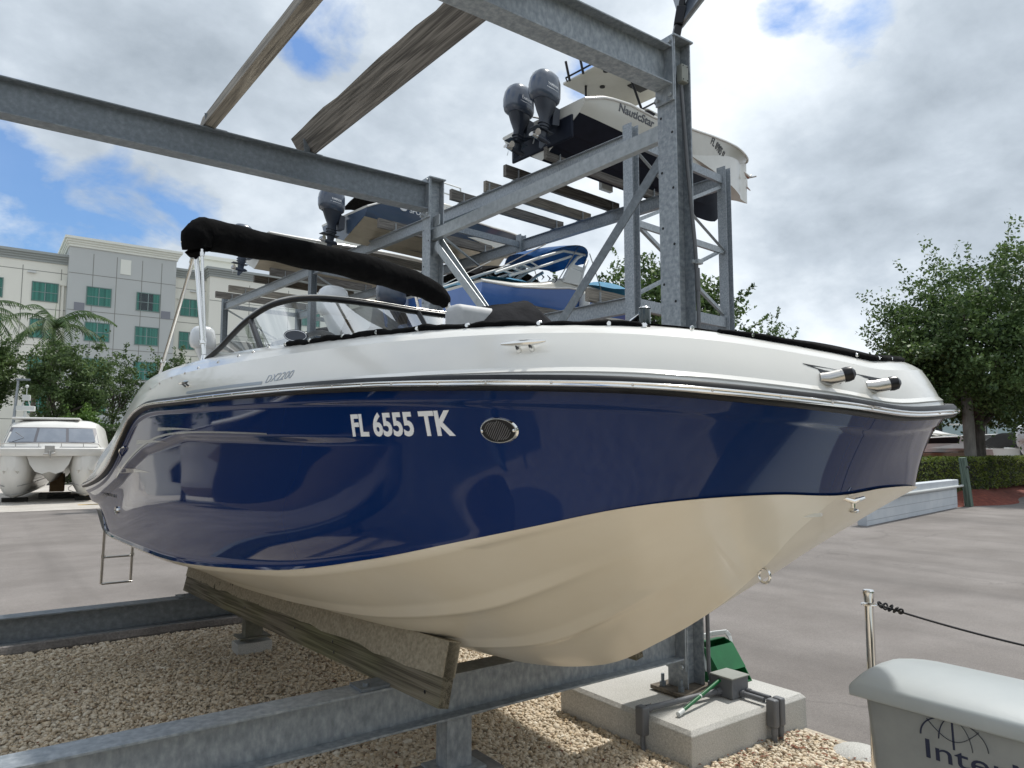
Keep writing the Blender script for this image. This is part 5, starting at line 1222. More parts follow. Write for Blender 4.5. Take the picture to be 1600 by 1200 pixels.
for z in (14.25, 11.3, 8.3, 5.35):
    window(3.85, 68, z); window(.2, 68, z); window(14.65, 68, z, w=1.5); window(-4.5, 68, z)
for z in (14.25, 11.3, 8.3, 5.35):
    for x in (25.2, 29.5): window(x, 66.6, z)
mb = HM()
for x, z in ((6.15, 13.2), (12.55, 13.2), (6.15, 7.4)): mb.box((x, 66.99, z), (.72, .05, .66))
mb.build('wall_vent', mat('vent_grey', (.22, .23, .26), rough=.6), hotel, smooth=0)
mb = HM(); mb.box((9.35, 66.985, 16.9), (.78, .06, 1.25)); mb.build('wall_plaque', TRIM, hotel, smooth=0)
for x, y in ((5.05, 67.9), (13.5, 67.9)):
    mb = HM(); mb.box((x, y, 7.7), (.16, .14, 14.6)); mb.box((x, y, 15.1), (.45, .25, .4)); mb.build('downspout', CREAM, hotel, smooth=0)
for x, y in ((2.9, 67.9), (14.9, 67.9)):
    mb = HM(); mb.box((x, y, 15.75), (.55, .15, .14)); mb.build('wall_light', WPL, hotel, smooth=0)
mb = HM(); mb.box((10, 66.6, 3.55), (12, .9, .22)); mb.box((10, 66.55, 3.74), (12.3, 1.1, .12)); mb.build('ground_ledge', TRIM, hotel, smooth=0)
# ============================================================ tall rack behind, and the boats on it
RA = R(5.0)                                     # this row of racks is turned 5 degrees
U_ = V(math.cos(RA), math.sin(RA), 0); W_ = V(-math.sin(RA), math.cos(RA), 0)      # across / along the row
RB = V(9.04, 8.73, 0)
def rk(u, w, z): return RB + U_ * u + W_ * w + V(0, 0, z)
tall = thing('boat_rack', 'tall three level galvanised boat rack in the background, holding several boats', 'boat rack', tuple(RB))
TB = lambda: MB(RB)
DU = 2.95; posts = [0.0, 6.15, 12.3, 19.6]
for iw, w in enumerate(posts):
    for iu, u in enumerate((0, DU)):
        h = 7.35
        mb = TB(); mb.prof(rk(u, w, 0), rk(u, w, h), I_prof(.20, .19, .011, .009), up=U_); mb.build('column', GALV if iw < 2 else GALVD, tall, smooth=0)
for z, nm in ((7.06, 'top'), (4.13, 'mid'), (1.2, 'low')):
    for u in (0, DU):
        for w0, w1 in zip(posts[:-1], posts[1:]):
            mb = TB(); mb.prof(rk(u, w0 + .1, z), rk(u, w1 - .1, z), I_prof(.13, .28, .012, .008)); mb.build('beam', GALV, tall, smooth=0)
    for w in posts:
        mb = TB(); mb.bar(rk(.1, w, z + .02), rk(DU - .1, w, z + .02), .07, .16 if z > 5 else .2); mb.build('cross_beam', GALV, tall, smooth=0)
for w in posts:
    for z0, z1 in ((.3, 3.9), (4.3, 6.9)):
        zm = (z0 + z1) / 2
        for za, zb in ((z0, zm), (z1, zm)):
            mb = TB(); mb.prof(rk(.1, w, za), rk(DU - .1, w, zb), L_prof(.065, .008)); mb.build('brace', GALVL, tall, smooth=0)
        mb = TB(); mb.bar(rk(.1, w, zm), rk(DU - .1, w, zm), .06, .12); mb.build('cross_beam', GALVL, tall, smooth=0)
        if w == 0:
            for za, zb in ((z0, zm), (z1, zm)):
                mb = TB(); mb.prof(rk(DU - .1, w, za), rk(.1, w, zb), L_prof(.065, .008)); mb.build('brace', GALVL, tall, smooth=0)
for (w, zz, u0, u1, m) in ((1.80, 7.2, -.35, 3.2, WOODG), (3.0, 7.2, -.35, 3.2, WOODG), (3.95, 7.2, -.10, 3.25, WOODL), (4.85, 7.2, -.35, 3.2, WOODG),
                        (7.7, 7.2, -.5, 3.2, WOODG), (8.95, 7.2, -.5, 3.2, WOODG), (10.6, 7.2, -.4, 3.3, WOODL), (14.3, 7.2, -.5, 3.2, WOODG), (15.6, 7.2, -.5, 3.2, WOODG), (17.6, 7.2, -.6, 3.2, WOODL), (18.9, 7.2, -.6, 3.2, WOODG),
                        (2.62, 4.27, -.45, 3.3, WOODG), (3.7, 4.27, -.25, 3.3, WOODG), (.8, 4.27, -.3, 3.3, WOODL), (8.2, 4.27, -.4, 3.2, WOODG), (9.5, 4.27, -.4, 3.2, WOODG), (14.5, 4.27, -.4, 3.2, WOODG), (17.8, 4.27, -.4, 3.2, WOODG)):
    mb = TB(); ragged_bar(mb, rk(u0, w, zz + .13), rk(u1, w, zz + .12), .09, .24, (0, 0, 1), int(w * 10)); mb.build('bunk_board', m, tall)
    for u in (0, DU): mb = TB(); mb.box(rk(u, w, zz + .006), (.16, .24, .012)); mb.bar(rk(u - .02, w - .06, zz), rk(u - .02, w - .06, zz + .2), .05, .012, up=U_); mb.build('bunk_bracket', GALVL, tall, smooth=0)
# --------------------------------------------------- outboard motor: a cowl with leg and propeller as its own pieces
def outboard(parent, pos, s=1.0, col=None, tilt=0.0, mark=None, cowl=(.40, .30, .62), legc=None, letter=LETW):
    M_ = Matrix.Translation(pos) @ Matrix.Rotation(-tilt, 4, 'Y') @ Matrix.Scale(s, 4)
    def T(p): return M_ @ V(p)
    def lp(x0, x1, hw, z, n=20, e=2.6, sq=0):
        out = []
        for k in range(n):
            a = 6.2832 * k / n; c, q = math.cos(a), math.sin(a)
            out.append(T(((x0 + x1) / 2 + (x1 - x0) / 2 * abs(c) ** (2 / e) * (1 if c > 0 else -1), hw * abs(q) ** (2 / e) * (1 if q > 0 else -1), z)))
        return out
    mb = MB(); G = [lp(.06, .62, .20, .02), lp(.02, .70, .245, .06), lp(.0, .74, .262, .16), lp(.02, .75, .268, .34), lp(.03, .73, .258, .48), lp(.07, .68, .225, .60), lp(.14, .60, .17, .67), lp(.24, .50, .09, .70)]
    mb.grid(G, closed=True, flip=True); mb.poly(G[0]); mb.poly(G[-1][::-1]); ob = mb.build('outboard_motor', col, parent, smooth=50)
    lc = legc or col
    mb = MB(); G = [lp(.08, .60, .19, .02), lp(.12, .52, .16, -.16), lp(.20, .44, .10, -.34), lp(.19, .45, .085, -.46), lp(.20, .44, .075, -.60)]
    mb.grid(G[::-1], closed=True, flip=True); mb.poly(G[-1])
    for z in (-.47, -.54): mb.add(lp(.16, .48, .10, z) + lp(.16, .48, .10, z - .02), [tuple((k, 20 + k, 20 + (k + 1) % 20, (k + 1) % 20)) for k in range(20)] + [tuple(range(20)), tuple(range(39, 19, -1))])
    mb.build('midsection', lc, ob, smooth=45)
    mb = MB(); G = [lp(.20, .44, .065, -.60, e=2), lp(.22, .43, .040, -.74, e=2), lp(.24, .42, .030, -.82, e=2)]
    mb.grid(G[::-1], closed=True, flip=True); mb.tube([T((.10, 0, -.83)), T((.18, 0, -.83)), T((.35, 0, -.83)), T((.50, 0, -.83))], [.012 * s, .055 * s, .062 * s, .05 * s], 14)
    mb.plate([T((.12, -.11, -.645)), T((.62, -.11, -.645)), T((.62, .11, -.645)), T((.12, .11, -.645))], .012 * s)
    mb.plate([T((.22, 0, -.86)), T((.42, 0, -.86)), T((.42, 0, -1.04)), T((.36, 0, -1.05))], .014 * s); mb.build('lower_unit', lc, ob, smooth=45)
    mb = MB(); mb.tube([T((.50, 0, -.83)), T((.58, 0, -.83)), T((.64, 0, -.83))], [.050 * s, .042 * s, .03 * s], 12)
    for b in range(3):
        a0 = b * 2.094 + .4; P = []
        for r_, w_, tw in ((.04, .03, .9), (.10, .07, .8), (.155, .075, .65), (.185, .035, .55)):
            for sg in (-1, 1):
                a = a0 + sg * w_ / max(r_, .06) * .8; P.append(T((.57 + sg * w_ * tw * .6, math.cos(a) * r_, -.83 + math.sin(a) * r_)))
        mb.add(P, [(0, 2, 3, 1), (2, 4, 5, 3), (4, 6, 7, 5)])
    mb.build('propeller', STEELB, ob, smooth=60)
    mb = MB(); mb.add([T(p) for p in ((.0, -.13, -.05), (.0, .13, -.05), (.0, .13, -.42), (.0, -.13, -.42), (.16, -.10, -.02), (.16, .10, -.02), (.16, .09, -.45), (.16, -.09, -.45))], [(0, 1, 2, 3), (4, 7, 6, 5), (0, 4, 5, 1), (1, 5, 6, 2), (2, 6, 7, 3), (3, 7, 4, 0)]); mb.build('clamp_bracket', BLACKM if legc is None else legc, ob)
    if mark:
        tr = bvh(ob)
        for sg in (1, -1):
            def f(x, y):
                q = T((.16 + x if sg > 0 else .58 - x, 1.0 * sg, .27 + y)); d = (M_.to_3x3() @ V(0, -sg, 0)).normalized(); l, n, _, _ = tr.ray_cast(q, d)
                if l is None: return T((.16 + x, .27 * sg, .27 + y)), V(0, sg, 0)
                return l, -d
            if sg > 0: ff = lambda x, y: f(.42 - x, y)
            else: ff = lambda x, y: f(.42 - x, y)
            sz, xs = fit_text(mark, .30, .055)
            lettering(mark, sz, (lambda x, y: f(.36 - x, y)) if sg > 0 else (lambda x, y: f(.36 - x, y)), 'cowl_lettering', letter, ob, xs=xs, th=.002)
            mb = MB(); mb.grid([[f(.38, -.06)[0] + V(0, .003 * sg, 0), f(.2, -.06)[0] + V(0, .003 * sg, 0), f(.06, -.06)[0] + V(0, .003 * sg, 0)], [f(.38, -.04)[0] + V(0, .003 * sg, 0), f(.2, -.05)[0] + V(0, .003 * sg, 0), f(.06, -.055)[0] + V(0, .003 * sg, 0)]]); mb.build('cowl_stripe', letter, ob)
    return ob
YGREY = mat('grey_blue_cowl', (.055, .072, .105), (.075, .095, .135), rough=.22, coat=.5, scale=1, spec=.5)
YDARK = mat('dark_leg', (.022, .028, .042), rough=.35)
MWHITE = mat('white_cowl', (.62, .64, .66), (.68, .70, .71), rough=.25, scale=1, coat=.4)
MBLACK = mat('black_cowl', (.015, .017, .02), rough=.2, coat=.4)
# --------------------------------------------------- hull of a background boat; local x runs aft from the bow tip
def hull_boat(name, label, loc, rz, L_, B_, hs, hb, cs, cb, top, bot, deck_m, group=None, stripe=None, waist=.84, flare=.05, sheer=None, rail_m=None, full=2.3):
    t = thing(name, label, 'boat', loc, rz, group); n = 40
    def cc(u): return u ** 1.0
    rail = []; chine = []; keel = []
    for i in range(n):
        u = i / (n - 1); u = u ** 1.35; sh = 1 - (1 - u) ** full; b = B_ / 2 * max(0, sh) ** .72 * (1 - (1 - waist) * .35 * sstep(.55, 1, u))
        z = hb + (hs - hb) * sstep(0, 1, u ** .8) if sheer is None else float(np.interp(u, [q[0] for q in sheer], [q[1] for q in sheer]))
        rail.append(V(L_ * u, b, z))
        s = L_ * (.115 + .885 * u); uc = u; bc = B_ / 2 * waist * max(0, 1 - (1 - uc) ** 2.1) ** .8; chine.append(V(s, bc, cs + (cb - cs) * (1 - sstep(0, .55, u)) ** 1.3))
        ks = L_ * (.115 + .09 * u / .2 if u < .2 else .205 + .795 * (u - .2) / .8); keel.append(V(ks, 0, cb * (1 - sstep(-.1, .28, u)) ** 1.4 if u > 0 else cb))
    keel[0] = chine[0].copy(); keel[0].y = 0; chine[0].y = 0; rail[0].y = 0
    def nr(i):
        a, b = rail[max(0, i - 1)], rail[min(n - 1, i + 1)]
        if i == 0: return V(-1, 0, 0)
        q = V(b.x - a.x, b.y - a.y, 0).normalized(); return V(-q.y, q.x, 0)
    rows_ = []
    for i in range(n):
        fw = 1 - sstep(.1, .7, i / n); r = []
        for v in np.linspace(0, 1, 12): r.append(chine[i].lerp(rail[i], float(v)) + nr(i) * (-flare * fw * math.sin(math.pi * v) + .02 * (1 - fw) * math.sin(math.pi * v)))
        r[0].y = max(0, r[0].y); rows_.append(r)
    full_ = [[mir(p) for p in r] for r in rows_[::-1]] + rows_[1:]
    mb = MB(); mb.grid(full_); e = rows_[-1]; mb.add([keel[-1]] + e + [mir(p) for p in e[::-1]], [tuple(range(0, 2 * len(e) + 1))])
    h = mb.build('hull', top, t, smooth=45)
    br = [[keel[i].lerp(chine[i], v) for v in (0, .3, .34, .6, .64, .95, 1)] for i in range(n)]
    for i in range(n):
        for k, dz in ((2, -.018), (4, -.018), (5, -.012)): br[i][k] = br[i][k] + V(0, 0, dz * sstep(.05, .3, i / n))
    mb = MB(); mb.grid([[mir(p) for p in r] for r in br[::-1]] + br[1:]); mb.build('hull_bottom', bot, t, smooth=18)
    # gunwale, inner liner and sole
    dr = []
    for i in range(n):
        p, nn = rail[i], nr(i); k = min(.16, p.y * .6); fx = 1 - sstep(.02, .2, i / n)
        dr.append([p + nn * .015 + V(0, 0, -.03), p + nn * .022, p + nn * .005 + V(0, 0, .022), V(p.x + k * fx, max(0, p.y - k), p.z + .03), V(p.x + (k + .01) * fx, max(0, p.y - k * 1.1), p.z - .02), V(p.x + (k + .02) * fx, max(0, p.y - k * 1.15), min(p.z - .05, cs + .25))])
    mb = MB(); mb.grid([[mir(p) for p in r] for r in dr[::-1]] + dr[1:]); inner = [r[-1] for r in dr]; mb.add([mir(p) for p in inner[::-1]] + inner[1:], [tuple(range(2 * n - 1))])
    e = dr[-1]; mb.add(e + [mir(p) for p in e[::-1]], [(i, i + 1, 2 * len(e) - 2 - i, 2 * len(e) - 1 - i) for i in range(len(e) - 1)]); mb.build('deck', deck_m, t, smooth=30)
    if rail_m: mb = MB(); mb.tube([mir(p) + V(0, 0, -.01) for p in rail[::-1]] + [p + V(0, 0, -.01) for p in rail[1:]], .026, 8); mb.build('rub_rail', rail_m, t, smooth=60)
    tr = bvh(h)
    def sd(x, z, sg=1):
        l, nn, _, _ = tr.ray_cast(V(x, 3 * sg, z), V(0, -sg, 0))
        if l is None: return V(x, B_ / 2 * sg, z), V(0, sg, 0)
        return l, V(0, sg, 0)
    return t, sd, rail
RZB = math.pi + RA                     # bows point away across the rack, sterns towards the viewer
def stern_at(u, w, z, L_): return tuple(rk(u + L_, w, z))
YW = mat('offwhite_gelcoat', (.55, .54, .49), (.60, .59, .54), rough=.25, scale=1.5, coat=.3)
NAVYB = mat('dark_navy_bottom', (.006, .009, .018), (.010, .014, .026), rough=.6, spec=.2, scale=4)
CREAMB = mat('tan_bottom', (.42, .37, .28), (.50, .44, .34), rough=.4, scale=3)
# --- twin-engine centre console, top level, nearest bay
L1 = 7.5
b1, sd1, rl1 = hull_boat('centre_console_boat', 'white centre console boat with dark bottom and twin grey outboards, highest on the rack', stern_at(-.30, 1.95, 7.22, L1), RZB, L1, 2.45, 1.10, 1.75, .62, 1.42, YW, NAVYB, YW, sheer=[(0, 2.0), (.2, 1.80), (.5, 1.38), (.72, 1.12), (.83, 1.14), (.92, 1.06), (1, .84)], rail_m=WHITE2, waist=.82)
BK = mat('dark_hull_band', (.02, .03, .05), rough=.3)
for y in (-.22, .50): outboard(b1, (L1 + .10, y, .82), .87, YGREY, .10, 'YAMAHA', legc=YDARK)
mb = MB(); mb.box((L1 + .01, .0, .42), (.06, 1.7, .46)); mb.build('engine_bracket', NAVYB, b1, bevel=.04)
sz, xs = fit_text('NauticStar', 1.10, .14, bold=.02)
lettering('NauticStar', sz, lambda x, y: sd1(L1 * .87 - x, .93 + y), 'maker_lettering', mat('soft_dark_print', (.10, .105, .12), rough=.5), b1, xs=xs, th=.004)
mb = MB(); mb.grid(strip_on([(L1 * .86 - .6, 1.11), (L1 * .86 - .75, 1.135), (L1 * .86 - .95, 1.12)], .01, .05, .004, '', None, 12, fn=sd1)); mb.build('star_emblem', LETK, b1)
sz, xs = fit_text('FL 8985 SJ', 1.0, .14, bold=.0)
lettering('FL 8985 SJ', sz, lambda x, y: sd1(L1 * .405 - x, 1.36 + y), 'registration_number', LETK, b1, xs=xs, bold=0.0, th=.006)
mb = MB(); mb.box((L1 * .56, 0, 1.35), (1.0, .8, 1.1), taper=.85); mb.build('console', YW, b1, bevel=.05)
TX, TZ = L1 * .66, 2.48
tt = MB(); tt.box((TX, 0, TZ), (2.0, 1.9, .07)); ht = tt.build('hard_top', YW, b1, bevel=.03, seg=3)
mb = MB(); mb.box((TX - .3, .25, TZ - .045), (.45, .5, .03)); mb.build('electronics_panel', BLACKM, ht, bevel=.005)
for dx, dy in ((.3, -.4), (.65, .45), (.75, .1)): mb = MB(); mb.cyl((TX + dx, dy, TZ - .035), (TX + dx, dy, TZ - .055), .06, 14); mb.build('downlight', BLACKM, ht)
for y in (-.62, .62):
    mb = MB()
    mb.tube([(L1 * .50, y * .7, .75), (L1 * .52, y * .72, 1.7), (TX - .8, y, TZ - .3), (TX - .8, y, TZ - .04)], .028, 8); mb.tube([(L1 * .66, y * .7, .75), (L1 * .66, y * .72, 1.7), (TX + .6, y, TZ - .3), (TX + .6, y, TZ - .04)], .028, 8)
    mb.tube([(L1 * .52, y * .72, 1.7), (L1 * .60, y * .72, 2.0), (L1 * .66, y * .72, 1.7)], .022, 8); mb.build('top_support', BLACKM, b1, smooth=60)
mb = MB(); mb.tube([(TX + 1.0, -.8, TZ), (TX + 1.15, -.7, TZ - .02), (TX + 1.15, .7, TZ - .02), (TX + 1.0, .8, TZ)], .02, 8); mb.build('rod_rack', BLACKM, ht)
for k in range(4):
    mb = MB(); y = -.6 + .4 * k; mb.tube([(TX + 1.13, y, TZ - .12), (TX + 1.25, y, TZ + .28)], .028, 8); mb.build('rod_holder', BLACKM, ht)
for sg in (1,):
    mb = MB(); mb.tube([(-.10, 0, 1.62), (.10, 0, 1.66), (.35, 0, 1.74)], [.05, .05, .03], 8); mb.tube([(-.12, 0, 1.62), (-.25, 0, 1.72)], [.03, .012], 8); mb.tube([(-.22, -.12, 1.66), (-.28, .12, 1.66)], .02, 6); mb.tube([(-.02, -.02, 1.55), (.02, 0, 1.32), (-.12, .02, 1.26)], [.02, .03, .012], 8); mb.build('bow_anchor', STEELB, b1)
mb = MB(); mb.tube([(L1 - .45, -1.0, 1.30), (L1 - .45, -1.0, 1.42), (L1 - .9, -1.0, 1.5), (L1 - .9, -1.0, 1.38)], .018, 6); mb.build('grab_rail', BLACKM, b1)
mb = MB(); mb.box((L1 * .72, -.2, .06), (.35, .10, .20)); mb.build('trim_tab', WPL, b1, bevel=.01)
# --- grey-blue boat, top level, second bay
L2 = 6.6
SPB = mat('slate_blue_gelcoat', (.055, .085, .135), (.07, .10, .155), rough=.2, coat=.5, scale=1)
b2, sd2, rl2 = hull_boat('fishing_boat', 'slate blue fishing boat with cream bottom and one grey outboard on the top rack level', stern_at(-.75, 9.3, 7.12, L2), RZB + .04, L2, 2.4, 1.0, 1.35, .42, .85, SPB, CREAMB, YW, sheer=[(0, 1.40), (.3, 1.18), (.7, 1.02), (.88, 1.02), (.93, .88), (1, .66)], rail_m=WHITE2)
outboard(b2, (L2 + .08, .1, .62), .95, YGREY, .06, 'YAMAHA', legc=YDARK)
sz, xs = fit_text('SPORTSMAN', 1.15, .12, bold=.02)
lettering('SPORTSMAN', sz, lambda x, y: sd2(L2 * .80 - x, .80 + y), 'maker_lettering', LETW, b2, xs=xs, th=.004)
mb = MB(); l, nn = sd2(L2 * .83, .86); mb.ball(l, .09, 14, sc=(1.3, .12, .8)); mb.build('round_emblem', LETW, b2)
mb = MB(); mb.box((L2 * .52, 0, 1.2), (.9, .75, 1.0), taper=.85); mb.build('console', YW, b2, bevel=.05)
mb = MB()
for y in (-.5, .5):
    for x in (.46, .58): mb.tube([(L2 * x, y, .8), (L2 * x, y, 2.2)], .025, 6)
for z in (1.5, 1.9, 2.2): mb.tube([(L2 * .46, -.5, z), (L2 * .58, -.5, z)], .02, 6); mb.tube([(L2 * .46, .5, z), (L2 * .58, .5, z)], .02, 6)
mb.build('tower_frame', WPL, b2)
mb = MB(); mb.tube([(L2 * .30, -.9, 1.25), (L2 * .30, -.9, 1.9)], .012, 6); mb.build('antenna', BLACKM, b2)
for k in range(2):
    mb = MB(); l, nn = sd2(L2 * .66, .62 + .22 * k); mb.tube([l + V(.28, .10, 0), l + V(.2, .12, 0), l + V(-.2, .12, 0), l + V(-.28, .10, 0)], [.05, .10, .10, .05], 12); mb.build('fender', RUBBER, b2)
for k, z in enumerate((1.2,)):
    mb = MB(); G = [[V(L2 * .80 + .9 * u, -.85 + 1.7 * v, 1.12 + .22 * math.sin(math.pi * v) + .10 * math.sin(math.pi * u)) for v in np.linspace(0, 1, 9)] for u in np.linspace(0, 1, 7)]; mb.grid(G); mb.build('stern_cover', FABRIC, b2, smooth=80)
# --- cream bottomed boat, top level, third bay
L3 = 7.0
b3, sd3, rl3 = hull_boat('bay_boat', 'white boat with tan bottom and grey outboard behind the folded black bimini', stern_at(-.9, 14.6, 7.40, L3), RZB, L3, 2.4, .95, 1.3, .50, .85, YW, CREAMB, YW, rail_m=WHITE2)
outboard(b3, (L3 + .08, 0, .68), .95, YGREY, .05, 'YAMAHA', legc=mat('mid_grey_leg', (.04, .055, .085), rough=.3))
mb = MB(); mb.box((L3 * .52, 0, 1.2), (.9, .75, 1.0), taper=.85); mb.build('console', YW, b3, bevel=.05)
# --- blue boat with wake tower, middle level, nearest bay
L4 = 6.5; CB = mat('cobalt_gelcoat', (.05, .14, .40), (.06, .16, .45), rough=.2, coat=.5, scale=1)
CBC = mat('cobalt_canvas', (.012, .085, .26), (.02, .12, .34), rough=.8, scale=5, bump=.3, bscale=6, bdist=.05); CBL = mat('light_blue_canvas', (.03, .20, .36), (.05, .26, .43), rough=.8, scale=5, bump=.3, bscale=6, bdist=.05)
b4, sd4, rl4 = hull_boat('wake_boat', 'cobalt blue wakeboard boat with white tower and blue bimini, middle rack level', stern_at(-.75, 4.35, 4.02, L4), RZB, L4, 2.4, 1.15, 1.20, .45, .7, CB, CREAMB, YW, sheer=[(0, .98), (.15, 1.10), (.4, 1.26), (.6, 1.25), (.72, 1.12), (.85, 1.02), (1, 1.0)], rail_m=WHITE2)
mb = MB(); n = len(rl4); G = []
for p in rl4:
    u = p.x / L4; hh = float(np.interp(u, [0, .15, .35, .5, .62, .72, 1], [.03, .10, .16, .20, .20, .10, .03])); G.append([V(p.x + .02, p.y + .012, p.z + .01), V(p.x + .03, p.y - .02, p.z + .02 + hh * .55), V(p.x + .05, max(0, p.y - .12), p.z + .03 + hh), V(p.x + .06, max(0, p.y - .30), p.z + .02 + hh * 1.02)])
mb.grid([[mir(p) for p in r] for r in G[::-1]] + G[1:]); mb.build('deck_moulding', YW, b4, smooth=50)
lettering('SURF SERIES'[:0] or 'sss', .12, lambda x, y: sd4(L4 * .80 - x, .62 + y), 'side_lettering', LETG, b4, xs=3.0, shear=.4, th=.004) if False else None
mb = MB()
for k in range(3):
    x = L4 * (.80 - .030 * k * 1.0 - .06)
    l = V(x, 1.165, 1.32); mb.tube([l + V(.10, 0, .06), l + V(.02, .01, .0), l + V(.08, 0, -.07)], [.008, .02, .004], 6)
mb.build('side_vent', BK, b4)
l, nn = sd4(L4 * .53, .86); mb = MB(); mb.tube([l + V(.0, .13, .36), l + V(0, .14, .26), l + V(0, .14, -.18), l + V(0, .13, -.28)], [.05, .125, .125, .05], 14); mb.tube([l + V(0, .12, .36), l + V(.03, .0, .75)], .010, 5); mb.build('fender', WPL, b4, smooth=60)
def gorillas(y): return [(L4 * .64, y * 1.10, 1.38), (L4 * .59, y * 1.0, 1.75), (L4 * .53, y * .85, 2.05), (L4 * .49, y * .75, 2.18)]
for y in (-1, 1):
    mb = MB(); A = [V(*p) for p in gorillas(y)]; Bq = [p + V(-.55, 0, .0) + V(.12 * k, 0, -.03 * k) for k, p in enumerate(A)]
    mb.tube(A, .040, 8); mb.tube(Bq, .040, 8)
    for k in range(7):
        t = k / 6 * .62; a = A[0].lerp(A[1], min(1, t * 2)) if t < .5 else A[1].lerp(A[2], t * 2 - 1); b = Bq[0].lerp(Bq[1], min(1, t * 2)) if t < .5 else Bq[1].lerp(Bq[2], t * 2 - 1); mb.bar(a, b, .03, .10 if k < 4 else .05)
    mb.tube([V(L4 * .93, y * 1.0, 1.25), V(L4 * .74, y * .95, 1.78), V(L4 * .60, y * .85, 2.14), V(L4 * .48, y * .8, 2.20)], .035, 8); mb.tube([V(L4 * .87, y * 1.0, 1.25), V(L4 * .70, y * .95, 1.68), V(L4 * .56, y * .85, 2.06)], .030, 8)
    for t in (.15, .35, .6, .8): mb.tube([V(L4 * .93, y * 1.0, 1.25).lerp(V(L4 * .74, y * .95, 1.78), t), V(L4 * .87, y * 1.0, 1.25).lerp(V(L4 * .70, y * .95, 1.68), t)], .02, 6)
    mb.build('wake_tower', WPL, b4, smooth=60)
G = []
for u in np.linspace(0, 1, 15):
    row = []
    for v in np.linspace(-1, 1, 15):
        e = (1 - abs(v) ** 3 * .3); x = L4 * .56 + (u - .5) * 2.1 * (1 - .22 * v * v); row.append(V(x, v * 1.12 * (math.sin(math.pi * min(max(u, .04), .96)) ** .35), 2.36 - .10 * v * v - .22 * (2 * u - 1) ** 2 - .12 * (u - .5)))
    G.append(row)
mb = MB(); mb.grid(G); mb.grid([[p - V(0, 0, .02) for p in r] for r in G], flip=True); mb.build('bimini_top', CBC, b4, smooth=80)
for y in (-.95, .95):
    mb = MB(); mb.tube([(L4 * .93, y, 1.3), (L4 * .70, y, 2.15)], .012, 6); mb.tube([(L4 * .42, y, 1.4), (L4 * .48, y, 2.2)], .012, 6); mb.tube([(L4 * .64, y, 1.4), (L4 * .54, y, 2.28)], .012, 6); mb.build('bimini_pole', STEELB, b4)
def canvas(parent, x0, x1, hw, z, h, m, pk=.5, name='canvas_cover'):
    G = []
    for u in np.linspace(0, 1, 11):
        G.append([V(x0 + (x1 - x0) * u, hw * v, z + h * max(0, 1 - abs(u - pk) / (pk if u < pk else 1 - pk)) ** .8 * (1 - v * v * .75) + .015 * math.sin(9 * u + 7 * v)) for v in np.linspace(-1, 1, 11)])
    mb = MB(); mb.grid(G); mb.build(name, m, parent, smooth=80)
canvas(b4, L4 * .24, L4 * .52, 1.0, 1.40, .50, CBL, .12); canvas(b4, L4 * .72, L4 * .97, 1.05, 1.12, .28, CBL, .35)
# --- white outboard boats on the middle level further along
def mid_boat(label, w, u, L_, col, topm, n_eng=1, cov=None, tilt=.0, s=1.15, bim=False, mz=.82, z=4.25):
    t, sd, rl = hull_boat('runabout', label, stern_at(u, w, z, L_), RZB, L_, 2.4, 1.05, 1.35, .5, .85, topm, CREAMB, YW, rail_m=WHITE2, group='boats on the middle rack level')
    for k in range(n_eng): outboard(t, (L_ + .08, (k - (n_eng - 1) / 2) * .8, mz), s, col, tilt, None)
    if cov: canvas(t, L_ * .2, L_ * .92, 1.1, 1.25, .55, cov, .55)
    if bim:
        G = [[V(L_ * .62 + (uu - .5) * 2.4, .05 + vv * 1.15, 2.15 - .18 * vv * vv - .35 * (2 * uu - 1) ** 2) for vv in np.linspace(-1, 1, 13)] for uu in np.linspace(0, 1, 13)]
        mb = MB(); mb.grid(G); mb.grid([[p - V(0, 0, .03) for p in r] for r in G], flip=True); mb.build('bimini_top', FABRIC, t, smooth=80)
        for y in (-1.0, 1.0):
            mb = MB(); mb.tube([(L_ * .62, y, 1.1), (L_ * .76, y, 1.85)], .022, 6); mb.tube([(L_ * .62, y, 1.1), (L_ * .50, y, 1.85)], .022, 6); mb.tube([(L_ * .66, y, 1.35), (L_ * .60, y, 2.0)], .018, 6); mb.build('bimini_pole', STEELB, t)
    return t
mid_boat('white boat with a grey outboard half hidden behind the middle column', 6.78, -.2, 6.2, YGREY, CB, s=1.0, bim=True)
mid_boat('white boat with one large white outboard seen above the windshield', 9.1, -.45, 6.5, MWHITE, WHITE2, bim=True)
mid_boat('white boat with white outboard at the far left end of the rack', 17.6, -.9, 6.3, MWHITE, WHITE2)
mid_boat('navy hulled boat under a dark cover, seen through the windshield', 13.6, -.2, 6.3, MBLACK, SPB, n_eng=0, cov=FABG, z=4.1)
# --- the neighbour on the same low rack, left of the picture: its dark side is what the navy hull mirrors
t_nb, sd_nb, rl_nb = hull_boat('motor_boat', 'dark hulled boat on the left neighbour place of the front rack, outside the picture', (-2.35, 1.7, .62), math.pi / 2, 6.9, 2.45, 1.15, 1.45, .45, .8, mat('black_gelcoat', (.012, .014, .022), rough=.08), CREAMB, WHITE2, rail_m=WHITE2)
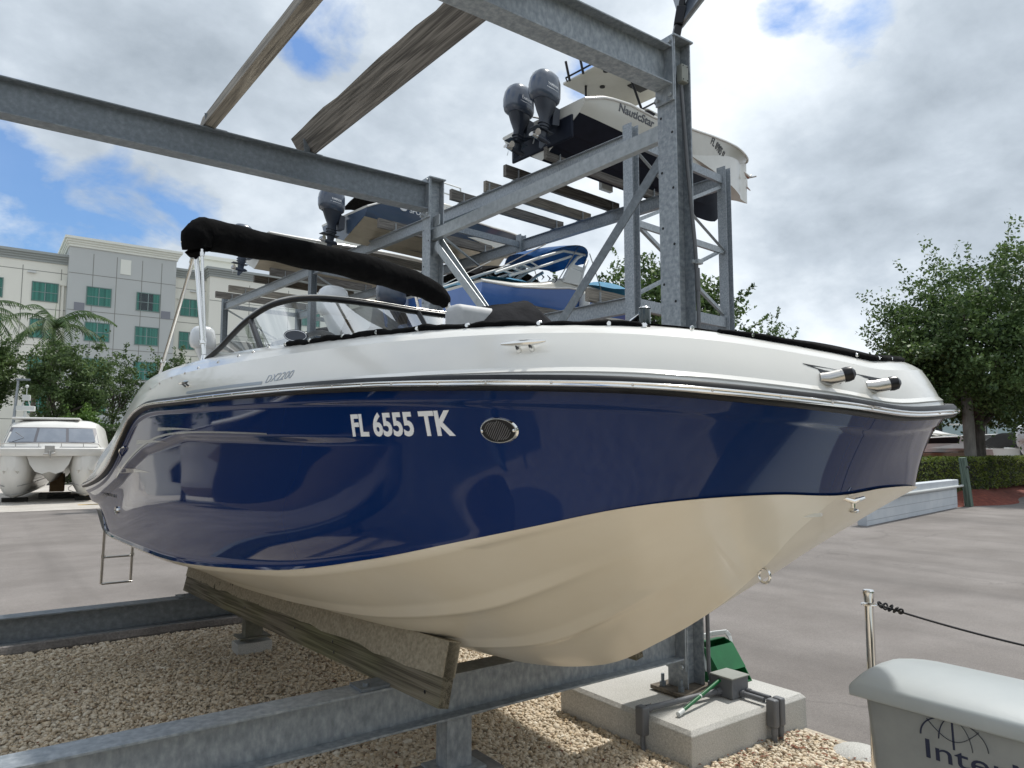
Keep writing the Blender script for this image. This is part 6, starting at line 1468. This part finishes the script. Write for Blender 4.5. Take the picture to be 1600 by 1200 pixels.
# --------------------------------------------------- power catamaran at the left
cat = thing('catamaran', 'white power catamaran facing the viewer at the left edge, with radar mast', 'boat', (1.90, 26.9, 0), R(-9))
def cat_loop(cx, y, hw, zb, zd, inn, k=0):          # one hull section, looking from the bow; cx its centre, inn its inner side sign
    return [V(cx - hw, y, zd), V(cx - hw * 1.02, y, zd * .62), V(cx - hw * .80, y, zb + (zd - zb) * .25), V(cx - hw * .45, y, zb + (zd - zb) * .06), V(cx, y, zb), V(cx + hw * .45, y, zb + (zd - zb) * .06), V(cx + hw * .80, y, zb + (zd - zb) * .25), V(cx + hw * 1.02, y, zd * .62), V(cx + hw, y, zd)]
for cx in (-.98, .98):
    mb = MB(); G = []
    for y, hw, zb, zd in ((-.0, .10, 1.0, 1.62), (.06, .22, .66, 1.63), (.25, .36, .34, 1.64), (.7, .46, .15, 1.64), (1.6, .52, .12, 1.62), (3.5, .54, .12, 1.6), (7.5, .54, .14, 1.55)): G.append(cat_loop(cx, y, hw, zb, zd, 1))
    mb.grid(G); mb.poly(G[0]); mb.build('catamaran_hull', WHITE2, cat, smooth=50)
mb = MB(); G = []                                  # bridge deck with a centre nacelle
for y, zt in ((.12, .0), (.5, .02), (2, .0), (7.4, 0)):
    G.append([V(-.62, y, 1.50), V(-.52, y, 1.20), V(-.38, y, .98), V(-.18, y, .90), V(0, y, .62 + (.35 if y < .3 else 0)), V(.18, y, .90), V(.38, y, .98), V(.52, y, 1.20), V(.62, y, 1.50)])
mb.grid(G); mb.poly(G[0]); mb.build('bridge_nacelle', WHITE2, cat, smooth=60)
mb = MB(); G = []
for y, k, z in ((-.05, .93, 1.55), (-.08, .96, 1.66), (.0, .955, 1.74), (.25, .90, 1.76)): pass
fr = [(-1.50, .45), (-1.40, .12), (-1.15, -.04), (-.6, -.10), (0, -.16), (.6, -.10), (1.15, -.04), (1.40, .12), (1.50, .45)]
for z, k, dy in ((1.46, .965, .04), (1.56, 1.0, 0), (1.68, 1.0, 0), (1.72, .97, .04)): G.append([V(x * k, 7.4, z) if False else V(x * k, y + dy, z) for x, y in fr])
G = [[V(r[0].x, 7.4, r[0].z)] + r + [V(r[-1].x, 7.4, r[-1].z)] for r in G]; mb.grid(G); mb.poly(G[-1][::-1]); mb.build('foredeck', WHITE2, cat, smooth=40)
mb = MB(); 
for sg in (-1, 1): mb.plate([(sg * .25, .05, 1.725), (sg * 1.25, .10, 1.725), (sg * 1.30, .35, 1.74), (sg * .25, .30, 1.74)], .02)
mb.build('deck_cushion', mat('grey_cushion', (.16, .17, .19), rough=.7), cat, smooth=0)
mb = MB(); mb.tube([(-1.38, .35, 1.72), (-1.30, .12, 1.84), (-.3, .0, 1.86), (.3, .0, 1.86), (1.30, .12, 1.84), (1.38, .35, 1.72)], .014, 6)
for x in (-.9, -.3, .3, .9): mb.tube([(x, .02, 1.72), (x, .02, 1.86)], .01, 6)
mb.build('bow_rail', STEELB, cat)
cab = [(-1.42, 1.0), (-1.28, .62), (-.62, .42), (0, .36), (.62, .42), (1.28, .62), (1.42, 1.0)]
mb = MB(); G = []
for z, k, dy in ((1.70, 1.0, 0), (1.86, .99, .08), (2.40, .90, .50), (2.52, .86, .62), (2.62, .70, .95), (2.66, .35, 1.4)): G.append([V(x * k, 7, z)if i in (0, 8) else V(x * k, y + dy, z) for i, (x, y) in enumerate([(-1.42, 7)] + cab + [(1.42, 7)])])
mb.grid(G); mb.poly(G[-1][::-1]); mb.build('cabin', WHITE2, cat, smooth=40)
CG = mat('tinted_cabin_glass', (.20, .23, .28), (.26, .29, .34), rough=.08, scale=2, coat=.3)
for a, b in ((-1.22, -.50), (-.42, .38), (.46, 1.20)):
    def cw(x, z):
        y = float(np.interp(x / (1.0 - (z - 1.86) * .17), [p[0] for p in cab], [p[1] for p in cab])); t = (z - 1.86) / .54; return V(x, y + .08 + .42 * t - .02, z)
    sh = .10
    mb = MB(); mb.grid([[cw(a + (b - a) * u, 1.90) for u in np.linspace(0, 1, 8)], [cw(a * .90 + (b - a) * .9 * u, 2.34) for u in np.linspace(0, 1, 8)]]); mb.build('cabin_window', CG, cat, smooth=60)
mb = MB(); mb.grid([[cw(-1.30 + 2.6 * u, 1.875) + V(0, .006, 0) for u in np.linspace(0, 1, 14)], [cw((-1.30 + 2.6 * u) * .9, 2.37) + V(0, .006, 0) for u in np.linspace(0, 1, 14)]]); mb.build('window_surround', mat('window_surround', (.14, .14, .16), rough=.4), cat, smooth=60)
mb = MB(); mb.tube([(-1.05, .50, 1.90), (-.75, .46, 2.02), (-.98, .55, 2.20)], .010, 5); mb.build('wiper', BLACKM, cat)
mb = MB(); mb.box((-.25, 1.8, 2.67), (1.9, 1.2, .07)); mb.build('roof_hatch', WHITE2, cat, bevel=.03)
mb = MB(); mb.tube([(-0.95, 2.0, 2.66), (-0.92, 2.0, 2.95)], [.06, .04], 8); mb.box((-0.92, 2.0, 3.02), (.52, .3, .16)); mb.build('radar', WPL, cat, bevel=.04, seg=3)
mb = MB(); mb.tube([(-1.04, 2.0, 3.08), (-0.96, 2.0, 3.34)], .018, 6); mb.tube([(-0.80, 2.0, 3.08), (-0.88, 2.0, 3.34)], .018, 6); mb.box((-0.92, 2.0, 3.38), (.22, .2, .18)); mb.tube([(-0.92, 2.0, 3.4), (-0.92, 2.0, 3.72)], .014, 6); mb.ball((-0.92, 2.0, 3.76), .055, 10); mb.build('mast', WPL, cat, bevel=.01)
mb = MB(); mb.box((.02, -.26, 1.66), (.26, .10, .24)); mb.tube([(.02, -.30, 1.62), (.05, -.34, 1.38)], [.06, .02], 6); mb.tube([(-.14, -.30, 1.52), (.18, -.30, 1.54)], .035, 6); mb.build('bow_anchor', STEELB, cat, bevel=.02)
for sg in (-1, 1):
    mb = MB(); mb.box((sg * 1.505, .75, 1.12), (.02, .9, .04)); mb.build('hull_line', BLACKM, cat)
    for zz_, hh in ((.60, .012), (.36, .010)):
        for s2 in (-1, 1):
            mb = MB(); cx = sg * .98; mb.tube([(cx, .18 if zz_ > .5 else .30, zz_ - .10), (cx + s2 * .25, .22, zz_ - .05), (cx + s2 * .47, .75, zz_), (cx + s2 * .535, 1.7, zz_ + .04), (cx + s2 * .545, 4, zz_ + .06)], hh, 6); mb.build('spray_line', mat('line_grey', (.30, .30, .30), rough=.5), cat)
for x, y, w in ((1.02, 3.0, .7), (-1.0, 3.0, .7), (.25, 4.2, .9)):
    p = V(1.90, 26.9, 0) + Matrix.Rotation(R(-9), 3, 'Z') @ V(x, y - 1.6, 0)
    mb = MB(); mb.box((0, 0, .06), (w, .5, .12)); o = mb.build('timber_block', mat('dark_block', (.03, .028, .025), rough=.9), None, {1.02: 'dark timber block under the right hull of the catamaran', -1.0: 'dark timber block under the left hull of the catamaran', .25: 'dark timber block under the middle of the catamaran'}[x], 'timber block', bevel=.01); o.location = p
p = V(1.90, 26.9, 0) + Matrix.Rotation(R(-9), 3, 'Z') @ V(-.05, 3.2, 0)
crt = thing('pallet_stack', 'brown cardboard carton on a pallet under the catamaran bridge', 'carton', p, R(-9)); mb = MB(); mb.box((0.05, 0, .52), (.42, .5, .62)); mb.build('carton', mat('cardboard', (.22, .14, .075), (.30, .20, .11), rough=.9, scale=5), crt, bevel=.01); mb = MB(); mb.box((0, 0, .10), (.9, .8, .14)); mb.build('pallet', WOODG, crt)
# --------------------------------------------------- boats behind the hedge on the right
rb, sdr, rlr = hull_boat('cruiser_boat', 'cream motor boat with dark window band behind the oak trunk, bow to the right', (43.9, 15.6, .55), math.atan2(.593, -.805) , 8.6, 2.8, 1.65, 1.95, .95, 1.25, WHITE2, CREAMB, WHITE2, rail_m=WHITE2)
mb = MB()
for sg in (1, -1): mb.grid(strip_on([(2.9, 1.62), (4.2, 1.60), (6.8, 1.56)], .30, .28, .01, '', None, 20, fn=lambda s, z: sdr(s, z, sg))); mb.grid(strip_on([(1.2, 1.08), (4.2, 1.0), (8.2, .95)], .04, .04, .01, '', None, 20, fn=lambda s, z: sdr(s, z, sg)))
mb.build('window_band', BLACKM, rb)
canvas(rb, 3.0, 5.2, .9, 1.9, .45, WHITE2, .6, 'cabin_top')
mb = MB()
for sg in (-1, 1): mb.tube([(.6, sg * .35, 2.0), (.5, sg * .38, 2.45), (2.4, sg * 1.0, 2.5), (4.2, sg * 1.15, 2.4)], .02, 6); mb.tube([(1.4, sg * .7, 1.95), (1.4, sg * .7, 2.47)], .018, 6)
mb.build('bow_rail', STEELB, rb)
rc, sdc, rlc = hull_boat('bowrider_boat', 'white boat with black canvas and big white outboard at the right edge', (52.5, 12.0, .35), math.atan2(-.30, -.95) + math.pi * 0 + 0, 7.5, 2.6, 1.35, 1.5, .7, 1.0, WHITE2, CREAMB, WHITE2)
rc.location = (45.9, 17.0, .35); rc.rotation_euler = (0, 0, math.atan2(-.50, -.86))
outboard(rc, (7.6, 0, 1.35), 1.35, MWHITE, .35, None)
canvas(rc, 2.2, 6.6, 1.15, 1.45, .75, FABRIC, .5)
mb = MB(); mb.box((7.7, 0, .85), (1.0, 2.2, .10)); mb.build('swim_platform', WHITE2, rc, bevel=.03)
# ============================================================ right side wall, posts, far buildings, surroundings
WP = mat('white_painted_block', (.52, .56, .60), (.60, .63, .66), rough=.8, scale=2, bump=.15, bscale=30)
wl = thing('block_wall', 'low white painted block wall at the foot of the hedge', 'wall', (19.5, 8.9, 0))
A_, B_ = V(15.6, 8.25, 0), V(22.9, 9.42, 0); d_ = (B_ - A_).normalized()
mb = MB((19.5, 8.9, 0)); mb.bar(A_ + V(0, .1, .30), B_ + V(0, .1, .30), .20, .62); mb.build('wall_face', WP, wl, bevel=.01)
mb = MB((19.5, 8.9, 0)); mb.bar(A_ + V(0, .1, .70), B_ + V(0, .1, .70) + d_ * .05, .28, .18); mb.build('wall_cap', WP, wl, bevel=.015)
mb = MB((19.5, 8.9, 0))
for z in (.10, .31, .52): mb.bar(A_ + V(0, -.001, z), B_ + V(0, -.001, z), .006, .012)
mb.build('mortar_line', mat('mortar_grey', (.38, .40, .42), rough=1), wl, smooth=0)
pr = thing('pipe_rail', 'white bent pipe along the wall, turned down at its right end', 'pipe', tuple(B_))
mb = MB(tuple(B_)); mb.tube([A_ + V(0, -.06, .58)] + [B_ + V(0, -.06, .60) + d_ * .4] + bend(B_ + V(0, -.06, .60) + d_ * .4, B_ + V(0, -.06, .60) + d_ * .62, B_ + V(0, -.06, .2) + d_ * .62, .12) + [B_ + V(0, -.06, 0) + d_ * .62], .035, 10); mb.build('pipe', WPL, pr, smooth=70)
wp = thing('wooden_post', 'leaning green weathered timber post beside the white wall', 'post', (23.4, 9.35, 0), 0)
mb = MB(); ragged_bar(mb, (.10, 0, 0), (-.06, .05, 1.42), .17, .17, (0, 1, 0), 5, chip=.01); mb.build('post_body', wood_mat('green_timber', (.05, .07, .055), (.11, .16, .13), (.2, .26, .21)), wp)
mb = MB(); mb.tube([(-.06, -.06, 1.15), (-.06, -.11, 1.15), (-.06, -.12, 1.1)], .03, 8); mb.build('cable_hole', BLACKM, wp)
pl = thing('utility_pole', 'pale grey pole standing left of the oak trunk', 'pole', (28.9, 11.35, .3)); mb = MB(); mb.tube([(0, 0, 0), (-.1, 0, 4.5)], [.20, .18], 12); mb.build('pole_shaft', BARKL, pl, smooth=80)
def lamp(x, y, h, label):
    t = thing('lamp_pole', label, 'lamp pole', (x, y, 0)); mb = MB(); mb.tube([(0, 0, 0), (.25, 0, h)], [.085, .06], 10); mb.build('pole_shaft', GALV, t, smooth=80)
    mb = MB(); mb.box((.45, 0, h), (.6, .25, .10)); mb.build('lamp_head', GALVD, t, bevel=.02)
lamp(1.35, 44.0, 5.2, 'slim grey lamp pole behind the catamaran, in front of the cream wing')
fb = thing('far_building', 'pale teal building far behind the oak tree on the right', 'building', (85, 32, 0)); mb = MB(); mb.box((0, 0, 3.6), (14, 26, 7.2)); mb.build('wall', stucco('teal_wall', (.42, .52, .52)), fb, smooth=0); mb = MB(); mb.box((0, 0, 7.35), (14.6, 26.6, .4)); mb.build('roof', WHITE2, fb, smooth=0)
for k in range(6): mb = MB(); mb.box((-7.02, -10 + 4 * k, 3.4), (.08, 1.8, 1.6)); mb.build('window', DARKG, fb, smooth=0)
# far planting that closes the horizon on the right
for k, (x, y, h, r) in enumerate(((58, 10, 8, 4.5), (66, 17, 9, 5), (62, -2, 9, 5.5), (48, 1, 8, 4))):
    tree('far_tree', ['distant tree to the right of the boats behind the hedge', 'distant tree behind the pale teal building corner', 'distant tree outside the right edge, farther one', 'distant tree outside the right edge, nearer one'][k], 'tree', (x, y, 0), h * .3, (0, 0, h * .58), (r, r, h * .42), 130, 60, .34, 61 + k, LEAF_OAK, BARK, .25, 'distant trees at right', clump_r=1.1, flatb=.85, limbs=6)
# ---- the yard left of and behind the viewer (it is what the glossy hull mirrors)
yb = thing('white_building', 'long white two storey building at the left of the yard, outside the picture', 'building', (-16, 44, 0))
mb = MB(); mb.box((0, 0, 4), (16, 10, 8)); mb.build('wall', stucco('white_wall', (.62, .62, .60)), yb, smooth=0)
for k in range(4): mb = MB(); mb.box((-6 + 4 * k, -5.03, 2.6), (2.2, .1, 2.6)); mb.build('window', DARKG, yb, smooth=0)
mb = MB(); mb.box((-1.0, -.6, 8.2), (16.8, 11.8, .4)); mb.build('roof', WHITE2, yb, smooth=0)
for k, (x, y, h, r) in enumerate(((4, -15, 8, 4.5), (13, -14, 8, 4.5), (22, -13, 8, 4.5))):
    tree('yard_tree', ['tree on the lawn behind the viewer, nearest the gravel', 'middle tree on the lawn behind the viewer', 'tree on the lawn behind the viewer, farthest right'][k], 'tree', (x, y, 0), h * .2, (0, 0, h * .5), (r, r, h * .48), 150, 60, .32, 81 + k, LEAF_D, BARK, .25, 'trees in the yard outside the picture', clump_r=1.1, flatb=.95, limbs=6)
for k, (x, y, h, r) in enumerate(((-6.0, 24, 7.5, 3.4), (-15, 22, 8, 3.8), (-22, 9, 8, 4), (-16, -8, 9, 4.5), (-6, -19, 9, 4.5))):
    tree('yard_tree', ['round tree standing alone left of the catamaran', 'second round tree further left in the yard', 'tree at the far left of the yard', 'tree behind the viewer at the left', 'tree behind the viewer'][k], 'tree', (x, y, 0), h * .3, (0, 0, h * .6), (r, r, h * .40), 120, 60, .30, 71 + k, LEAF_D, BARK, .25, 'trees in the yard outside the picture', clump_r=.95, flatb=.8, limbs=6)
yr = thing('boat_rack', 'empty steel boat rack across the yard, outside the picture', 'boat rack', (-9, 12, 0))
for x in (-3, 0, 3):
    for y in (0, 4): mb = MB(); mb.prof((x, y, 0), (x, y, 4.2), I_prof(.16, .15, .01, .01), up=(1, 0, 0)); mb.build('column', GALV, yr, smooth=0)
for y in (0, 4):
    for z in (.5, 4.1): mb = MB(); mb.prof((-3, y, z), (3, y, z), I_prof(.14, .22, .01, .01)); mb.build('beam', GALV, yr, smooth=0)
for k, (x, y, a) in enumerate(((-7.5, 14.0, 1.2), (-12, 15, 1.4))):
    t, sd, rl = hull_boat('runabout', ['white runabout on the yard floor, nearer one outside the picture', 'white runabout on the yard floor, farther one outside the picture'][k], (x, y, .75), a, 6.5, 2.4, 1.0, 1.3, .5, .8, WHITE2, CREAMB, WHITE2, rail_m=RUBBER)
# ============================================================ small hardware: one object for each separate piece
def split_loose(o, pad=.0035):
    me = o.data; n = len(me.vertices)
    if n > 6000 or n < 6: return
    par = list(range(n))
    def fd(a):
        while par[a] != a: par[a] = par[par[a]]; a = par[a]
        return a
    for e in me.edges:
        a, b = fd(e.vertices[0]), fd(e.vertices[1])
        if a != b: par[a] = b
    comp = {}
    for i in range(n): comp.setdefault(fd(i), []).append(i)
    if len(comp) < 2: return
    boxes = []
    for k, ids in comp.items():
        c = np.array([me.vertices[i].co[:] for i in ids]); boxes.append([c.min(0) - pad, c.max(0) + pad, [k]])
    ch = True
    while ch:
        ch = False
        for i in range(len(boxes)):
            for j in range(i + 1, len(boxes)):
                A, B = boxes[i], boxes[j]
                if (A[0] <= B[1]).all() and (B[0] <= A[1]).all():
                    A[0] = np.minimum(A[0], B[0]); A[1] = np.maximum(A[1], B[1]); A[2] += B[2]; boxes.pop(j); ch = True; break
            if ch: break
    if len(boxes) < 2 or len(boxes) > 99: return
    owner = {}
    for bi, b in enumerate(boxes):
        for k in b[2]: owner[k] = bi
    parts = [([], [], [], {}) for _ in boxes]
    gl = me.attributes.get('gl'); sm = me.polygons[0].use_smooth
    for p in me.polygons:
        vs, fs, mi, mp = parts[owner[fd(p.vertices[0])]]; f = []
        for v in p.vertices:
            if v not in mp: mp[v] = len(vs); vs.append(v)
            f.append(mp[v])
        fs.append(f); mi.append(p.material_index)
    for vs, fs, mi, mp in parts:
        m2 = bpy.data.meshes.new(o.name.split('.')[0]); m2.from_pydata([me.vertices[v].co[:] for v in vs], [], fs)
        for q in me.materials: m2.materials.append(q)
        m2.polygons.foreach_set('material_index', mi)
        if gl: a = m2.attributes.new('gl', 'FLOAT_VECTOR', 'POINT'); a.data.foreach_set('vector', [c for v in vs for c in gl.data[v].vector])
        if sm: m2.polygons.foreach_set('use_smooth', [True] * len(m2.polygons)); m2.set_sharp_from_angle(angle=R(35))
        m2.update(); c = o.copy(); c.data = m2; COL.objects.link(c)
        for k in kids(o): k.parent = c
    bpy.data.objects.remove(o)
SPLIT = {'anchor_bolt', 'gusset_plate', 'rail_screw', 'cover_snap', 'end_cap', 'bolt_hole', 'bolt', 'snap', 'boot_snap', 'wall_vent', 'quarter_graphic', 'deck_cushion', 'hull_band', 'window_band', 'wake_tower', 'tower_frame', 'side_vent', 'bow_rail', 'grille', 'collar'}
for o in list(COL.objects):
    if o.type == 'MESH' and o.name.split('.')[0] in SPLIT: split_loose(o)
